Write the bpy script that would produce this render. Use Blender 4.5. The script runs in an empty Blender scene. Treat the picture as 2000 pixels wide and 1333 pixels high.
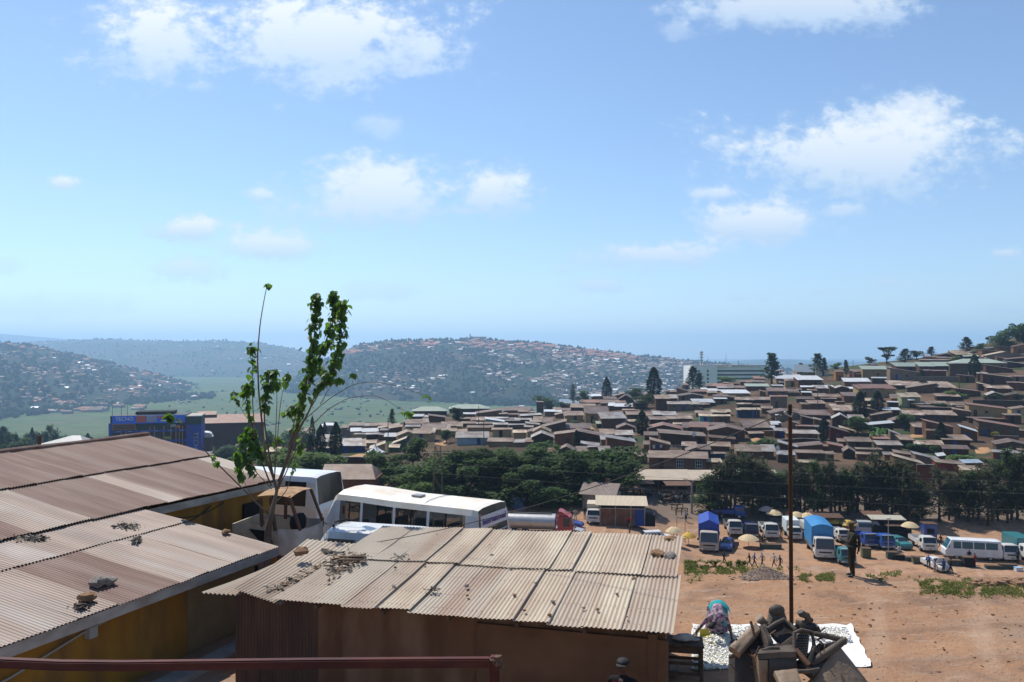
import bpy, bmesh, math, random
import numpy as np
from mathutils import Vector, Matrix, noise
SC = bpy.context.scene
COL = SC.collection
F, HY, CZ = 1535.0, 690.0, 7.1          # photo focal length in pixels, horizon row, eye height above the terrace
V = Vector
def at(px, py, Y):                       # the point at depth Y seen at photo pixel (px, py)
    return V(((px - 1000) / F * Y, Y, CZ - (py - HY) / F * Y))
def lerp(a, b, t): return a + (b - a) * t
def sstep(a, b, x):
    t = max(0.0, min(1.0, (x - a) / (b - a))); return t * t * (3 - 2 * t)
def tab(t, x):
    if x <= t[0][0]: return t[0][1]
    for (a, u), (b, v) in zip(t, t[1:]):
        if x <= b: return u + (v - u) * (x - a) / (b - a)
    return t[-1][1]
def fbm(x, y, z=0.0, o=4):
    return noise.fractal(V((x, y, z)), 1.0, 2.0, o)

# ---------------------------------------------------------------- objects
def tag(o, label=None, cat=None, group=None, kind=None):
    if label: o['label'] = label
    if cat: o['category'] = cat
    if group: o['group'] = group
    if kind: o['kind'] = kind
    return o
def thing(name, label, cat, loc=(0, 0, 0), rz=0.0, group=None):
    o = bpy.data.objects.new(name, None); COL.objects.link(o)
    o.empty_display_size = 0.3
    o.location = loc; o.rotation_euler = (0, 0, rz)
    return tag(o, label, cat, group)
def copy_tree(o, parent=None):
    c = o.copy(); COL.objects.link(c)
    if parent: c.parent = parent
    for ch in list(o.children): copy_tree(ch, c)
    return c

class MB:
    def __init__(s): s.v = []; s.f = []; s.m = []
    def add(s, vs, fs, m=0):
        b = len(s.v); s.v += [tuple(v) for v in vs]
        s.f += [tuple(i + b for i in f) for f in fs]; s.m += [m] * len(fs)
    def box(s, c, d, M=None, m=0):
        c = V(c); x, y, z = d[0] / 2, d[1] / 2, d[2] / 2
        vs = [V((i * x, j * y, k * z)) for i in (-1, 1) for j in (-1, 1) for k in (-1, 1)]
        if M is not None: vs = [M @ v for v in vs]
        s.add([c + v for v in vs], [(0, 1, 3, 2), (4, 6, 7, 5), (0, 4, 5, 1), (2, 3, 7, 6), (0, 2, 6, 4), (1, 5, 7, 3)], m)
    def beam(s, a, b, w, h=None, m=0):                    # square bar between two points
        a, b = V(a), V(b); d = b - a; h = h or w
        q = d.to_track_quat('X', 'Z').to_matrix()
        s.box((a + b) / 2, (d.length, w, h), q, m)
    def tube(s, pts, r, n=6, m=0, cap=True):
        pts = [V(p) for p in pts]; k = len(pts)
        rs = list(r) if hasattr(r, '__len__') else [r] * k
        vs = []; up = V((0.31, 0.17, 0.93))
        for i, p in enumerate(pts):
            d = (pts[min(i + 1, k - 1)] - pts[max(i - 1, 0)])
            if d.length < 1e-9: d = V((0, 0, 1))
            d.normalize(); u = d.cross(up)
            if u.length < 1e-3: u = d.cross(V((1, 0, 0)))
            u.normalize(); w = d.cross(u)
            for j in range(n):
                t = 2 * math.pi * j / n
                vs.append(p + (u * math.cos(t) + w * math.sin(t)) * rs[i])
        fs = [(i * n + j, i * n + (j + 1) % n, (i + 1) * n + (j + 1) % n, (i + 1) * n + j) for i in range(k - 1) for j in range(n)]
        if cap: fs += [tuple(range(n - 1, -1, -1)), tuple(range((k - 1) * n, k * n))]
        s.add(vs, fs, m)
    def ball(s, c, r, n=8, m=0, jit=0.0, seed=0, M=None):
        c = V(c); r = r if hasattr(r, '__len__') else (r, r, r); rings = max(4, n // 2 + 1)
        vs = []
        for i in range(1, rings):
            ph = math.pi * i / rings
            for j in range(n):
                t = 2 * math.pi * j / n
                p = V((math.sin(ph) * math.cos(t), math.sin(ph) * math.sin(t), math.cos(ph)))
                if jit: p *= 1 + jit * noise.noise(p * 1.7 + V((seed * 7.3, seed * 3.1, 0)))
                p = V((p.x * r[0], p.y * r[1], p.z * r[2]))
                vs.append(c + (M @ p if M is not None else p))
        tz = V((0, 0, r[2])); tz = M @ tz if M is not None else tz
        vs += [c + tz, c - tz]; T = len(vs) - 2
        fs = [(i * n + j, i * n + (j + 1) % n, (i + 1) * n + (j + 1) % n, (i + 1) * n + j) for i in range(rings - 2) for j in range(n)]
        fs += [(T, (j + 1) % n, j) for j in range(n)]
        e = (rings - 2) * n
        fs += [(T + 1, e + j, e + (j + 1) % n) for j in range(n)]
        s.add(vs, fs, m)
    def quad(s, a, b, c, d, m=0): s.add([a, b, c, d], [(0, 1, 2, 3)], m)
    def poly(s, pts, m=0): s.add(pts, [tuple(range(len(pts)))], m)
    def slab(s, a, b, c, d, t, m=0):                      # quad with thickness t along its normal
        a, b, c, d = V(a), V(b), V(c), V(d)
        n = (b - a).cross(d - a).normalized() * t
        s.add([a, b, c, d, a - n, b - n, c - n, d - n], [(0, 1, 2, 3), (7, 6, 5, 4), (0, 4, 5, 1), (1, 5, 6, 2), (2, 6, 7, 3), (3, 7, 4, 0)], m)
    def grid(s, P, m=0):                                  # P[i][j] points
        n = len(P[0]); s.add([p for r in P for p in r], [(i * n + j, i * n + j + 1, (i + 1) * n + j + 1, (i + 1) * n + j) for i in range(len(P) - 1) for j in range(n - 1)], m)
    def extrude(s, prof, a, b, m=0):                      # prof: list of Vectors (closed), swept from +a to +b
        n = len(prof); a, b = V(a), V(b)
        s.add([V(p) + a for p in prof] + [V(p) + b for p in prof], [(i, (i + 1) % n, n + (i + 1) % n, n + i) for i in range(n)] + [tuple(range(n - 1, -1, -1)), tuple(range(n, 2 * n))], m)
    def build(s, name, mats, parent=None, smooth=False, world=False, bevel=0.0):
        me = bpy.data.meshes.new(name)
        off = V(parent.location) if (parent is not None and world) else None
        vs = s.v if off is None else [(v[0] - off.x, v[1] - off.y, v[2] - off.z) for v in s.v]
        me.from_pydata(vs, [], s.f)
        if not isinstance(mats, (list, tuple)): mats = [mats]
        for q in mats: me.materials.append(q)
        if len(mats) > 1: me.polygons.foreach_set('material_index', s.m)
        bm = bmesh.new(); bm.from_mesh(me)
        bmesh.ops.recalc_face_normals(bm, faces=bm.faces)
        if bevel: bmesh.ops.bevel(bm, geom=[e for e in bm.edges if len(e.link_faces) == 2 and e.calc_face_angle(0) > 0.5], offset=bevel, segments=2, affect='EDGES', clamp_overlap=True)
        bm.to_mesh(me); bm.free()
        if smooth:
            me.polygons.foreach_set('use_smooth', [True] * len(me.polygons))
            if smooth != 'all': me.set_sharp_from_angle(angle=math.radians(38))
        o = bpy.data.objects.new(name, me); COL.objects.link(o)
        if parent is not None: o.parent = parent
        return o

# ---------------------------------------------------------------- materials
_M = {}
ALB = 0.78; KEEP = ('pale_tan', 'rusty_tan', 'cassava', 'white_tarp', 'foliage', 'sapling', 'old_', 'far_', 'hill_', 'mud_')
def mat(name, col, rough=0.85, col2=None, scale=2.0, mix=0.6, bump=0.0, bscale=20.0, metal=0.0, var=0.0, spec=0.3,
        transl=0.0, alpha=1.0, stretch=None, col3=None, scale3=0.4, coat=0.0, detail=6.0, tcol=None, lo=0.35, hi=0.65, mix3=0.8, world=False, sheets=None):
    if name in _M: return _M[name]
    k_ = ALB if not name.startswith(KEEP) else 1.0
    col = [x * k_ for x in col]; col2 = [x * k_ for x in col2] if col2 else None; col3 = [x * k_ for x in col3] if col3 else None
    if sheets: sheets = (*sheets[:2], [x * k_ for x in sheets[2]])
    m = bpy.data.materials.new(name); m.use_nodes = True
    nt = m.node_tree; N = nt.nodes; L = nt.links; b = N['Principled BSDF']; out = N['Material Output']
    c4 = lambda c: (c[0], c[1], c[2], 1)
    b.inputs['Roughness'].default_value = rough; b.inputs['Metallic'].default_value = metal
    b.inputs['Specular IOR Level'].default_value = spec; b.inputs['Base Color'].default_value = c4(col)
    b.inputs['Coat Weight'].default_value = coat
    tc = N.new('ShaderNodeTexCoord'); co = tc.outputs['Object']
    if world:
        co = N.new('ShaderNodeNewGeometry').outputs['Position']
    if stretch:
        mp = N.new('ShaderNodeMapping'); mp.inputs['Scale'].default_value = stretch; L.new(co, mp.inputs[0]); co = mp.outputs[0]
    cur = None
    def mixc(fac, a, bcol):
        x = N.new('ShaderNodeMix'); x.data_type = 'RGBA'
        if hasattr(fac, 'links'): L.new(fac, x.inputs[0])
        else: x.inputs[0].default_value = fac
        for i, q in ((6, a), (7, bcol)):
            if hasattr(q, 'links'): L.new(q, x.inputs[i])
            else: x.inputs[i].default_value = c4(q)
        return x.outputs[2]
    def nz(sc, lo_, hi_, amt, det=detail):
        t = N.new('ShaderNodeTexNoise'); t.inputs['Scale'].default_value = sc; t.inputs['Detail'].default_value = det; L.new(co, t.inputs['Vector'])
        r = N.new('ShaderNodeMapRange'); r.inputs[1].default_value = lo_; r.inputs[2].default_value = hi_; r.inputs[4].default_value = amt; L.new(t.outputs[0], r.inputs[0])
        return r.outputs[0]
    cur = col
    if sheets:                                             # roofing sheets of differing age: (width, length, colour)
        br = N.new('ShaderNodeTexBrick'); br.offset = 0.5 if len(sheets) > 3 else 0.0
        br.inputs['Color1'].default_value = c4(col); br.inputs['Color2'].default_value = c4(sheets[2])
        br.inputs['Mortar'].default_value = c4([x * 0.5 for x in col]); br.inputs['Scale'].default_value = 1.0
        br.inputs['Mortar Size'].default_value = 0.02; br.inputs['Brick Width'].default_value = sheets[0]; br.inputs['Row Height'].default_value = sheets[1]
        L.new(co, br.inputs['Vector']); cur = br.outputs[0]
    if col2: cur = mixc(nz(scale, lo, hi, mix), cur, col2)
    if col3: cur = mixc(nz(scale3, 0.45, 0.62, mix3), cur, col3)
    if var:
        oi = N.new('ShaderNodeObjectInfo'); r = N.new('ShaderNodeMapRange')
        r.inputs[3].default_value = 1 - var; r.inputs[4].default_value = 1 + var; L.new(oi.outputs['Random'], r.inputs[0])
        h = N.new('ShaderNodeHueSaturation'); L.new(r.outputs[0], h.inputs['Value'])
        if hasattr(cur, 'links'): L.new(cur, h.inputs['Color'])
        else: h.inputs['Color'].default_value = c4(cur)
        cur = h.outputs[0]
    if hasattr(cur, 'links'): L.new(cur, b.inputs['Base Color'])
    if bump:
        t = N.new('ShaderNodeTexNoise'); t.inputs['Scale'].default_value = bscale; t.inputs['Detail'].default_value = 5; L.new(co, t.inputs['Vector'])
        q = N.new('ShaderNodeBump'); q.inputs['Strength'].default_value = bump; q.inputs['Distance'].default_value = 0.05; L.new(t.outputs[0], q.inputs['Height']); L.new(q.outputs[0], b.inputs['Normal'])
    if transl:
        tr = N.new('ShaderNodeBsdfTranslucent'); ms = N.new('ShaderNodeMixShader'); ms.inputs[0].default_value = transl
        tr.inputs[0].default_value = c4(tcol or [min(1, x * 1.6) for x in col]); L.new(b.outputs[0], ms.inputs[1]); L.new(tr.outputs[0], ms.inputs[2]); L.new(ms.outputs[0], out.inputs[0])
    if alpha < 1: b.inputs['Alpha'].default_value = alpha
    _M[name] = m
    return m

# ---------------------------------------------------------------- camera, light, sky
cam = bpy.data.cameras.new('camera'); co_ = bpy.data.objects.new('camera', cam); COL.objects.link(co_)
cam.sensor_width = 36.0; cam.lens = F / 2000 * 36.0; cam.shift_y = (HY - 666.5) / 2000
cam.clip_start = 0.1; cam.clip_end = 40000
co_.location = (0, 0, CZ); co_.rotation_euler = (math.pi / 2, 0, 0)
SC.camera = co_
SUN = V((-0.43, 0.53, 1.0)).normalized()
sl = bpy.data.lights.new('sun', 'SUN'); so = bpy.data.objects.new('sun', sl); COL.objects.link(so)
sl.energy = 4.8; sl.angle = math.radians(0.5); sl.color = (1.0, 0.95, 0.87)
so.rotation_euler = SUN.to_track_quat('Z', 'Y').to_euler(); so.location = (-20, 20, 60)
SC.view_settings.view_transform = 'Standard'; SC.view_settings.look = 'None'
SC.view_settings.exposure = 0.38; SC.view_settings.gamma = 1.0
SC.cycles.use_denoising = True
SC.cycles.max_bounces = 8; SC.cycles.transparent_max_bounces = 16; SC.cycles.volume_bounces = 1
SC.cycles.sample_clamp_indirect = 6.0

CLOUDS = [  # photo centre x, y, half width, half height, density
 (305, 70, 132, 82, 1.1), (640, 60, 215, 92, 1.15), (800, 85, 65, 45, .7), (1690, 298, 235, 78, 1.1), (1755, 250, 130, 62, .8), (1570, 325, 120, 42, .6), (725, 385, 150, 66, 1.0), (960, 372, 86, 44, 1.05),
 (1540, 12, 190, 40, .85), (1495, 432, 125, 38, 1.05), (1275, 497, 130, 30, 1.0), (370, 446, 58, 22, 1.1), (530, 483, 90, 27, .95), (385, 528, 80, 24, .7),
 (1640, 412, 48, 16, .7), (130, 356, 27, 13, 1), (515, 381, 32, 12, .85), (748, 245, 38, 20, .5), (1400, 377, 46, 14, .9), (740, 568, 70, 16, .45), (1160, 558, 48, 14, .7),
 (1968, 494, 38, 12, .9), (1735, 552, 30, 9, .5), (1440, 584, 26, 8, .45), (90, 600, 150, 22, .3), (0, 520, 40, 14, .4), (1320, 60, 30, 18, .4), (1960, 605, 40, 8, .4), (390, 170, 30, 10, .4), (1490, 585, 22, 7, .4), (1100, 527, 20, 8, .4), (1605, 570, 20, 6, .4)]
def make_world():
    w = bpy.data.worlds.new('World'); SC.world = w; w.use_nodes = True
    nt = w.node_tree; N = nt.nodes; L = nt.links; bg = N['Background']
    sky = N.new('ShaderNodeTexSky'); sky.sky_type = 'NISHITA'; sky.sun_disc = False
    sky.sun_elevation = math.asin(SUN.z); sky.sun_rotation = math.atan2(SUN.x, SUN.y)
    sky.altitude = 1500; sky.air_density = SKY_AIR; sky.dust_density = SKY_DUST; sky.ozone_density = SKY_OZ
    def mth(op, a, b=None, clamp=False):
        n = N.new('ShaderNodeMath'); n.operation = op; n.use_clamp = clamp
        for i, q in enumerate((a, b)):
            if q is None: continue
            if hasattr(q, 'links'): L.new(q, n.inputs[i])
            else: n.inputs[i].default_value = q
        return n.outputs[0]
    tc = N.new('ShaderNodeTexCoord'); sp = N.new('ShaderNodeSeparateXYZ'); L.new(tc.outputs['Generated'], sp.inputs[0])
    y = mth('MAXIMUM', sp.outputs[1], 0.02)
    u = mth('DIVIDE', sp.outputs[0], y); v = mth('DIVIDE', sp.outputs[2], y)
    cb = N.new('ShaderNodeCombineXYZ'); L.new(u, cb.inputs[0]); L.new(mth('MULTIPLY', v, 1.5), cb.inputs[1])
    n1 = N.new('ShaderNodeTexNoise'); n1.inputs['Scale'].default_value = 7; n1.inputs['Detail'].default_value = 12; n1.inputs['Roughness'].default_value = 0.66; L.new(cb.outputs[0], n1.inputs['Vector'])
    n2 = N.new('ShaderNodeTexNoise'); n2.inputs['Scale'].default_value = 42; n2.inputs['Detail'].default_value = 6; n2.inputs['Roughness'].default_value = 0.6; L.new(cb.outputs[0], n2.inputs['Vector'])
    nn = mth('ADD', mth('MULTIPLY', mth('SUBTRACT', n1.outputs[0], 0.5), 3.0), mth('MULTIPLY', mth('SUBTRACT', n2.outputs[0], 0.5), 1.7))
    tot = None; shade = None
    for (px, py, a, b, d) in CLOUDS:
        u0, v0, a, b = (px - 1000) / F, (HY - py) / F, a / F * 1.42, b / F * 1.36
        du = mth('MULTIPLY', mth('SUBTRACT', u, u0), 1 / a); dv = mth('MULTIPLY', mth('SUBTRACT', v, v0), 1 / b)
        dvn = mth('MULTIPLY', dv, 1.0)
        r2 = mth('ADD', mth('MULTIPLY', du, du), mth('MULTIPLY', dvn, dvn))
        f = mth('SUBTRACT', 1.0, mth('SQRT', r2))
        g = mth('ADD', f, mth('MULTIPLY', nn, 0.8))
        mr = N.new('ShaderNodeMapRange'); mr.interpolation_type = 'SMOOTHSTEP'; L.new(g, mr.inputs[0])
        mr.inputs[1].default_value = -0.06; mr.inputs[2].default_value = 0.72; mr.inputs[4].default_value = d * 0.92
        sh = mth('MULTIPLY', mr.outputs[0], mth('MULTIPLY', mth('ADD', dv, 0.6), 1.0, True))
        tot = mr.outputs[0] if tot is None else mth('ADD', tot, mth('MULTIPLY', mr.outputs[0], mth('SUBTRACT', 1.0, tot, True)))
        shade = sh if shade is None else mth('MAXIMUM', shade, sh)
    front = mth('GREATER_THAN', sp.outputs[1], 0.02)
    tot = mth('MULTIPLY', mth('MINIMUM', tot, 0.97), front)
    cc = N.new('ShaderNodeMix'); cc.data_type = 'RGBA'; L.new(shade, cc.inputs[0])
    s = CLOUD_E
    cc.inputs[6].default_value = (0.64 * s, 0.80 * s, 1.0 * s, 1); cc.inputs[7].default_value = (0.98 * s, 1.03 * s, 1.06 * s, 1)
    mx = N.new('ShaderNodeMix'); mx.data_type = 'RGBA'; L.new(tot, mx.inputs[0]); L.new(sky.outputs[0], mx.inputs[6]); L.new(cc.outputs[2], mx.inputs[7])
    L.new(mx.outputs[2], bg.inputs[0]); bg.inputs[1].default_value = SKY_STR
SKY_STR, SKY_AIR, SKY_DUST, SKY_OZ, CLOUD_E = 0.115, 1.15, 0.65, 3.2, 6.5
make_world()
# ---------------------------------------------------------------- terrain
T_LEFT = [(50, -17), (100, -16.5), (170, -18), (262, -30), (400, -48), (700, -80), (1100, -100)]
T_MID = [(50, -18), (105, -18), (112, -17.5), (125, -15.5), (142, -14), (170, -14.5), (240, -14.5), (300, -16), (380, -22), (500, -45), (700, -80), (1100, -100)]
T_HILL = [(20, 0), (49, 6), (99, 14), (148, 21), (198, 27), (247, 38), (400, 52), (700, 60)]
T_EDGE = [(-5, 33), (1.5, 30), (4, 26.9), (6, 26.5), (8, 25.6), (11, 25.2), (14, 24.9), (16, 24.2), (22, 23.4)]
def edge(X): return tab(T_EDGE, X)
def gz(X, Y):
    e = edge(X)
    t_ = max(0.0, min(1.0, (Y - e) / 42)); k = 1 - (1 - t_) ** 1.55
    w = sstep(-85, -25, X)
    low = lerp(tab(T_LEFT, Y), tab(T_MID, Y), w)
    low += 2.5 * sstep(24, 14, X) * sstep(80, 90, Y) * (1 - sstep(112, 125, Y)) * w
    if Y > 150 and X > 15:
        low += tab(T_HILL, X) * max(0, min(1, (Y - 165) / 215)) * (1 - sstep(390, 760, Y))
    z = lerp(0.0, low, k)
    if Y < e + 2 and X > 4:                               # lip of spoil along the terrace edge
        z += (0.06 + 0.10 * fbm(X * 0.35, 3.0)) * sstep(e - 3.2, e - 0.9, Y) * (1 - sstep(e + 0.3, e + 2, Y)) * sstep(4, 7, X)
    if X > 8 and Y < 22: z += 0.5 * sstep(9, 20, X) * sstep(22, 14, Y) * 0.6
    if Y < 60: z += 0.05 * fbm(X * 0.5, Y * 0.5) + 0.02 * fbm(X * 2.3, Y * 2.3)
    elif Y > 120: z += 0.6 * fbm(X * 0.03, Y * 0.03) * sstep(120, 150, Y)
    return z
def ground(px, py, y0=46.0, y1=440.0):                    # where the sight line through a pixel meets the terrain
    Y = y0; prev = None
    while Y < y1:
        p = at(px, py, Y)
        if p.z <= gz(p.x, Y):
            return V((p.x, Y, gz(p.x, Y)))
        Y += 0.5 if Y < 150 else 1.0
    p = at(px, py, 388); return V((p.x, 388, gz(p.x, 388)))
def terrace(px, py):
    Y = 9.0
    while Y < 45:
        p = at(px, py, Y)
        if p.z <= gz(p.x, Y): return V((p.x, Y, gz(p.x, Y)))
        Y += 0.05
    return at(px, py, 26)

def ground_material():
    m = bpy.data.materials.new('earth_and_grass'); m.use_nodes = True
    nt = m.node_tree; N = nt.nodes; L = nt.links; b = N['Principled BSDF']
    b.inputs['Roughness'].default_value = 0.95; b.inputs['Specular IOR Level'].default_value = 0.1
    g = N.new('ShaderNodeNewGeometry'); P = g.outputs['Position']; sp = N.new('ShaderNodeSeparateXYZ'); L.new(P, sp.inputs[0])
    def nz(sc, lo, hi, det=6, ro=0.55, st=None):
        v = P
        if st: mp = N.new('ShaderNodeMapping'); mp.inputs['Scale'].default_value = st; L.new(P, mp.inputs[0]); v = mp.outputs[0]
        t = N.new('ShaderNodeTexNoise'); t.inputs['Scale'].default_value = sc; t.inputs['Detail'].default_value = det; t.inputs['Roughness'].default_value = ro; L.new(v, t.inputs['Vector'])
        r = N.new('ShaderNodeMapRange'); r.inputs[1].default_value = lo; r.inputs[2].default_value = hi; L.new(t.outputs[0], r.inputs[0]); return r.outputs[0]
    def rng(s, lo, hi, a=0.0, bb=1.0):
        r = N.new('ShaderNodeMapRange'); r.inputs[1].default_value = lo; r.inputs[2].default_value = hi; r.inputs[3].default_value = a; r.inputs[4].default_value = bb; L.new(s, r.inputs[0]); return r.outputs[0]
    def mix(f, a, c):
        x = N.new('ShaderNodeMix'); x.data_type = 'RGBA'; L.new(f, x.inputs[0])
        for i, q in ((6, a), (7, c)):
            if hasattr(q, 'links'): L.new(q, x.inputs[i])
            else: x.inputs[i].default_value = (*q, 1)
        return x.outputs[2]
    def mul(a, c):
        n = N.new('ShaderNodeMath'); n.operation = 'MULTIPLY'; L.new(a, n.inputs[0])
        if hasattr(c, 'links'): L.new(c, n.inputs[1])
        else: n.inputs[1].default_value = c
        return n.outputs[0]
    dirt = mix(nz(0.35, 0.35, 0.7), (0.345, 0.198, 0.115), (0.27, 0.15, 0.09))
    dirt = mix(nz(2.2, 0.48, 0.75, 8, 0.7), dirt, (0.39, 0.25, 0.155))
    dirt = mix(nz(9, 0.6, 0.72, 4, 0.7), dirt, (0.13, 0.08, 0.055))
    dirt = mix(nz(0.18, 0.5, 0.65, 5, .6, (1, 4, 1)), dirt, (0.27, 0.185, 0.13))
    dirt = mix(nz(0.55, 0.52, 0.66, 9, 0.68), dirt, (0.19, 0.118, 0.08))
    dirt = mix(nz(0.9, 0.56, 0.64, 7, .7, (1, 3, 1)), dirt, (0.35, 0.245, 0.175))
    town = mix(nz(0.05, 0.42, 0.62), (0.06, 0.038, 0.025), (0.115, 0.073, 0.046))  # earth of the town, shade between the houses put into its dark tones
    town = mix(nz(0.045, 0.52, 0.6, 7, 0.65), town, (0.032, 0.05, 0.018))
    pens = mix(nz(0.3, 0.4, 0.7), (0.175, 0.135, 0.105), (0.145, 0.105, 0.08))
    marsh = mix(nz(0.006, 0.38, 0.62, 8, 0.6, (1, 2.2, 1)), (0.052, 0.088, 0.021), (0.086, 0.118, 0.034))
    marsh = mix(nz(0.014, 0.52, 0.66, 6, 0.6, (1, 2.5, 1)), marsh, (0.11, 0.095, 0.06))
    marsh = mix(nz(0.02, 0.55, 0.64, 6, 0.6, (1, 3, 1)), marsh, (0.022, 0.045, 0.015))
    bank = mix(nz(0.4, 0.35, 0.6, 6), (0.30, 0.18, 0.10), (0.09, 0.12, 0.04))
    y = sp.outputs[1]
    def ruts(rot, sc, dist):
        mp = N.new('ShaderNodeMapping'); mp.inputs['Rotation'].default_value = (0, 0, rot); L.new(P, mp.inputs[0])
        w = N.new('ShaderNodeTexWave'); w.inputs['Scale'].default_value = sc; w.inputs['Distortion'].default_value = dist; w.inputs['Detail'].default_value = 3; w.inputs['Detail Scale'].default_value = .6; L.new(mp.outputs[0], w.inputs['Vector'])
        return mul(mul(rng(w.outputs[0], .86, .97), nz(.12, .45, .6)), .55)
    dirt = mix(ruts(1.45, .16, 5.0), dirt, (0.20, 0.12, 0.08)); dirt = mix(ruts(0.5, .11, 7.0), dirt, (0.38, 0.26, 0.18))
    c = mix(rng(y, 27.5, 31), dirt, bank)
    c = mix(rng(y, 58, 68), c, dirt)
    c = mix(rng(y, 112, 115), c, pens)
    c = mix(rng(y, 124, 130), c, town)
    c = mix(rng(y, 330, 480), c, marsh)
    L.new(c, b.inputs['Base Color'])
    t = N.new('ShaderNodeTexNoise'); t.inputs['Scale'].default_value = 5; t.inputs['Detail'].default_value = 10; t.inputs['Roughness'].default_value = 0.7; L.new(P, t.inputs['Vector'])
    bp = N.new('ShaderNodeBump'); bp.inputs['Strength'].default_value = 1.0; bp.inputs['Distance'].default_value = 0.09; L.new(t.outputs[0], bp.inputs['Height']); L.new(bp.outputs[0], b.inputs['Normal'])
    return m
def make_ground():
    ys = [-14 + 0.5 * i for i in range(28)] + [0.3 * i for i in range(0, 110)] + [33 + 1.2 * i for i in range(0, 100)] + [153 + 4 * i for i in range(0, 70)]
    y = 433.0
    while y < 14000: ys.append(y); y *= 1.09
    ys.append(14000)
    n = 190; vs = []
    for Y in ys:
        w = max(42.0, 0.95 * Y + 22)
        for i in range(n + 1):
            X = (i / n * 2 - 1) * w
            vs.append((X, Y, gz(X, Y)))
    fs = [(r * (n + 1) + i, r * (n + 1) + i + 1, (r + 1) * (n + 1) + i + 1, (r + 1) * (n + 1) + i) for r in range(len(ys) - 1) for i in range(n)]
    mb = MB(); mb.add(vs, fs)
    o = mb.build('ground', ground_material(), smooth='all'); o['kind'] = 'structure'
make_ground()

# ---------------------------------------------------------------- far hills
def hill_material(name, green, green2, earth, sc):
    return mat(name, green, 0.95, green2, sc, 1.0, col3=earth, scale3=sc * 0.5, world=True, spec=0.05, detail=8, lo=0.4, hi=0.6, bump=0.0)
HILLS = []
def hill(name, x0, x1, crest, base, yb, yc, mtl, bumps=10, foot=-102, nx=120, nt=26):
    """crest/base: tables photo x -> photo row of the crest line; yb/yc: distance of foot and crest line."""
    P = []
    for i in range(nx + 1):
        px = x0 + (x1 - x0) * i / nx
        cy = tab(crest, px); b_ = tab(yb, px); c_ = tab(yc, px); row = []
        zc = CZ + (HY - cy) / F * c_
        for j in range(nt + 9):
            t = j / nt
            if t <= 1:
                Y = lerp(b_, c_, t); k = math.sin(t * math.pi / 2) ** 0.9 * 0.55 + t * 0.45
                z = lerp(foot, zc, k)
            else:
                Y = c_ + (t - 1) * (c_ - b_) * 2.2; z = lerp(zc, foot, sstep(1.0, 1 + 8 / nt, t))
            X = (px - 1000) / F * Y
            z += bumps * fbm(X * 0.0025 + 11, Y * 0.0025, o=5) * min(1, t * 3) * (1 - sstep(0.55, 1.0, t) * 0.8)
            row.append(V((X, Y, z)))
        P.append(row)
    mb = MB(); mb.grid(P); o = mb.build(name, mtl, smooth='all'); o['kind'] = 'structure'
    HILLS.append((name, x0, x1, P, nx, nt)); return P
mh1 = hill_material('hill_green', (0.014, 0.027, 0.011), (0.025, 0.034, 0.016), (0.055, 0.037, 0.026), 0.012)
mh2 = hill_material('hill_far', (0.03, 0.048, 0.024), (0.042, 0.057, 0.03), (0.07, 0.06, 0.045), 0.006)
P_mid = hill('hill_central', 480, 1800, [(480, 800), (545, 775), (575, 738), (625, 707), (690, 677), (750, 667), (850, 666), (925, 664), (1000, 669), (1060, 673), (1130, 682), (1200, 690), (1300, 702), (1380, 710), (1500, 720), (1660, 738), (1800, 760)], None,
     [(480, 2350), (600, 2000), (800, 1720), (1050, 1650), (1800, 1700)], [(480, 2900), (700, 2700), (1000, 2650), (1400, 2600), (1800, 2600)], mh1, 14)
P_left = hill('hill_left', -500, 520, [(-500, 640), (-200, 655), (0, 671), (60, 678), (120, 690), (200, 708), (280, 728), (350, 745), (420, 768), (520, 806)], None,
     [(-500, 1300), (0, 1330), (200, 1550), (360, 1850), (520, 2500)], [(-500, 2300), (0, 2400), (300, 2600), (520, 2800)], mh1, 12)
P_far = hill('hill_far', -300, 900, [(-300, 690), (0, 672), (90, 668), (180, 663), (250, 664), (330, 667), (430, 666), (500, 670), (560, 678), (610, 692), (700, 730), (900, 800)], None,
     [(-300, 3600), (300, 3500), (900, 3300)], [(-300, 5200), (300, 4900), (900, 4600)], mh2, 20)
hill('hill_distant', -600, 420, [(-600, 640), (-200, 645), (0, 652), (60, 657), (130, 663), (250, 668), (420, 690)], None, [(-600, 6500)], [(-600, 9000)], mh2, 20, nx=60)
hill('hill_ridge', 1250, 2600, [(1250, 735), (1330, 722), (1400, 708), (1470, 703), (1530, 702), (1600, 705), (1700, 708), (1800, 706), (2000, 700), (2600, 690)], None, [(1250, 4500)], [(1250, 6800)], mh2, 10, nx=60)
# ---------------------------------------------------------------- shared paints
rnd = random.Random(11)
m_ylw = mat('ochre_plaster', (0.42, 0.21, 0.025), 0.9, (0.30, 0.14, 0.022), 1.3, 0.8, col3=(0.22, 0.12, 0.04), scale3=1.1, bump=0.5, stretch=(1.5, 1.5, .4))
m_beige = mat('beige_plaster', (0.30, 0.215, 0.11), 0.9, (0.21, 0.14, 0.07), 1.1, 0.8, bump=0.3)
m_mudwall = mat('mud_plaster', (0.135, 0.069, 0.036), 0.95, (0.09, 0.045, 0.023), 1.0, 0.9, col3=(0.19, 0.115, 0.07), scale3=0.9, bump=0.6, bscale=5, stretch=(1.6, 1.6, .45))
m_fascia = mat('weathered_white_board', (0.50, 0.47, 0.43), 0.8, (0.30, 0.26, 0.22), 3.0, 0.9, stretch=(1, 0.5, 1))
m_rust = mat('brown_rust', (0.17, 0.085, 0.05), 0.8, (0.09, 0.045, 0.03), 6, 0.8)
m_black = mat('black_rubber', (0.018, 0.018, 0.02), 0.75)
m_dark = mat('dark_opening', (0.012, 0.012, 0.013), 0.9)
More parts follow.
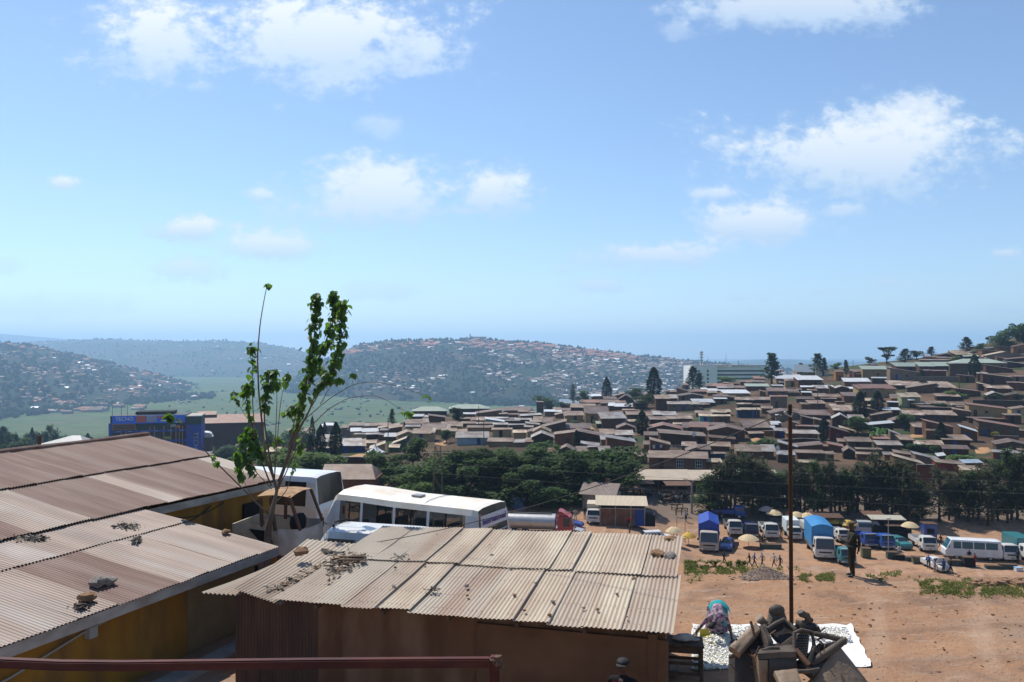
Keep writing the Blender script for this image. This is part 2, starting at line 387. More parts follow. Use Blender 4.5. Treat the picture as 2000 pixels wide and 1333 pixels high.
m_wood = mat('old_timber', (0.12, 0.075, 0.045), 0.85, (0.06, 0.035, 0.022), 5, 0.9, stretch=(1, 6, 1))
m_conc = mat('concrete', (0.36, 0.34, 0.31), 0.9, (0.24, 0.22, 0.2), 2, 0.8)
m_wire = mat('grey_cable', (0.42, 0.41, 0.40), 0.6)
m_bwire = mat('black_cable', (0.03, 0.03, 0.03), 0.6)
m_rock = mat('brown_rock', (0.33, 0.19, 0.10), 0.95, (0.16, 0.09, 0.055), 4, 0.9, bump=0.6)
m_grock = mat('grey_rock', (0.30, 0.26, 0.23), 0.95, (0.16, 0.14, 0.12), 4, 0.9, bump=0.6)
m_roofL = mat('old_brown_sheet', (0.185, 0.108, 0.086), 0.7, (0.135, 0.073, 0.055), 1.2, 0.9, col3=(0.22, 0.155, 0.125), scale3=0.5, stretch=(0.22, 3.2, 1), spec=0.25)
m_roofLg = mat('old_grey_brown_sheet', (0.25, 0.19, 0.155), 0.6, (0.17, 0.115, 0.09), 1.0, 0.9, col3=(0.29, 0.255, 0.23), scale3=0.5, stretch=(0.22, 3.2, 1), metal=0.1, spec=0.3)
m_roofS = mat('pale_tan_sheet', (0.44, 0.375, 0.285), 0.65, (0.385, 0.315, 0.235), 0.9, 0.85, col3=(0.30, 0.22, 0.165), scale3=1.1, mix3=.6, stretch=(2.2, 0.35, 1), spec=0.2)
m_roofS2 = mat('rusty_tan_sheet', (0.345, 0.28, 0.215), 0.65, (0.27, 0.19, 0.14), 0.9, 0.9, col3=(0.37, 0.325, 0.26), scale3=0.5, stretch=(2.2, 0.35, 1), spec=0.25)
m_tinwall = mat('rusted_sheet_wall', (0.13, 0.07, 0.045), 0.7, (0.07, 0.04, 0.03), 1.5, 0.9, stretch=(3, 3, 0.3))

def corr(mb, A, B, C, D, n, segs=2, amp=0.016, m=0, sag=0.0, ph=0.0):
    """corrugated sheet: A-B lower edge, D-C upper edge; n waves across."""
    A, B, C, D = V(A), V(B), V(C), V(D); nn = (B - A).cross(D - A).normalized()
    if nn.z < 0: nn = -nn
    k = max(2, int(n * 6)); P = []
    for j in range(segs + 1):
        t = j / segs; row = []
        for i in range(k + 1):
            u = i / k
            p = A.lerp(B, u).lerp(D.lerp(C, u), t)
            row.append(p + nn * (amp * .8 * (1 + .35 * noise.noise(V((p.x * 1.3, p.y * 1.3, 2.0)))) * math.sin(2 * math.pi * n * u + ph) - sag * math.sin(math.pi * t) + .014 * noise.noise(V((p.x * 1.1, p.y * 1.1, p.z))) + .006 * noise.noise(p * 4)))
        P.append(row)
    mb.grid(P, m)
def corr_rows(mb, quad, rows, width, pitch=0.085, amp=0.016, rr=None, mats=(0,), jit=0.012, over=0.05, lift=0.0):
    """a roof plane covered in sheets: quad = (A,B,C,D); rows = list of (t0,t1)."""
    rr = rr or rnd; A, B, C, D = map(V, quad); L = ((B - A).length + (C - D).length) / 2
    cnt = max(1, round(L / width)); n = (B - A).cross(D - A).normalized(); n = n if n.z > 0 else -n
    for ri, (t0, t1) in enumerate(rows):
        cuts = [0.0] + [(i + rr.uniform(-0.12, 0.12)) / cnt for i in range(1, cnt)] + [1.0]
        for i in range(cnt):
            u0, u1 = cuts[i] - over / L * (i > 0), cuts[i + 1]
            e0, e1 = t0 + rr.uniform(-0.012, 0.012), min(1.0, t1 + 0.02)
            P = lambda u, t: A.lerp(B, u).lerp(D.lerp(C, u), t)
            z = lambda: n * (lift + rr.uniform(0, jit) + (len(rows) - ri) * -0.0 + ri * 0.012)
            w = (P(u1, e0) - P(u0, e0)).length
            up = rr.uniform(0.006, 0.03) if rr.random() < 0.35 else 0.004
            corr(mb, P(u0, e0) + z(), P(u1, e0) + z() + n * up, P(u1, e1) + z() + n * up * .6, P(u0, e1) + z(), w / pitch, 5, amp, rr.choice(mats), sag=rr.uniform(-.004, .012))
def hit_plane(px, py, p0, n):
    o = V((0, 0, CZ)); d = at(px, py, 1.0) - o; return o + d * ((p0 - o).dot(n) / d.dot(n))

# ---------------------------------------------------------------- long ochre building on the left
LB = V((-6.27, 20.7, 0.0)); LA = math.radians(-21)
LM = Matrix.Translation(LB) @ Matrix.Rotation(LA, 4, 'Z'); LMi = LM.inverted()
lb = thing('long_building', 'long ochre-walled building under a brown corrugated roof, lower-left of the photo', 'building', LB, LA)
zl = lambda x: lerp(2.0, 2.66, -x / 4.6) if x > -4.6 else lerp(2.70, 3.88, (-x - 4.6) / 6.4)
mb = MB()
corr_rows(mb, ((0.12, -26, 1.99), (0.12, 0.06, 1.99), (-3.05, 0.06, 2.44), (-3.05, -26, 2.44)), [(0, 1)], 0.85, mats=(1, 1, 1, 1, 1, 1, 0))
corr_rows(mb, ((-2.9, -26, 2.45), (-2.9, 0.04, 2.45), (-4.75, 0.04, 2.69), (-4.75, -26, 2.69)), [(0, 1)], 0.85, mats=(1,))
lr = mb.build('lower_roof', [m_roofL, m_roofLg], lb, smooth='all')
mb = MB()
for k in range(2):
    ya, yb_ = (-26, 0.1) if k == 0 else (0.0, 6.45)
    za = 0.0 if k == 0 else -0.1
    x0 = -4.5 if k == 0 else -4.45
    corr_rows(mb, ((x0, ya, 2.72), (x0, yb_, 2.72 + za), (-7.9, yb_, 3.32 + za * .6), (-7.9, ya, 3.32)), [(0, 1)], 0.85, mats=(0, 0, 0, 0, 1))
    corr_rows(mb, ((-7.7, ya, 3.32), (-7.7, yb_, 3.32 + za * .6), (-11.05, yb_, 3.88), (-11.05, ya, 3.88)), [(0, 1)], 0.85, mats=(0,), lift=0.02)
mb.build('upper_roof', [m_roofL, m_roofLg], lb, smooth='all')
mb = MB(); corr_rows(mb, ((-17.2, 6.45, 2.75), (-17.2, -26, 2.75), (-11.0, -26, 3.87), (-11.0, 6.45, 3.87)), [(0, .5), (.5, 1)], 0.9)
mb.build('rear_roof', m_roofL, lb, smooth='all')
mb = MB(); mb.tube([(-11.03, y, 3.93 + 0.012 * math.sin(y * 1.3)) for y in np.linspace(-26, 6.5, 40)], 0.09, 8)
mb.build('ridge_cap', m_roofL, lb, smooth=True)
mb = MB(); mb.box((0.07, -13.0, 1.86), (0.035, 26.1, 0.22)); mb.build('fascia', m_fascia, lb)
mb = MB(); mb.beam((-4.5, 0.07, 2.52), (-4.5, 6.4, 2.43), 0.035, 0.22); mb.build('fascia', m_fascia, lb)
mb = MB(); mb.beam((0.05, 0.075, 1.87), (-4.45, 0.075, 2.52), 0.03, 0.16); mb.build('verge_board', m_fascia, lb)
mb = MB()
mb.box((-0.55, -14.3, 0.95), (0.2, 23.4, 1.9)); mb.box((-4.9, 3.05, 1.18), (0.2, 6.0, 2.36)); mb.box((-16.6, -10, 1.3), (0.2, 32, 2.6))
mb.poly([(-16.5, 6.05, 0), (-5.0, 6.05, 0), (-5.0, 6.05, 2.4), (-11, 6.05, 3.75), (-16.5, 6.05, 2.6)])
mb.build('ochre_wall', m_ylw, lb)
mb = MB(); mb.box((-0.55, -1.4, 0.95), (0.2, 2.36, 1.9)); mb.poly([(-0.6, -0.24, 0), (-4.8, -0.24, 0), (-4.8, -0.24, 2.55), (-0.6, -0.24, 1.9)])
tag(mb.build('beige_wall', m_beige, lb), 'bare beige plaster end of the wall')
mb = MB(); mb.box((-4.76, 4.9, 1.0), (0.06, 0.8, 1.95)); mb.build('door', m_dark, lb)
mb = MB(); mb.box((-4.77, 1.5, 1.55), (0.05, 0.75, 0.6)); mb.build('window', m_dark, lb)
mb = MB(); mb.box((-0.36, -5.3, 1.47), (0.16, 0.2, 0.24)); mb.build('meter_box', mat('grey_box', (0.42, 0.42, 0.42), 0.6), lb, bevel=0.01)
for pts in ([(-0.42, -9.4, 1.62), (-0.38, -9.2, 1.35), (-0.35, -8.7, 1.13), (-0.35, -7.9, 1.08), (-0.36, -7.0, 1.2), (-0.37, -5.5, 1.5), (-0.38, -3.5, 1.75)], [(-0.42, -9.1, 1.6), (-0.38, -8.9, 1.35), (-0.36, -8.4, 1.25), (-0.36, -7.9, 1.4), (-0.4, -7.7, 1.68)]):
    mb = MB(); mb.tube(pts, 0.022, 6); mb.build('loose_cable', m_wire, lb, smooth=True)
for y0 in (0.6, 1.2):
    mb = MB(); mb.tube([(-4.78, y0 + 0.6 * t, 2.2 - 0.35 * math.sin(t * math.pi / 4) * (1 if y0 < 1 else .6)) for t in range(0, 5)], 0.018, 5); mb.build('loose_cable', m_bwire, lb, smooth=True)
mb = MB(); mb.box((0.45, -12, 0.07), (0.5, 27, 0.14)); mb.build('drain_kerb', m_conc, lb)
def on_left(px, py):                                       # point of the left roof seen at a pixel
    o = LMi @ V((0, 0, CZ)); d = (LMi @ at(px, py, 1.0)) - o; t = 5.0
    while t < 60:
        p = o + d * t
        if p.x < 0.2 and p.z <= zl(min(0, p.x)) + 0.02: return LM @ V((p.x, p.y, zl(min(0, p.x)) + 0.03))
        t += 0.02
    return LM @ (o + d * 25)

# ---------------------------------------------------------------- shed in the middle
SB = V((2.86, 14.0, 0.0)); SA = math.radians(-15)
SM = Matrix.Translation(SB) @ Matrix.Rotation(SA, 4, 'Z'); SMi = SM.inverted()
shed = thing('roadside_shed', 'mud-walled shed with a pale corrugated roof weighted by loose stones', 'shed', SB, SA)
er, fr = SMi @ at(1315, 1240, 14.0), SMi @ at(1341, 1050, 18.9)
el, fl = SMi @ at(530, 1172, 16.05), SMi @ at(748, 1030, 20.9)
mb = MB()
Q = lambda u, t: V(el).lerp(er, u).lerp(V(fl).lerp(fr, u), t)
cuts = [0.0, .105, .2, .285, .375, .46, .55, .635, .72, .80, .885, 1.0]; r2 = random.Random(5)
nS = (er - el).cross(fl - el).normalized()
for ri, (t0, t1) in enumerate(((0, 0.53), (0.5, 1.0))):
    for i in range(len(cuts) - 1):
        u0, u1 = cuts[i] - (0.006 if i else 0), cuts[i + 1]
        if ri == 1: u0 += 0.012 * math.sin(i * 2.1); u1 += 0.012 * math.sin((i + 1) * 2.1)
        u0, u1 = max(0, u0), min(1.0, u1)
        o = [nS * (ri * 0.03 + r2.uniform(0, .014)) for _ in range(4)]
        up = nS * (0.035 if i in (2, 3, 6, 7) else 0.003)
        e = r2.uniform(-0.012, 0.01) if ri == 0 else 0
        w = (Q(u1, t0) - Q(u0, t0)).length
        corr(mb, Q(u0, t0 + e) + o[0], Q(u1, t0 + e) + o[1] + up, Q(u1, t1) + o[2] + up, Q(u0, t1) + o[3], w / 0.086, 7, 0.015, 0 if (i > 2 and r2.random() < .9) else 1, sag=r2.uniform(0, .02))
mb.build('roof', [m_roofS, m_roofS2], shed, smooth='all')
mb = MB(); r9 = random.Random(2)                            # rows of roofing nails
for t_ in (.04, .17, .35, .49, .56, .72, .93):
    for i in range(88):
        if r9.random() < .25: continue
        p = Q(.02 + .97 * i / 88, t_ + r9.uniform(-.006, .006)) + nS * (.045 + (.03 if t_ > .5 else 0)); mb.ball(p, (.011, .011, .007), 5)
mb.build('nail_heads', m_rust, shed)['kind'] = 'stuff'
mb = MB()                                                   # the sagging sheets at its left end
a, b, c, d = SMi @ at(392, 1158, 16.5), SMi @ at(470, 1163, 16.35), SMi @ at(655, 1066, 20.0), SMi @ at(588, 1078, 20.3)
corr(mb, a, b, c, d, 9, 4, 0.02, 1, sag=0.05)
a, b, c, d = SMi @ at(455, 1150, 16.4), SMi @ at(548, 1182, 16.0), SMi @ at(735, 1066, 19.9), SMi @ at(600, 1054, 20.4)
corr(mb, a, b, c, d, 15, 4, 0.02, 1, sag=0.06)
a, b, c, d = SMi @ at(520, 1130, 17.2), SMi @ at(585, 1145, 16.9), SMi @ at(690, 1060, 20.2), SMi @ at(640, 1052, 20.5)
mb.build('sagging_sheets', [m_roofS, m_roofS2], shed, smooth='all')
wl = SMi @ at(619, 1240, 16.2); yl = 0.4
mb = MB()
mb.box(((wl.x - 0.15) / 2 + 0.0, yl + .08, 0.9), (abs(wl.x) - 0.15, 0.16, 2.1)); mb.slab((-0.3, .3, 0), (fr.x - .35, 4.7, 0), (fr.x - .35, 4.7, 2.4), (-0.3, .3, 1.95), .16); mb.box(((wl.x + fr.x - .5) / 2, 4.7, 1.1), (fr.x - .5 - wl.x, 0.16, 2.3))
mb.build('mud_wall', m_mudwall, shed)
xr = SMi @ at(928, 1300, 15.2)
mb = MB(); mb.box(((xr.x - 0.1) / 2, yl - 0.04, 0.85), (abs(xr.x) - 0.1, 0.08, 2.0)); mb.build('rendered_panel', mat('mud_render', (0.145, 0.076, 0.04), 0.95, (0.10, 0.05, 0.026), 1.4, 0.9, bump=0.4, bscale=8), shed)
lx = SMi @ at(439, 1250, 16.4)
mb = MB(); corr(mb, (lx.x, 0.4, 0), (wl.x, 0.42, 0), (wl.x, 0.42, 2.0), (lx.x, 0.4, 2.0), 26, 1, 0.014); corr(mb, (lx.x, 0.4, 0), (lx.x, 5, 0), (lx.x, 5, 2.0), (lx.x, 0.4, 2.0), 50, 1, 0.014)
mb.build('sheet_metal_wall', m_tinwall, shed)
mb = MB()
for u in (.12, .3, .47, .64, .8, .96):
    mb = MB(); mb.beam(Q(u, .01) - V((0, 0, .1)), Q(u, .97) - V((0, 0, .1)), .07, .1); mb.build('rafter', m_wood, shed)
mb = MB(); mb.poly([SMi @ at(752, 1270, 15.6) + V((.0, -.1, 0)), SMi @ at(765, 1268, 15.6) + V((0, -.1, 0)), SMi @ at(768, 1280, 15.6) + V((0, -.1, 0)), SMi @ at(750, 1283, 15.6) + V((0, -.1, 0))])
def on_shed(px, py, lift=0.02):
    n = (SM.to_3x3() @ nS); return hit_plane(px, py, SM @ Q(.5, .5) + n * lift, n)

def rock(px, py, r, label, m=m_rock, where=on_shed, cat='stone', name='stone', sq=0.7, group=None):
    p = where(px, py); mb = MB()
    mb.ball((0, 0, r * sq * .8), (r * 1.2, r, r * sq), 12, jit=0.55, seed=px * 0.37 + py)
    o = mb.build(name, m, smooth=True); o.location = p; o.rotation_euler = (0, 0, px); return tag(o, label, cat, group)
for px, py, r, l, m in [(1284, 1090, .155, 'big rounded orange-brown stone on the pale shed roof', m_rock), (1308, 1094, .14, 'flat grey stone beside the orange-brown one on the shed roof', m_grock),
    (1308, 1062, .15, 'flat reddish stone at the top corner of the shed roof', m_rock)]:
    rock(px, py, r, l, m)
for px, py in [(853, 1045), (900, 1046), (957, 1066), (960, 1086), (997, 1112), (1046, 1141), (1072, 1074), (1143, 1075), (1104, 1116), (858, 1152), (769, 1147), (1005, 1164), (912, 1147), (1224, 1206), (1205, 1162), (1238, 1132), (830, 1104), (772, 1110), (1080, 1177), (1024, 1194), (1257, 1093), (913, 1165), (1140, 1189), (1073, 1203), (1167, 1192)]:
    r = rnd.uniform(.022, .045)
    rock(px, py, r, 'small brown stone lying on the pale corrugated shed roof', rnd.choice((m_rock, m_grock)), group='small stones weighting the shed roof')
o = rock(588, 1084, .15, 'dark broken brick block on the sagging end of the shed roof', m_rock, cat='brick', name='broken_block')
mb = MB(); pts = [at(628 + (725 - 628) * t, 1073 + 6 * t + 6 * math.sin(math.pi * t), 19.4 - .2 * t) for t in np.linspace(0, 1, 9)]
P = [[p + V((0, -0.10, -.03)) for p in pts], [p + V((0, 0, .03)) for p in pts], [p + V((0, .11, -.02)) for p in pts]]; mb.grid(P)
tag(mb.build('tyre_strip', m_black, smooth='all'), 'black strip of tyre tread lying on the shed roof', 'rubber strip')
mb = MB()
for k in range(5):
    p = on_shed(672 + k * 7, 1094 - k * 1.2, .05); mb.beam(p + V((-.02, -.22, -.06)), p + V((.12, .22, .03)), .05, .03)
for k in (-1, 1): p = on_shed(686, 1091, .07); mb.beam(p + V((-.28, .13 * k, .0)), p + V((.28, .13 * k - .06, .02)), .05, .03)
tag(mb.build('wooden_grate', m_wood), 'small slatted wooden grate beside the tyre strip', 'grate')
mb = MB(); r3 = random.Random(3)                           # crumbled rags and mud on the sagging end
for k in range(520):
    t = r3.random(); q = r3.gauss(0, 1)
    px = lerp(528, 690, t) + q * lerp(9, 22, t) * .8; py = lerp(1164, 1083, t ** 1.15) + q * 4 + r3.gauss(0, 4)
    p = on_shed(px, py, .02) if px > 640 else at(px, py, lerp(16.6, 19.2, t) - .1)
    s = r3.uniform(.03, .1)
    n_ = len(mb.v); vs = [p + V((r3.uniform(-s, s) * 1.3, r3.uniform(-s, s), r3.uniform(-.02, .05))) for _ in range(5)]
    mb.add(vs, [(0, 1, 2), (0, 2, 3), (0, 3, 4), (1, 2, 4)], r3.choice((0, 0, 1, 2)))
o = mb.build('rag_litter', [mat('rag_tan', (.34, .24, .16), .95), mat('rag_pale', (.5, .43, .34), .95), mat('rag_dark', (.13, .1, .08), .95)]); tag(o, 'strewn rags and dry mud on the sagging end of the shed roof', 'litter', kind='stuff')
for (cx, cy, w, h, lab) in [(780, 1088, 18, 6, 'pale crumbled rag on the shed roof near the top edge'), (845, 1152, 11, 3.5, 'dark folded rag in the middle of the shed roof')]:
    mb = MB()
    for k in range(45):
        p = on_shed(cx + r3.gauss(0, w * .5), cy + r3.gauss(0, h * .5), .03); s = r3.uniform(.03, .07)
        mb.add([p + V((r3.uniform(-s, s), r3.uniform(-s, s), r3.uniform(-.01, .04))) for _ in range(4)], [(0, 1, 2), (0, 2, 3)])
    tag(mb.build('rag', _M['rag_pale'] if cx < 800 else _M['rag_dark']), lab, 'rag')
# things lying on the left roof
for px, py, r, l, m in [(192, 1147, .16, 'dark stone lying above the eave of the long brown roof', m_grock), (212, 1143, .13, 'smaller dark stone touching its neighbour on the long roof', m_grock), (170, 1176, .15, 'pale brown stone near the eave of the long roof', m_rock), (441, 1044, .1, 'broken brick near the far end of the lower roof', m_rock)]:
    rock(px, py, r, l, m, on_left)
for (cx, cy, w, h, lab) in [(248, 1031, 24, 6, 'grey rag heap in the seam of the long brown roof'), (62, 1055, 34, 5, 'long scatter of grey rags on the left roof'), (268, 1058, 8, 6, 'small dark rag below the seam of the left roof'), (158, 1190, 14, 4, 'black rag hanging at the eave of the left roof')]:
    mb = MB()
    for k in range(90):
        p = on_left(cx + r3.gauss(0, w * .5), cy + r3.gauss(0, h * .5)) + V((0, 0, .02)); s = r3.uniform(.03, .1)
        mb.add([p + V((r3.uniform(-s, s), r3.uniform(-s, s), r3.uniform(-.02, .06))) for _ in range(4)], [(0, 1, 2), (0, 2, 3)])
    tag(mb.build('rag', mat('rag_grey', (.2, .17, .14), .95) if 'black' not in lab else _M['rag_dark']), lab, 'rag')
mb = MB(); p = at(77, 870, 29.5); mb.tube([p + V((0, 0, -1.2)), p + V((0, 0, .37))], .06, 8)
tag(mb.build('stove_pipe', m_rust, smooth=True), 'rusty stove pipe behind the ridge of the long brown roof', 'pipe')

# ---------------------------------------------------------------- railing in front of the viewer
m_red = mat('worn_red_paint', (0.075, 0.009, 0.008), 0.6, (0.12, 0.03, 0.022), 9, 0.7, col3=(0.05, 0.01, 0.01), scale3=4, stretch=(1, 1, 3), spec=0.2)
rail = thing('balcony_railing', 'worn red steel handrail with its end post, along the bottom edge', 'railing', (0, 2.45, CZ - 1.75))
def sweep(mb, pts, w, h):
    P = [[V(p) + V((0, s * w / 2, t * h / 2)) for p in pts] for s, t in ((-1, -1), (1, -1), (1, 1), (-1, 1), (-1, -1))]
    mb.grid(P); mb.poly([P[k][0] for k in range(4)]); mb.poly([P[k][-1] for k in range(4)])
mb = MB(); sweep(mb, [at(px, py, 2.45) for px, py in ((-500, 1262), (-200, 1284), (0, 1294), (120, 1299), (240, 1300), (400, 1298), (600, 1295.5), (800, 1294), (955, 1293))], .026, .027)
mb.build('rail', m_red, rail, world=True, bevel=0.004)
mb = MB(); p = at(966, 1294, 2.45); mb.box((p.x, p.y, p.z - .41), (.03, .03, .86)); mb.build('post', m_red, rail, world=True, bevel=0.004)
mb = MB(); p = at(968, 1287, 2.45); mb.ball(p + V((.004, 0, -.004)), (.022, .026, .016), 8, jit=.5); mb.ball(p + V((.016, 0, -.025)), (.01, .02, .014), 8, jit=.6, seed=3); mb.build('broken_weld', m_rust, rail, world=True)
mb = MB(); mb.box((0, 0.9, CZ - 1.85), (9, 3.3, .16)); o = mb.build('balcony_floor', m_conc); o['kind'] = 'structure'
# ---------------------------------------------------------------- vehicles
m_glass = mat('tinted_glass', (0.03, 0.045, 0.05), 0.06, spec=0.6, alpha=0.62)
m_glassd = mat('dark_window', (0.02, 0.03, 0.04), 0.08, spec=0.7)
m_white = mat('white_paint', (0.72, 0.72, 0.70), 0.3, (0.55, 0.48, 0.40), 2.0, 0.5, spec=0.5, coat=0.3)
m_bus = mat('bus_white', (0.86, 0.88, 0.90), 0.3, (0.62, 0.60, 0.56), 1.2, 0.6, spec=0.5, coat=0.3)
m_busroof = mat('dusty_cream_roof', (0.86, 0.80, 0.70), 0.4, (0.66, 0.48, 0.30), 0.9, 0.75, spec=0.4, lo=0.48, hi=0.75)
m_trim = mat('grey_trim', (0.30, 0.31, 0.33), 0.5)
m_rim = mat('steel_rim', (0.45, 0.45, 0.45), 0.4, metal=0.6)
m_lamp = mat('lamp_lens', (0.75, 0.75, 0.7), 0.15, spec=0.7)
m_rlamp = mat('red_lens', (0.4, 0.03, 0.02), 0.2)
def paint(name, c): return mat(name, c, 0.32, [x * .75 + .05 for x in c], 2.5, 0.5, spec=0.5, coat=0.25)
def sec(x, w, zb, belt, top=None, wt=None, dz=0.0):
    """half cross-section of a vehicle body; top None = collapsed onto the belt line."""
    lowp = [(w - .1, zb), (w, zb + .14), (w, (zb + belt) / 2), (w, belt)]
    if top is None:
        up = [(w - .05, belt + .012), (w - .12, belt + .02), (w * .6, belt + .035), (0, belt + .045)]
    else:
        wt = wt or w * .88; up = [(wt + .02, top - .26), (wt - .05, top - .07), (wt * .62, top - .015 + dz * .8), (0, top + dz)]
    return (x, lowp + up, top is not None)
def loft(body, glass, secs, win, rear_glass=True, front_inset=True, roof=None):
    vs = {}
    for i, (x, pts, full) in enumerate(secs):
        for j, (y, z) in enumerate(pts):
            vs[i, j, 1] = V((x, y, z)); vs[i, j, -1] = V((x, -y, z))
    n = len(secs[0][1])
    for i in range(len(secs) - 1):
        fa, fb = secs[i][2], secs[i + 1][2]
        for j in range(n - 1):
            tgt = body
            if fa != fb:
                front = i < len(secs) / 2
                if j >= 5 and (front or rear_glass): tgt = glass
            elif fa and fb and j == 3 and i in win: tgt = glass
            if roof is not None and tgt is body and fa and fb and j >= 4: tgt = roof
            for s in (1, -1):
                q = [vs[i, j, s], vs[i + 1, j, s], vs[i + 1, j + 1, s], vs[i, j + 1, s]]
                q = [p for k, p in enumerate(q) if (p - q[k - 1]).length > 1e-5]
                if len(q) >= 3: tgt.poly(q if s > 0 else q[::-1])
    for i in (0, len(secs) - 1):
        L_ = [vs[i, j, 1] for j in range(n)]; R_ = [vs[i, j, -1] for j in range(n - 1)]
        body.poly(L_ + R_[::-1])
    for i in range(len(secs) - 1):                       # underside
        body.poly([vs[i, 0, 1], vs[i + 1, 0, 1], vs[i + 1, 0, -1], vs[i, 0, -1]])
def wheels(root, pos, r=.36, w=.22):
    for (x, y) in pos:
        mb = MB(); s = 1 if y > 0 else -1
        mb.tube([(x, y - w / 2, r), (x, y - w / 2 + .03, r), (x, y + w / 2 - .03, r), (x, y + w / 2, r)], [r * .9, r, r, r * .9], 16)
        t = mb.build('wheel', m_black, root, smooth=True)
        mb = MB(); mb.tube([(x, y + s * (w / 2 - .02), r), (x, y + s * (w / 2 + .015), r)], [r * .62, r * .5], 12); mb.build('rim', m_rim, t, smooth=True)
def lamps(root, x, y, z, m=None, size=(.04, .3, .16), name='headlight'):
    for s in (1, -1):
        mb = MB(); mb.box((x, s * y, z), size); mb.build(name, m or m_lamp, root, bevel=.01)
def mirrors(root, x, y, z):
    for s in (1, -1):
        mb = MB(); mb.box((x, s * (y + .2), z), (.06, .16, .32)); mb.beam((x - .05, s * y, z - .1), (x, s * (y + .15), z), .025); mb.build('mirror', m_black, root)
def bus(name, label, loc, head, L=6.3, W=2.04, H=2.6, hump=0.0, body_m=None, glass_m=None, roof_m=None, seats=True, group=None, sign=False):
    r = thing(name, label, 'bus', loc, head, group); w = W / 2; f = L / 2
    pill = [f - .75, f - .9, f - 1.75, f - 1.85, f - 3.05, f - 3.15, f - 4.35, f - 4.45, f - 5.75, f - 5.95]
    secs = [sec(f, w - .06, .38, 1.12), sec(f - .14, w, .36, 1.28), sec(f - .62, w, .36, 1.36, H - .04, w - .13)]
    win = set()
    for k, x in enumerate(pill):
        hz = hump * sstep(f - 3.2, f - 1.6, x)
        secs.append(sec(x, w, .36, 1.38, H + hz * .35, w - .1, hz * .65))
        if k % 2 == 1 and k < len(pill) - 1: win.add(len(secs) - 1)
    secs += [sec(-f + .16, w, .36, 1.38, H - .03, w - .12), sec(-f + .05, w - .02, .38, 1.42), sec(-f, w - .06, .45, 1.2)]
    b, g, rf = MB(), MB(), MB(); loft(b, g, secs, win, roof=rf)
    b.build('body', body_m or m_bus, r, smooth=True); g.build('windows', glass_m or m_glass, r, smooth=True)
    ro = rf.build('roof', roof_m or body_m or m_bus, r, smooth=True)
    if seats:
        for x in (f - 1.3, f - 2.45, f - 3.75, f - 5.05):
            for s in (1, -1): mb = MB(); mb.beam((x, s * (w + .005), 1.38), (x, s * (w - .085), H - .27), .035); mb.build('window_divider', m_black, r)
        for s in (1, -1): mb = MB(); mb.beam((f - .95, s * (w + .012), 1.33), (-f + .3, s * (w + .012), 1.33), .02, .035); mb.build('belt_trim', m_trim, r)
        for x in (.55, -1.0): mb = MB(); mb.tube([(x, -w + .1, H - .1), (x, -w * .5, H + .015), (x, 0, H + .03), (x, w * .5, H + .015), (x, w - .1, H - .1)], .012, 5); mb.build('roof_seam', m_trim, r)
        mb = MB(); mb.box((-.3, .1, H + .04), (.35, .3, .06)); mb.build('roof_vent', m_trim, r)
    wheels(r, [(f - 1.25, w - .12), (f - 1.25, -w + .12), (-f + 1.35, w - .12), (-f + 1.35, -w + .12)])
    lamps(r, f, w - .35, .82); mirrors(r, f - .35, w, 1.6)
    lamps(r, -f, w - .22, .95, m_rlamp, (.04, .16, .3), 'tail_light')
    mb = MB(); mb.box((f + .02, 0, .5), (.12, W - .1, .22)); mb.build('bumper', m_trim, r, bevel=.03)
    if seats:
        mb = MB()
        for k in range(7):
            x = f - 1.3 - k * .72
            for y in (-.62, .62):
                t = mb; mb = MB(); mb.box((x, y, .95), (.42, .78, .14)); mb.box((x - .2, y, 1.3), (.12, .78, .7)); mb.build('seat', mat('bus_seat', (.07, .065, .06), .9), r, bevel=.03); mb = t
    return r
def pane_lines(mb, pts, w=.025):
    for a, b in pts: mb.beam(a, b, w)
def text(body, name, size, m, parent=None, M=None, ext=0.004, cx='CENTER', sx=1.0, space=1.0):
    cu = bpy.data.curves.new(name, 'FONT'); cu.body = body; cu.size = size; cu.align_x = cx; cu.align_y = 'CENTER'; cu.extrude = ext; cu.space_character = space
    t = bpy.data.objects.new(name, cu); COL.objects.link(t)
    dg = bpy.context.evaluated_depsgraph_get(); me = bpy.data.meshes.new_from_object(t.evaluated_get(dg)); bpy.data.objects.remove(t)
    me.name = name; me.materials.clear(); me.materials.append(m)
    if sx != 1: me.transform(Matrix.Scale(sx, 4, V((1, 0, 0))))
    if M is not None: me.transform(M)
    o = bpy.data.objects.new(name, me); COL.objects.link(o)
    if parent: o.parent = parent
    return o
# the minibus behind the shed, its rear window carrying a white strip
h2 = math.atan2(.469, -.883)
b2 = bus('minibus', 'dusty white minibus with cream roof standing behind the pale-roofed shed', (-3.26, 25.8, 0), h2, hump=.12, roof_m=m_busroof); b2.scale = (1, 1, .935)
mb = MB(); mb.add([(-3.10 - .012, y, z) for (y, z) in ((.80, 2.28), (-.80, 2.28), (-.86, 1.93), (.86, 1.93))], [(0, 1, 2, 3)])
def rear_pt(y, z): return V((lerp(-3.13, -3.02, (z - 1.46) / (2.5 - 1.46)) - .02, y, z))
mb = MB(); mb.slab(rear_pt(.82, 2.33), rear_pt(-.82, 2.33), rear_pt(-.88, 1.93), rear_pt(.88, 1.93), .008)
strip = mb.build('window_strip', mat('white_film', (.72, .72, .76), .5), b2)
Mt = Matrix(((0, 0, -1, -3.11), (-1, 0, 0, 0.05), (0, 1, 0, 2.13), (0, 0, 0, 1)))
text('International', 'lettering', .29, mat('purple_vinyl', (.09, .04, .30), .5), strip, Mt, .006, sx=.98)
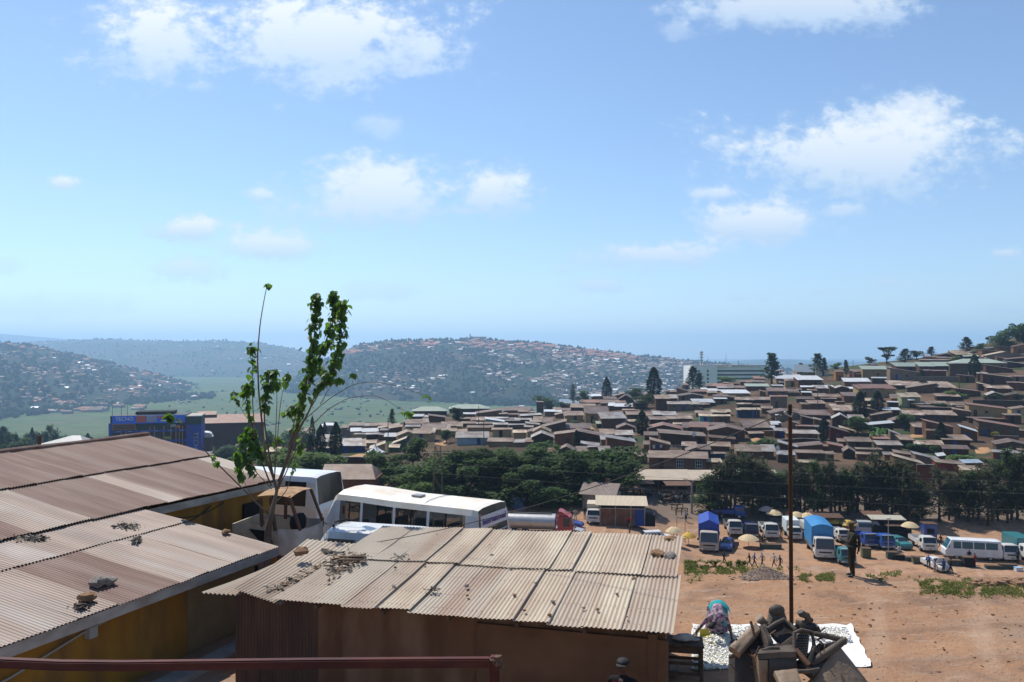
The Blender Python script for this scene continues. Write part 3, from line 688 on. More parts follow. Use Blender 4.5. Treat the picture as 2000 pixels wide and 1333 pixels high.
mb = MB(); mb.slab(rear_pt(.45, 1.62), rear_pt(-.8, 1.62), rear_pt(-.8, 1.55), rear_pt(.45, 1.55), .006); mb.slab(rear_pt(.2, 1.73), rear_pt(-.75, 1.73), rear_pt(-.75, 1.68), rear_pt(.2, 1.68), .006)
mb.build('faded_lettering', mat('faded_film', (.42, .44, .45), .6), b2)
b1 = bus('minibus', 'plain white minibus parked behind the far end of the long building', (-9.95, 31.6, -.1), math.atan2(.33, -.944), H=2.55, seats=False, glass_m=m_glassd)
def van(name, label, loc, head, pm, L=4.0, W=1.66, H=1.95, group=None, roof=None):
    r = thing(name, label, 'van', loc, head, group); f, w = L / 2, W / 2
    b, g = MB(), MB(); rf = MB() if roof else None
    secs = [sec(f, w - .08, .3, .8), sec(f - .25, w, .28, 1.0), sec(f - .95, w, .28, 1.12, H - .03, w - .14), sec(f - 1.05, w, .28, 1.12, H, w - .12), sec(f - 1.9, w, .28, 1.12, H, w - .12), sec(f - 2.0, w, .28, 1.12, H, w - .12), sec(-f + .9, w, .28, 1.12, H, w - .12), sec(-f + .8, w, .28, 1.12, H, w - .12), sec(-f + .25, w, .28, 1.15, H - .03, w - .13), sec(-f + .04, w - .03, .3, 1.15), sec(-f, w - .06, .35, .9)]
    loft(b, g, secs, {3, 5, 7}, roof=rf); b.build('body', pm, r, smooth=True); g.build('windows', m_glass, r, smooth=True)
    if rf: rf.build('roof', roof, r, smooth=True)
    wheels(r, [(f - .7, w - .1), (f - .7, -w + .1), (-f + .75, w - .1), (-f + .75, -w + .1)], .3, .18); lamps(r, f - .06, w - .28, .72); mirrors(r, f - .9, w - .05, 1.2)
    return r
v1 = van('van', 'small white van squeezed between the minibus and the shed roof', (-4.0, 22.65, 0), math.atan2(.27, -.96), m_white, H=2.2, L=4.2); v1.scale = (1, 1, .96)
mb = MB(); mb.tube([(-.1 + 1.1, -.5, 2.24), (1.15, -.2, 2.27), (1.15, .2, 2.27), (1.0, .5, 2.24)], .035, 6); mb.build('roof_bar', m_black, v1, smooth=True)
# stripped cab
sc_ = thing('wrecked_cab', 'stripped cream truck cab with rusted roof and no glass, beside the sapling', 'wreck', (-7.3, 25.2, 0), math.radians(-12))
m_cream = mat('cream_paint', (.62, .55, .42), .5, (.4, .3, .2), 2.5, .7); m_wht2 = mat('chalky_white', (.66, .65, .62), .5, (.3, .25, .2), 3, .5); m_orng = mat('orange_paint', (.5, .17, .03), .5)
mb = MB(); mb.poly([(-1.3, -.85, .95), (.25, -.85, .95), (.25, -.85, 1.5), (.1, -.85, 1.72), (-.9, -.85, 1.8), (-1.3, -.85, 1.75)]); mb.poly([(-1.3, .85, .6), (.25, .85, .6), (.25, .85, 1.6), (-1.3, .85, 1.75)]); mb.box((-1.3, 0, 1.2), (.05, 1.7, 1.1)); mb.build('rear_panel', m_cream, sc_)
mb = MB(); mb.add([(-.75, -.87, 1.62), (-.1, -.87, 1.58), (.1, -.87, 1.2), (-.35, -.87, 1.22)], [(0, 1, 2, 3)]); mb.build('window_hole', m_dark, sc_)
mb = MB(); mb.box((-.55, -.86, .72), (1.5, .03, .45)); mb.build('lower_band', m_orng, sc_)
P = [[V((x, y, z)) for (x, y) in ((.25, -.87), (.6, -.87), (.95, -.78), (1.1, -.5), (1.15, 0), (1.1, .5), (.95, .78), (.3, .87))] for z in (.85, 1.2, 1.52, 1.66)]
mb = MB(); mb.grid(P); mb.build('front_panel', m_wht2, sc_, smooth='all')
mb = MB(); mb.grid([[V((p.x * .985, p.y * .985, z)) for p in P[0]] for z in (.45, .85)]); mb.build('lower_front', m_rust, sc_, smooth='all')
for a, b in (((.15, -.84, 1.6), (-.05, -.8, 2.62)), ((.95, -.76, 1.62), (.55, -.72, 2.66)), ((.95, .76, 1.62), (.55, .72, 2.66)), ((-.4, .82, 1.6), (-.35, .78, 2.6)), ((-.3, -.84, 1.7), (-.38, -.8, 2.6))):
    mb = MB(); mb.beam(a, b, .09, .07); mb.build('pillar', m_rust, sc_)
P = [[V((x, y, 2.6 + .13 * math.cos(y * 1.6) + .05 * math.sin((x + .45) * 3))) for y in np.linspace(-.8, .8, 7)] for x in np.linspace(-.5, .65, 5)]
mb = MB(); mb.grid(P); mb.build('roof', mat('rusted_tan_roof', (.45, .28, .14), .8, (.2, .1, .05), 3, .8), sc_, smooth='all')
wheels(sc_, [(-.2, -.75)], .42, .24)
mb = MB(); mb.ball((.35, .3, 1.62), (.28, .3, .32), 10, jit=.3); mb.build('seat', m_black, sc_, smooth=True)
# tyres and scrap by the doorway of the long building
for k, (lx_, ly_, z, rx) in enumerate([(-3.9, 4.6, .1, 0), (-3.9, 4.65, .3, .1), (-3.85, 4.55, .5, -.1), (-4.1, 3.9, .35, 1.2), (-3.2, 4.9, .1, 0), (-3.25, 4.9, .3, .08), (-3.3, 4.1, .38, 1.35), (-2.6, 4.4, .36, 1.3), (-2.5, 5.2, .1, 0), (-2.9, 3.4, .36, 1.4)]):
    mb = MB(); n1, n2 = 18, 8; P = []
    for i in range(n1 + 1):
        a = 2 * math.pi * i / n1; P.append([V(((.27 + .11 * math.cos(b)) * math.cos(a), (.27 + .11 * math.cos(b)) * math.sin(a), .1 * math.sin(b))) for b in np.linspace(0, 2 * math.pi, n2 + 1)])
    mb.grid(P); o = mb.build('tyre', m_black, smooth='all'); o.location = LM @ V((lx_, ly_, z + .05)); o.rotation_euler = (rx, 0, k * .9)
    tag(o, 'worn black tyre heaped by the doorway of the ochre wall', 'tyre', 'heap of tyres by the ochre wall')
mb = MB(); mb.ball((0, 0, .55), (.55, .4, .6), 12, jit=.5, seed=4); o = mb.build('scrap_bundle', m_black, smooth=True); o.location = LM @ V((-4.0, 5.6, .3)); tag(o, 'black plastic-wrapped scrap bundle in the doorway corner', 'bundle')
# ---------------------------------------------------------------- people
m_skin = mat('dark_skin', (.075, .04, .028), .55, spec=.4)
m_hair = mat('black_hair', (.01, .009, .009), .8)
m_shoe = mat('dark_shoes', (.02, .018, .016), .6)
def cloth(name, c, c2=None, sc=3, mix=.6): return mat('cloth_' + name, c, .9, c2 or [x * .7 for x in c], sc, mix, spec=.1)
def skin_fig(name, nodes, edges, mats, matfun, extra=None, sub=2):
    ks = list(nodes); me = bpy.data.meshes.new(name); me.from_pydata([nodes[k][0] for k in ks], [(ks.index(a), ks.index(b)) for a, b in edges], [])
    o = bpy.data.objects.new(name, me); COL.objects.link(o)
    sk = o.modifiers.new('skin', 'SKIN'); sk.use_smooth_shade = True
    for i, k in enumerate(ks):
        r = nodes[k][1]; me.skin_vertices[0].data[i].radius = r if hasattr(r, '__len__') else (r, r)
        me.skin_vertices[0].data[i].use_root = (k == 'pelvis')
    sb = o.modifiers.new('sub', 'SUBSURF'); sb.levels = sub; sb.render_levels = sub
    dg = bpy.context.evaluated_depsgraph_get(); m2 = bpy.data.meshes.new_from_object(o.evaluated_get(dg))
    bpy.data.objects.remove(o); bpy.data.meshes.remove(me)
    if extra:
        bm = bmesh.new(); bm.from_mesh(m2); off = len(bm.verts); n0 = len(bm.faces)
        vs = [bm.verts.new(v) for v in extra.v]
        for f, mi in zip(extra.f, extra.m):
            try: q = bm.faces.new([vs[i] for i in f]); q.material_index = mi; q.smooth = True
            except ValueError: pass
        bm.to_mesh(m2); bm.free()
        nx = len(extra.f)
    else: nx = 0
    m2.name = name; m2.materials.clear()
    for m in mats: m2.materials.append(m)
    for p in m2.polygons:
        p.use_smooth = True
        if p.index < len(m2.polygons) - nx: p.material_index = matfun(p.center)
    return m2
BODY_E = [('pelvis', 'waist'), ('waist', 'chest'), ('chest', 'neckb'), ('neckb', 'neck'), ('neck', 'head'), ('head', 'htop'),
          ('chest', 'shL'), ('shL', 'elL'), ('elL', 'wrL'), ('wrL', 'haL'), ('chest', 'shR'), ('shR', 'elR'), ('elR', 'wrR'), ('wrR', 'haR'),
          ('pelvis', 'hiL'), ('hiL', 'knL'), ('knL', 'anL'), ('anL', 'toL'), ('pelvis', 'hiR'), ('hiR', 'knR'), ('knR', 'anR'), ('anR', 'toR')]
def std_nodes(kL=(.02, .1, .5), aL=(-.02, .1, .08), kR=(.02, -.1, .5), aR=(-.02, -.1, .08), eL=(-.03, .25, 1.13), wL=(.06, .26, .9), eR=(-.03, -.25, 1.13), wR=(.06, -.26, .9), lean=0.0):
    n = {'pelvis': ((0, 0, .95), (.15, .12)), 'waist': ((lean * .2, 0, 1.08), (.135, .1)), 'chest': ((lean * .6, 0, 1.3), (.155, .11)), 'neckb': ((lean, 0, 1.47), .07), 'neck': ((lean, 0, 1.53), .052),
         'head': ((lean + .025, 0, 1.64), (.082, .095)), 'htop': ((lean + .01, 0, 1.715), (.07, .08))}
    for s, k, y in (('L', 1, .19), ('R', -1, -.19)):
        n['sh' + s] = ((lean * .8, y, 1.41), .062)
    n['elL'] = (eL, .044); n['wrL'] = (wL, .032); n['haL'] = (tuple(V(wL) + (V(wL) - V(eL)).normalized() * .1), .036)
    n['elR'] = (eR, .044); n['wrR'] = (wR, .032); n['haR'] = (tuple(V(wR) + (V(wR) - V(eR)).normalized() * .1), .036)
    for s, y, k, a in (('L', .09, kL, aL), ('R', -.09, kR, aR)):
        n['hi' + s] = ((0, y, .88), .092); n['kn' + s] = (k, .064); n['an' + s] = (a, .042); n['to' + s] = ((a[0] + .15, a[1], a[2] - .04), .04)
    return n
def std_mat(c):                                            # 0 skin 1 top 2 trousers 3 shoes 4 hair
    if c.z < .13: return 3
    if abs(c.y) > .215 and c.z < 1.1: return 0
    if c.z < .97: return 2
    if c.z < 1.5: return 1
    if c.z > 1.67 or (c.x < 0.0 and c.z > 1.6): return 4
    return 0
POSES = {
 'stand': std_nodes(), 'walk': std_nodes((.2, .09, .52), (.3, .1, .1), (-.06, -.09, .5), (-.38, -.09, .16), (-.17, .25, 1.16), (-.12, .26, .92), (.14, -.25, 1.14), (.3, -.24, .98), .05),
 'carry': std_nodes((.1, .09, .5), (.08, .1, .08), (-.05, -.09, .5), (-.16, -.09, .1), (.05, .26, 1.15), (.3, .16, 1.1), (.05, -.26, 1.15), (.3, -.16, 1.1)),
 'bend': std_nodes(lean=.5, eL=(.5, .25, 1.05), wL=(.62, .2, .86), eR=(.5, -.25, 1.05), wR=(.62, -.2, .86))}
POSES['bend']['chest'] = ((.32, 0, 1.2), (.155, .11)); POSES['bend']['neckb'] = ((.47, 0, 1.32), .07); POSES['bend']['neck'] = ((.52, 0, 1.36), .052); POSES['bend']['head'] = ((.6, 0, 1.42), .09); POSES['bend']['htop'] = ((.65, 0, 1.48), .075); POSES['bend']['shL'] = ((.38, .19, 1.28), .06); POSES['bend']['shR'] = ((.38, -.19, 1.28), .06)
BASE = [m_skin, cloth('grey', (.3, .3, .32)), cloth('navy', (.03, .035, .06)), m_shoe, m_hair]
PM = {k: skin_fig('person', v, BODY_E, BASE, std_mat, sub=1) for k, v in POSES.items()}
def person(label, loc, head, pose='stand', top=None, leg=None, group=None, h=1.0, extra=None):
    me = PM[pose].copy(); me.name = 'person'
    if top: me.materials[1] = top
    if leg: me.materials[2] = leg
    o = bpy.data.objects.new('person', me); COL.objects.link(o); o.location = loc; o.rotation_euler = (0, 0, head); o.scale = (h, h, h)
    return tag(o, label, 'person', group)

# officer on the mound, dark against the light
pg = terrace(1664, 1126); n = std_nodes(eR=(-.22, -.36, 1.2), wR=(.02, -.2, 1.06), eL=(.12, .3, 1.16), wL=(.28, .08, 1.2))
n['haR'] = ((.09, -.12, 1.05), .036); n['haL'] = ((.3, -.02, 1.24), .036)
ex = MB(); ex.tube([(.105, 0, 1.655), (.128, 0, 1.62)], [.008, .015], 6, 0); ex.ball((.0, .088, 1.635), (.016, .01, .028), 6, 0); ex.ball((.0, -.088, 1.635), (.016, .01, .028), 6, 0)
for s in (-1, 1): ex.ball((.094, .032 * s, 1.652), (.012, .012, .01), 6, 4)
ex.ball((.098, 0, 1.585), (.012, .026, .008), 6, 0)
for k in range(5):
    a = (k - 2) * .016; ex.tube([(.3, -.02 + a * .3, 1.24 + a), (.32, -.07, 1.25 + a), (.29, -.1, 1.245 + a)], [.009, .009, .007], 5, 0)
    ex.tube([(.09, -.12 + a * .4, 1.05 + a), (.13, -.07, 1.04 + a), (.12, -.04, 1.03 + a)], [.009, .009, .007], 5, 0)
m_unif = mat('uniform_drab', (.026, .022, .012), .85, (.018, .017, .009), 5, .8)
def of_mat(c):
    if c.z < .42: return 3
    if c.z < 1.5: return 1 if (c - V((.3, -.02, 1.24))).length > .09 and (c - V((.09, -.1, 1.05))).length > .09 else 0
    return 4 if c.z > 1.68 else 0
me = skin_fig('person', n, BODY_E, [m_skin, m_unif, m_unif, mat('boots', (.012, .011, .01), .4), m_hair], of_mat, ex, 2)
of = bpy.data.objects.new('person', me); COL.objects.link(of); of.location = pg + V((0, 0, -.03)); of.rotation_euler = (0, 0, math.radians(168)); of.scale = (1.22, 1.3, 1.0)
tag(of, 'uniformed person in a brimmed cap and boots standing on the mound by the grass', 'person')
mb = MB(); mb.ball((.005, 0, 1.715), (.1, .09, .06), 14); mb.ball((.075, 0, 1.69), (.085, .075, .012), 14); mb.build('cap', mat('tan_cap', (.16, .11, .055), .85), of, smooth=True)
mb = MB(); mb.tube([(.0 + .15 * math.cos(a), .165 * math.sin(a), 1.0) for a in np.linspace(0, 2 * math.pi, 17)], .026, 6); mb.build('belt', m_black, of, smooth=True)
mb = MB(); mb.tube([(-.16, -.02, 1.34), (-.19, -.05, 1.05), (-.17, -.06, .8)], [.03, .035, .025], 6); mb.build('baton', m_black, of, smooth=True)

# woman bending over the drying cassava
wp = terrace(1400, 1250); k = .86
W = {'pelvis': ((.05, .12, .93), (.16, .15)), 'waist': ((.0, -.1, .99), .13), 'chest': ((-.07, -.33, .87), (.15, .12)), 'neckb': ((-.12, -.48, .76), .07), 'neck': ((-.19, -.54, .70), .055), 'head': ((-.27, -.60, .62), .09), 'htop': ((-.31, -.64, .55), .078),
     'shR': ((-.25, -.36, .80), .06), 'elR': ((-.40, -.34, .58), .045), 'wrR': ((-.53, -.30, .36), .033), 'haR': ((-.57, -.30, .28), .035),
     'shL': ((.1, -.42, .80), .06), 'elL': ((.18, -.5, .52), .045), 'wrL': ((.22, -.5, .27), .033), 'haL': ((.23, -.5, .18), .035),
     'hiL': ((.14, .12, .86), .1), 'knL': ((.14, .05, .48), .068), 'anL': ((.14, .12, .08), .045), 'toL': ((.14, -.04, .04), .04),
     'hiR': ((-.05, .12, .86), .1), 'knR': ((-.06, .05, .48), .068), 'anR': ((-.06, .12, .08), .045), 'toR': ((-.07, -.04, .04), .04)}
m_flor = mat('floral_print', (.30, .16, .26), .9, (.05, .035, .06), 16, 1.0, col3=(.5, .42, .46), scale3=9, lo=.42, hi=.55)
def w_mat(c):
    if c.z < .46 and c.y > -.2: return 0
    for q in ('haR', 'wrR', 'haL', 'wrL', 'elL'):
        if (c - V(W[q][0])).length < .13: return 0
    if (c - V((-.28, -.61, .60))).length < .15: return 4
    return 1
ex = MB()
for hx, hy, hz, d in ((-.57, -.30, .28, -1), (.23, -.5, .18, 1)):
    for q in range(4): a = (q - 1.5) * .02; ex.tube([(hx + a, hy, hz), (hx + a * 1.3 - .01, hy - .02, hz - .055), (hx + a * 1.2, hy - .035, hz - .09 + .008 * abs(q - 1.5))], [.01, .009, .007], 5, 0)
    ex.tube([(hx + .03 * d, hy, hz + .02), (hx + .06 * d, hy - .02, hz - .02), (hx + .055 * d, hy - .03, hz - .05)], [.011, .01, .008], 5, 0)
me = skin_fig('person', W, BODY_E, [m_skin, m_flor, m_flor, m_shoe, m_hair], w_mat, ex, 2)
wo = bpy.data.objects.new('person', me); COL.objects.link(wo); wo.location = wp + V((0, 0, .01)); wo.scale = (1.05, 1, k)
tag(wo, 'woman in floral top and turquoise wrap bending over white cassava on the tarpaulin', 'person')
P = []
for z, rx, ry, cy in ((.98, .2, .2, .08), (.85, .24, .22, .1), (.6, .25, .2, .08), (.4, .27, .2, .09), (.24, .28, .21, .1)):
    P.append([V((.04 + rx * math.cos(a) * (1 + .05 * math.sin(5 * a)), cy + ry * math.sin(a) * (1 + .05 * math.sin(7 * a)), z)) for a in np.linspace(0, 2 * math.pi, 25)])
mb = MB(); mb.grid(P); mb.build('skirt', m_flor, wo, smooth='all')
P = []
for t in np.linspace(0, 1, 9):                              # wrap over the hips and down the back of the skirt
    a = lerp(-.25, 1.0, t)
    P.append([V((.05 + math.cos(b) * .235, lerp(-.2, .2, min(1, t * 1.6)) + max(0, math.sin(b)) * .04, lerp(1.02, 1.12, math.sin(min(1, t * 1.6) * math.pi)) - max(0, t - .6) * 1.1 - (.22 * abs(math.cos(b)) ** 2.2) * (1 - t * .4))) for b in np.linspace(0, math.pi, 13)])
mb = MB(); mb.grid(P)
mb.grid([[V((.05 + (.225 + .03 * t) * math.cos(b), .09 + (.2 + .02 * t) * math.sin(b), lerp(.95, .42, t))) for b in np.linspace(-1.25, math.pi * .95, 16)] for t in np.linspace(0, 1, 6)])
mb.build('wrap', mat('turquoise_cloth', (.02, .36, .40), .85, (.015, .27, .31), 6, .7), wo, smooth='all')

# person in a cap standing in the shade against the shed wall
n = std_nodes(eL=(.1, .26, 1.18), wL=(.24, .1, 1.3)); n['haL'] = ((.22, .02, 1.4), .036)
ex = MB(); ex.tube([(.105, 0, 1.655), (.128, 0, 1.62)], [.008, .015], 6, 0)
for s in (-1, 1): ex.ball((.094, .032 * s, 1.652), (.012, .012, .01), 6, 4); ex.ball((.0, s * .088, 1.635), (.016, .01, .028), 6, 0)
for q in range(4): ex.tube([(.22, .02 + q * .018, 1.4), (.21, .0 + q * .018, 1.47), (.17, q * .018, 1.5)], [.009, .009, .007], 5, 0)
me = skin_fig('person', n, BODY_E, [m_skin, cloth('black', (.02, .018, .018)), BASE[2], m_shoe, m_hair], std_mat, ex, 2)
sp_ = bpy.data.objects.new('person', me); COL.objects.link(sp_); sp_.location = at(1217, 1400, 13.6).xy.to_3d(); sp_.rotation_euler = (0, 0, math.radians(245)); sp_.scale = (1.15, 1.15, 1.03)
tag(sp_, 'person in a dark cap and red bib leaning in the shade of the shed wall', 'person')
mb = MB(); mb.ball((.005, 0, 1.71), (.11, .1, .065), 12); mb.ball((.1, 0, 1.69), (.07, .08, .012), 10); mb.build('cap', m_black, sp_, smooth=True)
mb = MB(); mb.grid([[V((.1 + .05 * math.cos(y * 7), y, z)) for y in np.linspace(-.13, .13, 7)] for z in (1.42, 1.3, 1.15, 1.0)]); mb.build('bib', cloth('red', (.45, .015, .02)), sp_, smooth='all')

# ---------------------------------------------------------------- tarpaulin, cassava, bench
tp = [terrace(*q) for q in ((1352, 1222), (1450, 1219), (1560, 1222), (1662, 1222), (1672, 1250), (1700, 1303), (1655, 1300), (1560, 1318), (1450, 1316), (1350, 1309))]
mb = MB(); r4 = random.Random(8); n1, n2 = 34, 26; P = []
for j in range(n2 + 1):
    row = []
    for i in range(n1 + 1):
        px = lerp(1352, lerp(1662, 1703, j / n2), i / n1) + 2 * math.sin(j * .9); py = lerp(1222, 1311 - 6 * (i / n1), j / n2) + 1.2 * math.sin(i * .8)
        p = terrace(px, py); row.append(p + V((0, 0, .02 + .022 * abs(fbm(p.x * 2.5, p.y * 2.5)) + (.05 * r4.random() if i in (0, n1) else 0))))
    P.append(row)
mb.grid(P); tag(mb.build('tarpaulin', mat('white_tarp', (.66, .66, .66), .6, (.5, .48, .44), 2.5, .6), smooth='all'), 'crumpled white tarpaulin spread on the red earth', 'tarpaulin')
mb = MB()
for k_ in range(3600):
    if r4.random() < .78: u, v = r4.betavariate(1.1, 1.3) * .46, r4.random() * .96 + .02
    else: u, v = r4.uniform(.4, .97), r4.uniform(.02, .3)
    px = lerp(1356, lerp(1660, 1695, v), u); py = lerp(1224, 1308, v)
    p = at(px, py, 1.0) - V((0, 0, CZ)); p = V((0, 0, CZ)) + p * ((CZ - .05) / -p.z)
    a, l, b = r4.uniform(0, math.pi), r4.uniform(.04, .11), r4.uniform(.018, .032)
    M_ = Matrix.Rotation(a, 3, 'Z') @ Matrix.Rotation(r4.uniform(-.5, .5), 3, 'Y')
    heap = .12 * math.exp(-((px - 1385) ** 2) / 900 - ((py - 1262) ** 2) / 260)
    mb.box(p + V((0, 0, r4.uniform(0, .05) + heap)), (l, b, b * .8), M_, 0 if r4.random() < .75 else 1)
tag(mb.build('drying_cassava', [mat('cassava_white', (.74, .73, .68), .85), mat('cassava_cream', (.60, .55, .42), .85)]), 'white cassava pieces drying on the tarpaulin', 'cassava', kind='stuff')
p = terrace(1382, 1262); mb = MB(); mb.slab(p + V((-.16, .12, .2)), p + V((-.12, -.16, .14)), p + V((.26, -.2, .1)), p + V((.1, .16, .22)), .02)
mb.slab(p + V((-.16, .12, .2)), p + V((.1, .16, .22)), p + V((.06, .2, .34)), p + V((-.14, .16, .34)), .02)
tag(mb.build('plastic_scoop', mat('yellow_plastic', (.62, .5, .03), .4)), 'yellow plastic scoop cut from a can, lying in the cassava', 'scoop')
bn = thing('bench_table', 'dark timber table beside the corner of the shed', 'table', (3.62, 17.3, 0), math.radians(-10))
mb = MB(); mb.box((0, 0, .76), (1.15, .62, .05)); mb.build('table_top', m_wood, bn, bevel=.008)
mb = MB(); mb.box((0, -.27, .67), (1.1, .03, .13)); mb.box((.54, 0, .67), (.03, .5, .13)); mb.build('apron', m_wood, bn)
for x in (-.52, .52):
    for y in (-.27, .27): mb = MB(); mb.box((x, y, .36), (.07, .07, .74)); mb.build('leg', m_wood, bn)
for y, z in ((-.27, .38), (-.27, .16), (.27, .3)): mb = MB(); mb.box((0, y, z), (1.0, .04, .06)); mb.build('stretcher', m_wood, bn)
mb = MB(); mb.ball((0, 0, .07), (.22, .12, .09), 12, jit=.4, seed=5); mb.ball((.2, -.03, .04), (.14, .05, .04), 10, jit=.3, seed=2)
o = mb.build('white_sack', mat('sackcloth', (.6, .57, .52), .9, (.4, .36, .3), 5, .6), smooth=True); o.location = (3.78, 17.25, .785); tag(o, 'small white sack lying on the dark timber table', 'sack')
mb = MB(); mb.ball((0, 0, .12), (.2, .16, .16), 10, jit=.5, seed=9); o = mb.build('stone', m_grock, smooth=True); o.location = (3.5, 17.3, .02); tag(o, 'grey stone lying under the dark timber table', 'stone')

# ---------------------------------------------------------------- heap of scrapped seats on a low block hut
m_seat = mat('grey_brown_vinyl', (.075, .06, .05), .65, (.15, .115, .085), 2.2, .8, spec=.25, bump=.25, bscale=14)
m_seatt = mat('tan_vinyl', (.30, .215, .145), .6, (.2, .145, .1), 3, .8, spec=.3, bump=.25, bscale=14)
m_seatd = mat('dark_vinyl', (.035, .03, .027), .6, (.08, .065, .055), 3, .6, spec=.35, bump=.25, bscale=14)
hut = thing('block_hut', 'low concrete block hut under the heap of scrapped seats', 'hut', (6.55, 12.0, 0))
mb = MB(); mb.box((0, .2, .55), (1.7, 1.7, 1.1)); mb.build('block_wall', m_conc, hut)
mb = MB(); mb.box((0, .2, 1.13), (1.9, 1.9, .06)); mb.build('flat_roof', m_tinwall, hut)
def cushion(mb, pts, Y, t, r=.05, m=0):
    """padded slab: photo-corner quad at depths Y, thickness t behind it, swollen in the middle."""
    Ys = Y if hasattr(Y, '__len__') else [Y] * 4
    a, b, c, d = [at(px, py, y) for (px, py), y in zip(pts, Ys)]
    nn = (b - a).cross(d - a).normalized()
    if nn.y > 0: nn = -nn
    N_ = 9; G = []
    for j in range(N_ + 1):
        row = []
        for i in range(N_ + 1):
            u, v = i / N_, j / N_; e = min(u, 1 - u, v, 1 - v); k = sstep(0, .16, e)
            row.append(a.lerp(b, u).lerp(d.lerp(c, u), v) + nn * (r * k + .012 * noise.noise(V((u * 4, v * 4, pts[0][0])))))
        G.append(row)
    mb.grid(G, m)
    B = [[p - nn * (t + 2 * (r if 0 < i < N_ and 0 < j < N_ else 0)) for i, p in enumerate(rw)] for j, rw in enumerate(G)]; mb.grid(B, m)
    ring = [(0, i) for i in range(N_ + 1)] + [(j, N_) for j in range(1, N_ + 1)] + [(N_, i) for i in range(N_ - 1, -1, -1)] + [(j, 0) for j in range(N_ - 1, -1, -1)]
    mb.grid([[G[j][i] for j, i in ring], [B[j][i] for j, i in ring]], m)
    return nn
def seat(label, parts, cat='car seat', name='car_bench'):
    r = None
    for nm, fn, m in parts:
        mb = MB(); fn(mb)
        if r is None: c = sum((V(v) for v in mb.v), V()) / len(mb.v); r = thing(name, label, cat, c)
        mb.build(nm, m, r, smooth=True, world=True)
    return r
cu = lambda pts, Y, t, r=.05: (lambda mb: cushion(mb, pts, Y, t, r))
tb = lambda pts, r, n=10: (lambda mb: mb.tube([at(*p) for p in pts], r, n))
seat('large tan seat back leaning at the right edge of the seat heap', [('backrest', cu([(1566, 1345), (1640, 1262), (1705, 1345), (1640, 1400)], (11.55, 11.8, 11.5, 11.2), .10, .04), m_seatt),
     ('top_roll', tb([(1583, 1297, 11.7), (1604, 1283, 11.75), (1630, 1266, 11.8), (1648, 1252, 11.85)], [.05, .06, .06, .05], 12), m_seat)])
seat('rounded grey headrest shell topping the seat heap', [('shell', lambda mb: (cushion(mb, [(1497, 1224), (1506, 1188), (1528, 1184), (1540, 1218)], (12.4, 12.5, 12.5, 12.4), .09, .06), mb.ball(at(1517, 1193, 12.45), (.13, .08, .1), 12)), m_seat)])
seat('tan bench cushion tilted at the left side of the seat heap', [('cushion', cu([(1425, 1262), (1474, 1216), (1490, 1228), (1446, 1277)], (11.8, 12.1, 12.0, 11.7), .13, .03), m_seatt), ('side_panel', cu([(1484, 1222), (1494, 1219), (1511, 1256), (1500, 1262)], (12.0, 12.05, 11.8, 11.75), .1, .02), m_seat), ('hinge_strap', tb([(1466, 1214, 11.95), (1470, 1228, 11.9), (1474, 1245, 11.85)], .022, 6), m_rust)])
seat('small tan cushion wedged behind the left bench cushion', [('cushion', cu([(1477, 1214), (1489, 1203), (1501, 1216), (1492, 1226)], 12.3, .12, .03), m_seatt)])
seat('upturned dark seat with a rolled rim in the middle of the heap', [('underside', cu([(1500, 1228), (1530, 1214), (1556, 1232), (1542, 1276)], (12.2, 12.3, 12.2, 11.9), .08, -.03), m_seatd), ('rim', tb([(1498, 1230, 12.1), (1514, 1219, 12.2), (1531, 1211, 12.25), (1542, 1220, 12.2), (1554, 1231, 12.1)], .036, 10), m_seat)])
sb_ = seat('perforated brown seat back standing upright in the seat heap', [('backrest', cu([(1555, 1238), (1582, 1236), (1576, 1290), (1557, 1284)], (11.95, 11.95, 11.7, 11.7), .05, .02), mat('perforated_vinyl', (.2, .155, .115), .6, bump=.2)), ('frame', tb([(1551, 1285, 11.7), (1552, 1236, 11.9), (1566, 1231, 11.95), (1586, 1235, 11.95), (1590, 1262, 11.85), (1580, 1294, 11.65)], .032, 10), m_seat)])
mb = MB()
for i in range(6):
    for j in range(9): mb.ball(at(1558.5 + i * 3.6 + (j % 2) * 1.5 - j * .15, 1242 + j * 5, lerp(11.9, 11.63, j / 8)), (.011, .012, .016), 6)
mb.build('perforations', m_dark, sb_, world=True)['kind'] = 'stuff'
seat('long grey armrest roll lying across the right of the heap', [('roll', tb([(1590, 1238, 12.0), (1620, 1244, 11.95), (1650, 1252, 11.9)], [.038, .045, .048], 10), m_seat), ('end_cap', lambda mb: mb.ball(at(1650, 1252, 11.88), (.04, .04, .065), 10), m_seatt)], 'armrest', 'armrest_roll')
seat('curved grey hose sticking up from the top of the heap', [('hose', tb([(1560, 1221, 12.2), (1572, 1220, 12.2), (1579, 1212, 12.2), (1576, 1203, 12.2), (1565, 1199, 12.2), (1563, 1195, 12.2)], [.07, .07, .06, .055, .055, .055], 12), m_seat), ('pipe', tb([(1553, 1221, 12.25), (1570, 1226, 12.2), (1592, 1226, 12.2)], [.08, .08, .07], 12), m_seatd), ('ring', tb([(1583 + 4 * math.cos(a), 1212 + 4 * math.sin(a), 12.2) for a in np.linspace(0, 6.28, 12)], .014, 6), m_rust)], 'hose', 'scrap_hose')
seat('dark boxy seat base at the bottom middle of the heap', [('front_face', cu([(1482, 1290), (1500, 1290), (1502, 1345), (1484, 1345)], 11.5, .5, .02), m_seatt), ('side_face', cu([(1502, 1288), (1556, 1284), (1560, 1345), (1504, 1345)], (11.5, 11.6, 11.5, 11.4), .3, .02), m_seatd), ('top_panel', cu([(1480, 1288), (1556, 1284), (1552, 1272), (1486, 1276)], (11.5, 11.55, 11.9, 11.9), .08, .02), m_seat)])
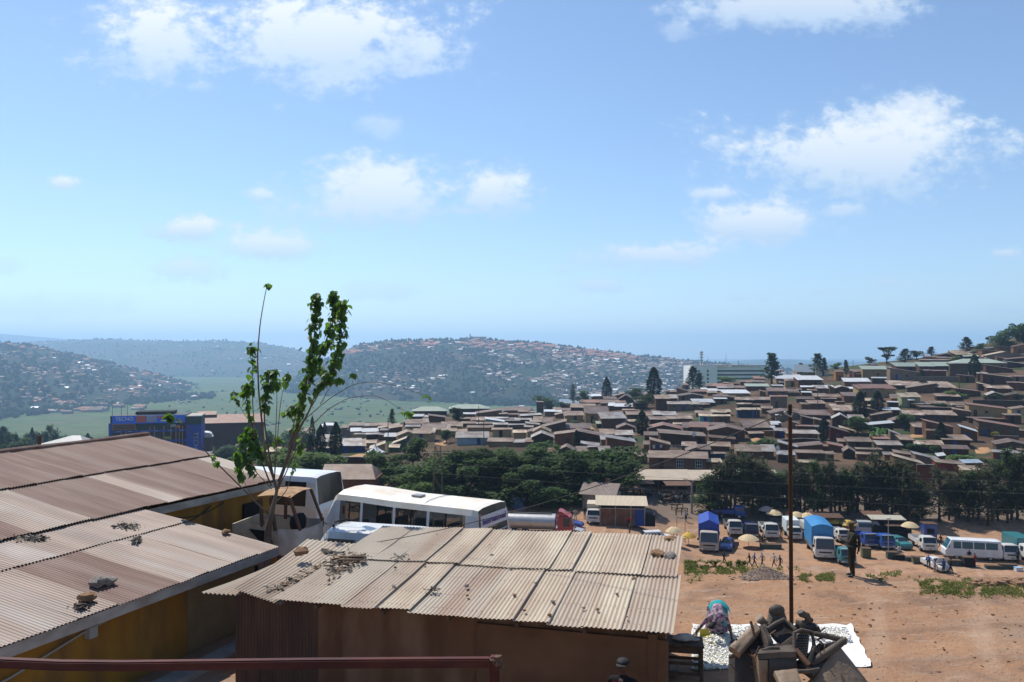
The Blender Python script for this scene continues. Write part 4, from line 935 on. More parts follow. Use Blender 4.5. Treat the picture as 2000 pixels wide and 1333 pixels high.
seat('black seat box at the lower left of the heap', [('box', cu([(1436, 1278), (1482, 1268), (1486, 1350), (1434, 1350)], (11.9, 11.9, 11.7, 11.7), .6, .02), m_seatd), ('latch', tb([(1424, 1283, 11.9), (1440, 1280, 11.85)], .03, 8), m_seat)])
seat('flat tan seat squab lying in front at the bottom of the heap', [('squab', cu([(1512, 1311), (1556, 1306), (1572, 1350), (1530, 1350)], (11.3, 11.35, 11.0, 11.0), .08, .02), m_seatt)])
seat('broken dark seat side with two hollow rolls across the heap centre', [('side', cu([(1488, 1262), (1520, 1256), (1554, 1276), (1492, 1284)], (11.8, 11.9, 11.75, 11.6), .12, .01), m_seatd), ('roll', tb([(1490, 1271, 11.6), (1505, 1266, 11.65), (1522, 1266, 11.65)], .028, 10), m_seat)])
seat('dark seat frame with a brown arm at the right of the heap centre', [('frame', cu([(1556, 1296), (1600, 1256), (1640, 1266), (1590, 1320)], (11.7, 12.1, 12.0, 11.5), .1, .01), m_seatd), ('arm', tb([(1554, 1270, 11.7), (1566, 1284, 11.6), (1580, 1300, 11.5)], .045, 8), m_rust), ('arm', tb([(1556, 1312, 11.4), (1576, 1312, 11.4), (1600, 1308, 11.45)], .032, 8), m_seat)])
r8 = random.Random(77)
for lab, pts, Y, t, m in [('dark torn seat panel leaning behind the tan bench cushion', [(1452, 1282), (1480, 1232), (1504, 1262), (1490, 1296)], (11.9, 12.1, 12.0, 11.8), .06, m_seatd), ('ribbed grey seat panel wedged at the centre of the heap', [(1522, 1262), (1554, 1238), (1562, 1286), (1530, 1296)], (11.85, 12.1, 11.8, 11.7), .05, m_seat), ('black seat panel in the hollow right of the perforated back', [(1590, 1262), (1636, 1252), (1610, 1290), (1582, 1300)], (11.95, 12.1, 11.9, 11.7), .06, m_seatd), ('worn grey seat panel hanging at the far left of the heap', [(1434, 1268), (1470, 1262), (1476, 1320), (1438, 1326)], (12.0, 12.0, 11.9, 11.9), .05, m_seatd), ('grey squab lying behind the curved hose', [(1556, 1226), (1600, 1224), (1606, 1240), (1560, 1244)], 12.3, .12, m_seat)]:
    seat(lab, [('panel', cu(pts, Y, t, .012), m)])
mb = MB()
for k_ in range(46):
    px, py = r8.uniform(1436, 1640), r8.uniform(1236, 1320); a_ = at(px, py, r8.uniform(11.6, 12.2)); mb.beam(a_, a_ + V((r8.gauss(0, .12), r8.gauss(0, .06), r8.gauss(0, .1))), r8.uniform(.008, .022), r8.uniform(.008, .03))
tag(mb.build('scrap_bits', m_rust), 'rusty springs, brackets and bits tangled through the seat heap', 'scrap', kind='stuff')
# ---------------------------------------------------------------- steel pole and its cables
m_pole = mat('rust_brown_steel', (.075, .026, .008), .6, (.04, .015, .006), 3, .8, metal=.1)
pb = at(1547, 1250, 15.0); pole = thing('steel_pole', 'tall thin rust-brown steel pole rising behind the seat heap', 'pole', (pb.x, 15.0, 0))
mb = MB(); mb.tube([(pb.x, 15, 0), (at(1543, 790, 15).x, 15, at(1543, 790, 15).z)], .038, 10); mb.build('shaft', m_pole, pole, smooth=True, world=True)
mb = MB(); q = at(1543, 808, 15); mb.tube([q + V((-.09, -.02, .04)), q + V((-.1, -.05, 0)), q + V((.0, -.06, -.06)), q + V((.04, -.04, .02))], .016, 6); mb.ball(q + V((-.1, -.03, .02)), .035, 8); mb.build('insulator', m_wire, pole, smooth=True, world=True)
def cable(label, a, b, sag, r, m, n=24, group=None, name='cable', cat='cable'):
    a, b = V(a), V(b); mb = MB(); mb.tube([a.lerp(b, t) - V((0, 0, 4 * sag * t * (1 - t))) for t in np.linspace(0, 1, n)], r, 5)
    return tag(mb.build(name, m, smooth='all'), label, cat, group)
cable('black cable sagging from the rust-brown pole down to the shed roof', at(1540, 803, 15), at(640, 1072, 20.3), .42, .010, m_bwire)

# ---------------------------------------------------------------- young tree beside the buses
TD = 24.0
m_bark = mat('sapling_bark', (.10, .065, .045), .9, (.17, .13, .10), 8, .8, stretch=(1, 1, .3))
m_leaf = mat('sapling_leaf', (.028, .068, .014), .5, (.055, .11, .022), 3.0, .9, transl=.36, tcol=(.15, .31, .03), spec=.4, lo=.42, hi=.58)
base = V((at(521, 1050, TD).x, TD, 0)); sap = thing('young_tree', 'young multi-stemmed tree with drooping heart-shaped leaves beside the parked minibuses', 'tree', base)
r5 = random.Random(21)
BR = [ # pixel polyline, depth offset, start radius, leaf from, leaf density
 ([(521, 1062), (524, 1030), (533, 995), (541, 960), (546, 935)], 0, .13, None, 0),
 ([(541, 960), (535, 935), (520, 899), (512, 837), (504, 756), (503, 691), (508, 629), (520, 562), (525, 553)], -.3, .045, .93, 9),
 ([(546, 940), (566, 878), (582, 821), (593, 770), (606, 716), (614, 653), (618, 600), (619, 572)], .2, .05, .24, 250),
 ([(546, 940), (571, 864), (593, 783), (609, 729), (636, 670), (653, 621), (655, 590), (649, 567)], .5, .045, .42, 165),
 ([(548, 935), (582, 845), (606, 799), (620, 756), (641, 740), (652, 713), (663, 665), (667, 620), (672, 585)], -.2, .035, .36, 160),
 ([(545, 955), (560, 890), (587, 826), (644, 778), (690, 751), (725, 745), (771, 753), (815, 768), (836, 772)], -.6, .018, .975, 6),
 ([(546, 950), (593, 848), (641, 799), (679, 778), (725, 772), (752, 780), (777, 796), (797, 806)], .6, .018, .97, 9),
 ([(535, 940), (515, 824), (520, 770), (528, 726), (537, 722)], .3, .03, .36, 110),
 ([(530, 950), (501, 878), (493, 783), (493, 713), (492, 668)], .5, .026, .55, 44),
 ([(493, 826), (479, 813), (462, 782), (456, 762)], .5, .012, .6, 16),
 ([(496, 850), (486, 800), (478, 762), (482, 748)], -.4, .015, .2, 60),
 ([(536, 935), (541, 783), (539, 729)], .7, .018, .75, 16),
 ([(536, 945), (547, 783), (564, 726)], -.5, .018, .85, 14),
 ([(560, 900), (580, 800), (578, 790), (560, 806)], -.7, .02, .5, 40),
 ([(606, 799), (632, 755), (640, 728), (622, 716)], .8, .02, .35, 42),
 ([(625, 790), (652, 745), (663, 738)], -.8, .014, .8, 10),
 ([(688, 752), (689, 735), (689, 728)], -.6, .008, .8, 5),
 ([(524, 1005), (488, 968), (436, 918), (400, 880), (385, 860), (365, 832), (340, 818), (325, 806)], -.8, .026, .86, 30),
 ([(500, 985), (470, 930), (462, 880)], -.6, .012, .4, 45), ([(430, 912), (418, 888)], -.8, .008, .3, 8),
 ([(530, 955), (480, 900), (478, 860), (484, 830)], .4, .014, .2, 85),
 ([(520, 900), (500, 870), (492, 835)], .2, .012, .1, 65), ([(566, 878), (545, 865), (540, 850)], .4, .012, .5, 12), ([(520, 1000), (560, 960), (575, 900), (590, 850)], .9, .02, .5, 20)]
leafm = MB()
def leaf(p, s, yaw, droop):
    M_ = Matrix.Rotation(yaw, 3, 'Z') @ Matrix.Rotation(droop, 3, 'Y') @ Matrix.Rotation(r5.uniform(-.5, .5), 3, 'X')
    pts = [(0, 0, 0), (.12, .32, .04), (.45, .40, .05), (.8, .2, .02), (1.05, 0, -.05), (.8, -.2, .02), (.45, -.40, .05), (.12, -.32, .04), (.45, 0, -.03)]
    leafm.add([p + M_ @ (V(q) * s) for q in pts], [(0, 1, 2, 8), (8, 2, 3, 4), (8, 4, 5, 6), (0, 8, 6, 7)])
for bi, (pp, dz, r0, lf, ln) in enumerate(BR):
    pts = [at(x, y, TD + dz * (i / (len(pp) - 1)) * 1.2) for i, (x, y) in enumerate(pp)]
    if bi == 0: pts[0].z = 0
    fine = []
    for a, b in zip(pts, pts[1:]):
        for t in (0, .25, .5, .75): fine.append(a.lerp(b, t) + V((r5.uniform(-1, 1), r5.uniform(-1, 1), r5.uniform(-1, 1))) * .012)
    fine.append(pts[-1]); k = len(fine)
    sm = [fine[0]] + [(fine[i - 1] + fine[i] * 2 + fine[i + 1]) / 4 for i in range(1, k - 1)] + [fine[-1]]
    mb = MB(); mb.tube(sm, [max(.006, r0 * (1 - .85 * i / (k - 1))) for i in range(k)], 7)
    mb.build('trunk' if bi == 0 else 'branch', m_bark, sap, smooth='all', world=True)
    if lf is None: continue
    for q in range(int(ln * (1.9 if ln > 60 else 1.4))):
        t = lf + (1 - lf) * r5.random() ** .9; i = min(k - 2, int(t * (k - 1))); p = sm[i].lerp(sm[i + 1], t * (k - 1) - i)
        tap = 1 - .45 * abs(2 * (t - lf) / (1 - lf) - 1) if lf < .8 else 1
        d = V((r5.gauss(0, 1), r5.gauss(0, 1), r5.uniform(-1.2, .3))) * (.105 if ln > 60 else .06) * tap
        leaf(p + d, r5.choice((.08, .11, .14, .17, .20, .24)) * r5.uniform(.85, 1.15) * (1 if lf < .9 else .95), r5.uniform(0, 6.28), r5.uniform(.5, 1.45))
leafm.build('leaves', m_leaf, sap, world=True)
# ---------------------------------------------------------------- terrace edge: grass, gravel heap, stones
def in_terr(px, py): return terrace(px, py)
m_grass = mat('grass_blades', (.11, .15, .035), .8, (.2, .17, .07), .9, .9, transl=.3, tcol=(.2, .26, .05))
mb = MB(); r6 = random.Random(9)
for (x0, x1, ya, yb_, n) in [(1336, 1460, 1096, 1122, 1900), (1562, 1630, 1120, 1136, 650), (1690, 1760, 1118, 1128, 160), (1795, 2060, 1132, 1163, 2600), (1700, 1800, 1126, 1134, 120), (1460, 1562, 1108, 1120, 160), (1340, 1370, 1110, 1140, 100), (1860, 2060, 1152, 1170, 400)]:
    for _ in range(int(n * 1.8)):
        t = r6.random(); px = lerp(x0, x1, t); py = lerp(ya, yb_, r6.random()) + 6 * fbm(px * .03, 1)
        if fbm(px * .05, py * .08, 5) < -.18: continue
        p = terrace(px, py); h = r6.uniform(.025, .09); a = r6.uniform(0, 6.28); w = r6.uniform(.012, .03); d = V((math.cos(a), math.sin(a), 0))
        mb.add([p - d * w, p + d * w, p + V((r6.uniform(-.1, .1), r6.uniform(-.1, .1), h))], [(0, 1, 2)])
tag(mb.build('edge_grass', m_grass), 'tufts of green grass along the edge of the red terrace', 'grass', kind='stuff')
mb = MB()
for _ in range(2300):
    u, v = r6.gauss(0, .42), r6.random(); px = 1503 + u * 48; py = 1136 - v * 24 * max(.05, 1 - abs(u) * 1.0)
    p = terrace(px, 1136); hz = .28 * max(0, 1 - abs(u) * .95) * v; s = r6.uniform(.02, .05)
    mb.ball(p + V((0, .45 * v + .1, hz)), (s * 1.3, s, s * .8), 5, r6.choice((0, 0, 1)), jit=.5, seed=_)
tag(mb.build('gravel_heap', [mat('gravel_grey', (.30, .22, .17), .95), mat('gravel_dark', (.16, .12, .095), .95)]), 'heap of grey gravel at the terrace edge left of the pole', 'gravel', kind='stuff')
mb = MB()
for _ in range(1000):
    Y = 11 + 15 * r6.random() ** .8; X = r6.uniform(.2, .72) * Y + r6.uniform(-1, 1); z = gz(X, Y); s = r6.choice((.008, .01, .012, .012, .016, .02, .035)) * r6.uniform(.6, 1.3)
    if X < 4.6 and Y < 20: continue
    mb.ball((X, Y, z + s * .2), (s * 1.4, s, s * .7), 5, r6.choice((0, 0, 0, 1)), jit=.6, seed=_)
for px in range(1905, 2040, 4):
    for _ in range(3):
        p = terrace(px + r6.uniform(-4, 4), 1140 + r6.uniform(-5, 5)); s = r6.uniform(.04, .12); mb.ball(p + V((0, 0, s * .4)), (s * 1.4, s, s * .7), 6, 0, jit=.6, seed=_ + px)
tag(mb.build('loose_pebbles', [mat('pebble_earth', (.30, .17, .10), .95), mat('pebble_dark', (.13, .085, .06), .95)]), 'loose pebbles and clods scattered over the red terrace', 'pebbles', kind='stuff')
# ---------------------------------------------------------------- lorry park
blue1, blue2 = paint('royal_blue', (.02, .07, .33)), paint('bright_blue', (.015, .10, .42))
m_navy = paint('navy_paint', (.02, .035, .10)); m_teal = paint('teal_paint', (.03, .20, .22)); m_redp = paint('red_paint', (.38, .025, .03)); m_silver = paint('silver_paint', (.45, .46, .48)); m_greyp = paint('grey_paint', (.16, .17, .19))
m_tarpb = mat('blue_tarpaulin', (.015, .05, .32), .55, (.03, .09, .42), 1.2, .8, bump=.5, bscale=3); m_tarpl = mat('light_blue_tarpaulin', (.035, .20, .46), .55, (.05, .27, .55), 1.2, .8, bump=.4, bscale=3)
m_chas = mat('chassis_black', (.03, .03, .03), .7); m_tank = mat('tank_aluminium', (.55, .55, .56), .35, (.4, .38, .36), 1.5, .6, metal=.6)
def truck(label, loc, head, cab, bed='open', bedm=None, L=6.0, W=2.1, H=2.25, bh=3.2, group='lorries in the red earth yard', name='lorry'):
    r = thing(name, label, 'lorry', loc, head, group); f, w = L / 2, W / 2; r.scale = (.9,) * 3 if bed != 'arch' and bed != 'gable' else (1, 1, 1)
    b, g = MB(), MB()
    secs = [sec(f, w - .05, .5, 1.25), sec(f - .05, w, .48, 1.33), sec(f - .34, w, .48, 1.38, H - .03, w - .12), sec(f - .44, w, .48, 1.38, H, w - .1), sec(f - 1.25, w, .48, 1.38, H, w - .1), sec(f - 1.65, w, .48, 1.38, H, w - .1)]
    loft(b, g, secs, {3}); b.build('cab', cab, r, smooth=True); g.build('windscreen', m_glassd, r, smooth=True)
    mb = MB(); mb.box((f + .04, 0, .55), (.16, W - .06, .24)); mb.build('bumper', m_trim if cab is not m_white else m_white, r, bevel=.03)
    mb = MB(); mb.box((f + .015, 0, 1.0), (.04, W * .62, .16)); mb.build('grille', m_black, r)
    mb = MB(); mb.box((f + .125, 0, .56), (.02, .42, .12)); mb.build('number_plate', m_fascia, r); mb = MB(); mb.box((f - .18, 0, H - .02), (.3, W * .8, .07)); mb.build('sun_visor', m_trim, r)
    lamps(r, f + .1, w - .3, .6, size=(.05, .32, .14)); mirrors(r, f - .2, w, 1.7)
    mb = MB(); mb.box((-.3, 0, .62), (L - 1.2, .8, .22)); mb.build('chassis', m_chas, r)
    x0, x1 = -f, f - 1.8; c = (x0 + x1) / 2; l = x1 - x0
    if bed == 'open':
        mb = MB(); mb.box((c, 0, .92), (l, W, .1)); mb.box((c, w - .03, 1.2), (l, .06, .5)); mb.box((c, -w + .03, 1.2), (l, .06, .5)); mb.box((x0 + .03, 0, 1.2), (.06, W - .12, .5)); mb.box((x1 - .05, 0, 1.4), (.08, W - .12, .9)); mb.build('cargo_bed', bedm or cab, r)
    elif bed == 'box':
        mb = MB(); mb.box((c, 0, (bh + .85) / 2), (l, W + .05, bh - .85)); mb.build('cargo_box', bedm or m_white, r, bevel=.05)
    else:                                                   # tarpaulin hood: arched or gabled
        mb = MB(); mb.box((c, 0, 1.15), (l, W + .1, .6)); mb.build('cargo_bed', bedm if bed == 'gable' else m_greyp, r)
        ys = np.linspace(-w - .1, w + .1, 11)
        top = lambda y: bh + (.32 * (1 - (y / w) ** 2) if bed == 'arch' else .55 * (1 - abs(y) / w))
        P = []
        for i, x in enumerate(np.linspace(x0, x1, 8)):
            P.append([V((x, ys[0] * 1.0, 1.3)), V((x, ys[0] * (1 + .02 * math.sin(i * 2)), 2.0))] + [V((x, y, top(max(-w, min(w, y))) - .05 * (i % 2))) for y in ys] + [V((x, ys[-1], 2.0)), V((x, ys[-1], 1.3))])
        mb = MB(); mb.grid(P); mb.poly(P[0]); mb.poly(P[-1]); mb.build('tarpaulin_hood', bedm, r, smooth=True)
    wheels(r, [(f - 1.0, w - .14), (f - 1.0, -w + .14), (-f + 1.2, w - .2), (-f + 1.2, -w + .2)], .44, .3)
    return r
def car(label, loc, head, pm, group='cars in the red earth yard', wagon=False, L=4.2, W=1.66, H=1.42, name='car'):
    r = thing(name, label, 'car', loc, head, group); f, w = L / 2, W / 2; b, g = MB(), MB(); r.scale = (.92,) * 3
    if not wagon:
        secs = [sec(f, w - .1, .28, .58), sec(f - .15, w, .24, .72), sec(f - 1.2, w, .22, .88), sec(f - 1.85, w, .22, .9, H - .02, w - .22), sec(f - 1.95, w, .22, .9, H, w - .21), sec(f - 2.5, w, .22, .9, H, w - .21), sec(f - 2.58, w, .22, .9, H, w - .21), sec(f - 3.1, w, .22, .9, H - .03, w - .22), sec(-f + .65, w, .22, .92), sec(-f + .06, w - .03, .25, .88), sec(-f, w - .1, .3, .65)]
        win = {4, 6}
    else:
        secs = [sec(f, w - .1, .3, .65), sec(f - .15, w, .26, .85), sec(f - 1.05, w, .25, .98), sec(f - 1.6, w, .25, 1.0, H - .02, w - .18), sec(f - 1.7, w, .25, 1.0, H, w - .17), sec(f - 2.3, w, .25, 1.0, H, w - .17), sec(f - 2.4, w, .25, 1.0, H, w - .17), sec(-f + .45, w, .25, 1.0, H - .02, w - .17), sec(-f + .3, w, .25, 1.0, H - .04, w - .18), sec(-f + .05, w - .02, .28, 1.0), sec(-f, w - .08, .32, .7)]
        win = {4, 6}
    loft(b, g, secs, win); b.build('body', pm, r, smooth=True); g.build('windows', m_glassd, r, smooth=True)
    wheels(r, [(f - .85, w - .1), (f - .85, -w + .1), (-f + .8, w - .1), (-f + .8, -w + .1)], .31, .19); lamps(r, f - .04, w - .32, .6, size=(.06, .3, .12))
    mb = MB(); mb.box((f + .0, 0, .38), (.12, W - .2, .16)); mb.build('bumper', pm, r, bevel=.03)
    return r
D = math.radians
G_ = lambda px, py: ground(px, py, 70)
truck('heavy lorry with dirty cream cab and a ridged blue tarpaulin, first by the shed roof', G_(1384, 1069), D(-103), mat('dirty_cream_cab', (.52, .46, .40), .5, (.3, .25, .2), 2, .7), 'gable', m_tarpb, L=7.4, W=2.35, H=2.6, bh=3.35)
truck('big white-cabbed lorry with an arched light-blue tarpaulin, left of the officer', G_(1601, 1082), D(-101), m_white, 'arch', m_tarpl, L=7.2, W=2.35, H=2.65, bh=3.75)
truck('white open lorry in the back row, directly right of the ridged blue tarpaulin', G_(1431, 1040), D(-97), m_white, 'open', m_greyp)
truck('dark navy lorry in the back row between two white lorries', G_(1462, 1044), D(-97), m_navy, 'open', m_navy, W=2.0, H=2.15)
truck('white open lorry with pale side boards, left of the small box lorry', G_(1501, 1048), D(-98), m_white, 'open', mat('pale_board', (.5, .5, .46), .7))
truck('small white box lorry just left of the steel pole', G_(1547, 1052), D(-97), m_white, 'box', mat('box_white', (.68, .74, .74), .5), L=5.0, W=1.85, H=2.0, bh=2.75)
truck('white lorry half hidden behind the light-blue arched tarpaulin', G_(1583, 1053), D(-95), m_white, 'box', m_white, L=5, W=1.9, H=2.0, bh=2.4)
truck('little white lorry behind the teal one, beside the officer', G_(1638, 1055), D(-92), m_white, 'open', m_white, L=4.6, W=1.75, H=1.95)
truck('teal green lorry directly behind the officer', G_(1643, 1097), D(-93), m_teal, 'open', mat('green_board', (.06, .13, .07), .6), L=5.4, W=2.0, H=2.2)
truck('blue lorry peeping out right behind the officer', G_(1686, 1065), D(-88), blue1, 'open', blue1, L=5, W=2.0, H=2.1)
truck('bright blue open lorry beside the thin lamp post', G_(1720, 1068), D(-91), blue2, 'open', blue2, L=5, W=2.0, H=2.15)
truck('white open lorry parked in front of the blue kiosk', G_(1802, 1073), D(-97), m_white, 'open', m_white, L=5.4, W=2.0, H=2.15)
truck('white lorry with a dark grille behind the white minibus', G_(1958, 1090), D(-97), m_white, 'open', mat('lightblue_board', (.2, .42, .55), .6), L=5.4, W=2.1, H=2.25)
truck('white lorry with teal cargo box at the right border of the photo', G_(1994, 1088), D(-96), m_white, 'box', m_teal, L=6, W=2.1, H=2.2, bh=2.75)
truck('blue lorry loaded with sacks far back under the tree belt', G_(1424, 1014), D(-10), blue1, 'open', blue1, L=5, W=2.0, H=2.1)
truck('old white lorry parked against the brick kiosk', G_(1160, 1019), D(-98), m_white, 'box', mat('cream_box', (.6, .52, .4), .6), L=5.0, W=2.0, H=2.1, bh=2.7)
car('blue saloon with one rear door open beside the ridged lorry', G_(1420, 1072), D(-112), blue1)
car('grey saloon in the back row under the umbrellas', G_(1541, 1030), D(172), m_greyp)
car('small teal car parked alone in the middle of the yard', G_(1758, 1070), D(-84), m_teal, wagon=True, L=3.7, H=1.5)
car('white car with raised bonnet and people gathered at its front', G_(1828, 1112), D(-85), m_white, L=4.2)
car('long white estate wagon near the back of the yard', G_(1702, 1043), D(-12), m_silver, wagon=True, L=4.8, W=1.8, H=1.85)
car('silver saloon in front of the red tanker', G_(1112, 1044), D(-18), m_silver)
car('blue saloon behind the silver one by the red tanker', G_(1110, 1031), D(-18), blue1)
car('white pickup showing above the shed roof', G_(1282, 1060), D(8), m_white, wagon=True, H=1.6)
car('white estate parked behind the white minibus', G_(1908, 1078), D(170), m_white, wagon=True, H=1.7)
car('blue jeep parked beside the round green bush', G_(1013, 1000), D(-80), m_navy, wagon=True, H=1.8, L=3.9)
bus('minibus', 'white minibus with blue-tinted windows at the right of the yard', G_(1897, 1093), D(167), L=6.3, H=2.45, seats=False, glass_m=mat('blue_tint', (.03, .11, .16), .08, spec=.7))
# red tanker lorry
tk = thing('tanker_lorry', 'red-cabbed tanker lorry with a silver tank showing above the shed roof', 'lorry', G_(1052, 1052), D(-9)); b, g = MB(), MB()
secs = [sec(4.3, 1.15, .5, 1.6), sec(4.25, 1.2, .48, 1.7), sec(4.0, 1.2, .48, 1.75, 2.95, 1.1), sec(3.9, 1.2, .48, 1.75, 3.0, 1.1), sec(3.1, 1.2, .48, 1.75, 3.0, 1.1), sec(2.4, 1.2, .48, 1.75, 3.0, 1.1)]
loft(b, g, secs, {3}); b.build('cab', m_redp, tk, smooth=True); g.build('windscreen', m_glassd, tk, smooth=True)
mb = MB(); mb.add([(3.7, -1, 3.0), (3.7, 1, 3.0), (2.5, 1, 3.0), (2.5, -1, 3.0), (2.9, -.95, 3.5), (2.9, .95, 3.5), (2.5, .95, 3.55), (2.5, -.95, 3.55)], [(0, 1, 5, 4), (4, 5, 6, 7), (0, 4, 7, 3), (1, 2, 6, 5), (2, 3, 7, 6)]); mb.build('wind_deflector', m_redp, tk)
mb = MB(); mb.extrude([V((0, 1.2 * math.cos(a), 2.05 + .95 * math.sin(a))) for a in np.linspace(0, 2 * math.pi, 25)[:-1]], (-4.3, 0, 0), (2.1, 0, 0)); mb.build('tank', m_tank, tk, smooth=True)
mb = MB(); mb.box((-1.2, 0, 3.02), (5.6, .5, .1)); mb.build('catwalk', m_chas, tk); mb = MB(); mb.box((0, 0, .75), (8.2, .9, .3)); mb.build('chassis', m_chas, tk)
wheels(tk, [(3.3, 1.0), (3.3, -1.0), (-1.8, 1.0), (-1.8, -1.0), (-3.1, 1.0), (-3.1, -1.0)], .5, .32); lamps(tk, 4.32, .85, .8)
# opened bonnet of the white car and door of the blue saloon
for o in list(COL.objects):
    if o.get('label', '').startswith('white car with raised'):
        mb = MB(); mb.slab((1.0, -.7, .95), (1.0, .7, .95), (1.55, .65, 1.75), (1.55, -.65, 1.75), .04); mb.build('bonnet', m_white, o); o['label'] = 'white car with its bonnet up and mechanics crowded round it'
    if o.get('label', '').startswith('blue saloon with one'):
        mb = MB(); mb.box((-.5, 1.2, .62), (.06, .75, .6), Matrix.Rotation(.3, 3, 'Z')); mb.build('door', m_navy, o)

# umbrellas over stalls
def umbrella(label, px, py, r, col, h=2.3, g='vendors umbrellas along the yard'):
    p = G_(px, py); t = thing('market_umbrella', label, 'umbrella', p, px * .7, g)
    mb = MB(); mb.tube([(0, 0, 0), (0, 0, h)], .03, 6); mb.build('pole', m_wood, t, smooth=True)
    P = []
    for k in range(6):
        q = k / 5; P.append([V((math.cos(a) * r * q * (1 - .04 * (i % 2) * q), math.sin(a) * r * q * (1 - .04 * (i % 2) * q), h + .1 - .62 * q ** 1.8 - .03 * (i % 2))) for i, a in enumerate(np.linspace(0, 2 * math.pi, 17))])
    mb = MB(); mb.grid(P[0:]); mb.build('canopy', col, t, smooth=True)
    mb = MB(); mb.ball((0, 0, h + .12), .06, 6); mb.build('finial', m_wood, t); return p
uc = mat('umbrella_cream', (.62, .50, .30), .8, (.5, .36, .2), 2, .6); uy = mat('umbrella_yellow', (.62, .40, .06), .8, (.45, .3, .08), 2, .6); up_ = mat('umbrella_pink', (.52, .36, .32), .8, (.4, .3, .26), 2, .6)
for l, px, py, r, c in [('faded pink umbrella at the left of the back row', 1497, 1022, 1.15, up_), ('cream umbrella overlapping the pink one', 1512, 1028, 1.2, uc), ('cream umbrella just right of the steel pole, back row', 1556, 1033, 1.1, uc), ('cream umbrella behind the light-blue tarpaulin lorry', 1577, 1034, 1.15, uc),
    ('bright yellow umbrella left of the officer', 1629, 1036, 1.2, uy), ('yellow-cream umbrella behind the officer\'s cap', 1656, 1041, 1.2, uy), ('lone cream umbrella beside the blue kiosk', 1777, 1053, 1.2, uc), ('low cream umbrella over a barrow in mid yard', 1462, 1071, 1.35, uc), ('cream umbrella showing over the shed roof, left one', 1316, 1064, 1.1, uc), ('small yellowish umbrella beside the ridged blue lorry', 1345, 1066, 1.0, uy)]:
    umbrella(l, px, py, r, c, 1.6 if 'low' in l else 2.2)
def stall(label, px, py, w, h, m, d=1.6, roofm=None, cat='stall', name='market_stall'):
    p = G_(px, py); t = thing(name, label, cat, p, D(-5)); mb = MB(); mb.box((0, 0, h * .28), (w, d, h * .56)); mb.build('counter', m, t, bevel=.02)
    for x in (-w / 2 + .06, w / 2 - .06):
        for y in (-d / 2 + .06, d / 2 - .06): mb = MB(); mb.box((x, y, h / 2), (.08, .08, h)); mb.build('post', m_wood, t)
    mb = MB(); mb.slab((-w / 2 - .2, -d / 2 - .2, h - .1), (w / 2 + .2, -d / 2 - .2, h - .1), (w / 2 + .2, d / 2 + .2, h + .15), (-w / 2 - .2, d / 2 + .2, h + .15), .05); mb.build('roof', roofm or m_tinwall, t)
    return t
for l, px, py, w, h, m, rm in [('dark stall under the yellow umbrella', 1618, 1036, 3.2, 2.0, m_dark, m_tinwall), ('dark blue plank stall under the back-row umbrellas', 1525, 1027, 3.4, 1.9, m_navy, m_tinwall), ('dark stall with pale awning behind the estate wagon', 1731, 1044, 4.2, 2.3, m_dark, mat('pale_awning', (.42, .4, .33), .8)), ('black plank stall behind the thin lamp post', 1752, 1050, 3.0, 1.7, m_dark, m_tinwall), ('rusty-roofed stall above the estate wagon', 1704, 1036, 2.4, 2.3, m_dark, m_rust), ('dark stall behind the cream umbrellas near the pole', 1562, 1033, 3.5, 1.8, m_navy, m_tinwall), ('low dark stall at the foot of the tree belt', 1600, 1030, 3.0, 1.8, m_dark, m_tinwall)]:
    stall(l, px, py, w, h, m, roofm=rm)
kb = thing('blue_kiosk', 'small flat blue kiosk behind the white open lorry', 'kiosk', G_(1814, 1056), D(-8)); mb = MB(); mb.box((0, 0, 1.1), (1.6, 1.4, 2.2)); mb.build('body', blue1, kb, bevel=.02); mb = MB(); mb.box((0, 0, 2.25), (1.8, 1.6, .08)); mb.build('roof', m_tinwall, kb); mb = MB(); mb.box((0, -.71, 1.3), (.9, .04, .7)); mb.build('hatch', m_dark, kb)
def crate(label, px, py, s, m, name='crate', cat='crate', group=None):
    p = G_(px, py); t = thing(name, label, cat, p, D(-8), group); mb = MB(); mb.box((0, 0, s[2] / 2), s); mb.build('box', m, t, bevel=.02); mb = MB(); mb.box((0, 0, s[2] + .03), (s[0] + .08, s[1] + .08, .06)); mb.build('lid', m_wood, t)
m_olive = mat('olive_box', (.12, .13, .07), .8); m_gmet = mat('green_metal_box', (.05, .085, .075), .7)
for l, px, py, s, m in [('square olive wooden crate right of the officer', 1691, 1090, (1.0, .9, 1.15), m_olive), ('long dark green trough at the cattle pole, mid yard', 1505, 1072, (2.6, .9, .55), m_gmet), ('dark box at the foot of the thin lamp post', 1742, 1092, (1.2, .8, .8), m_gmet), ('small green tub beside the tyre benches', 1776, 1096, (1.0, .8, .45), m_gmet), ('grey-green box left of the white minibus wheel', 1863, 1105, (1.4, .7, .6), m_gmet), ('tall dark box with two people at it by the minibus', 1891, 1108, (1.2, .9, 1.1), m_dark), ('low grey block in the row at the right', 1940, 1112, (1.7, .6, .35), m_gmet), ('end block of the low grey row, open on top', 1968, 1113, (1.9, .6, .5), m_gmet), ('black bench box in the line of benches mid yard', 1756, 1094, (1.0, .7, .6), m_dark), ('dark bench box with plank top near the raised bonnet', 1794, 1100, (1.4, .8, .7), m_olive)]:
    crate(l, px, py, s, m)
p = G_(1989, 1116); mb = MB(); mb.box((0, 0, .2), (.75, .5, .4)); mb.box((0, 0, .43), (.8, .55, .06), m=1); o = mb.build('cool_box', [mat('coolbox_white', (.65, .68, .7), .5), mat('coolbox_lid', (.35, .55, .75), .5)]); o.location = p; tag(o, 'white cool box with a light blue lid near the right border', 'cool box')
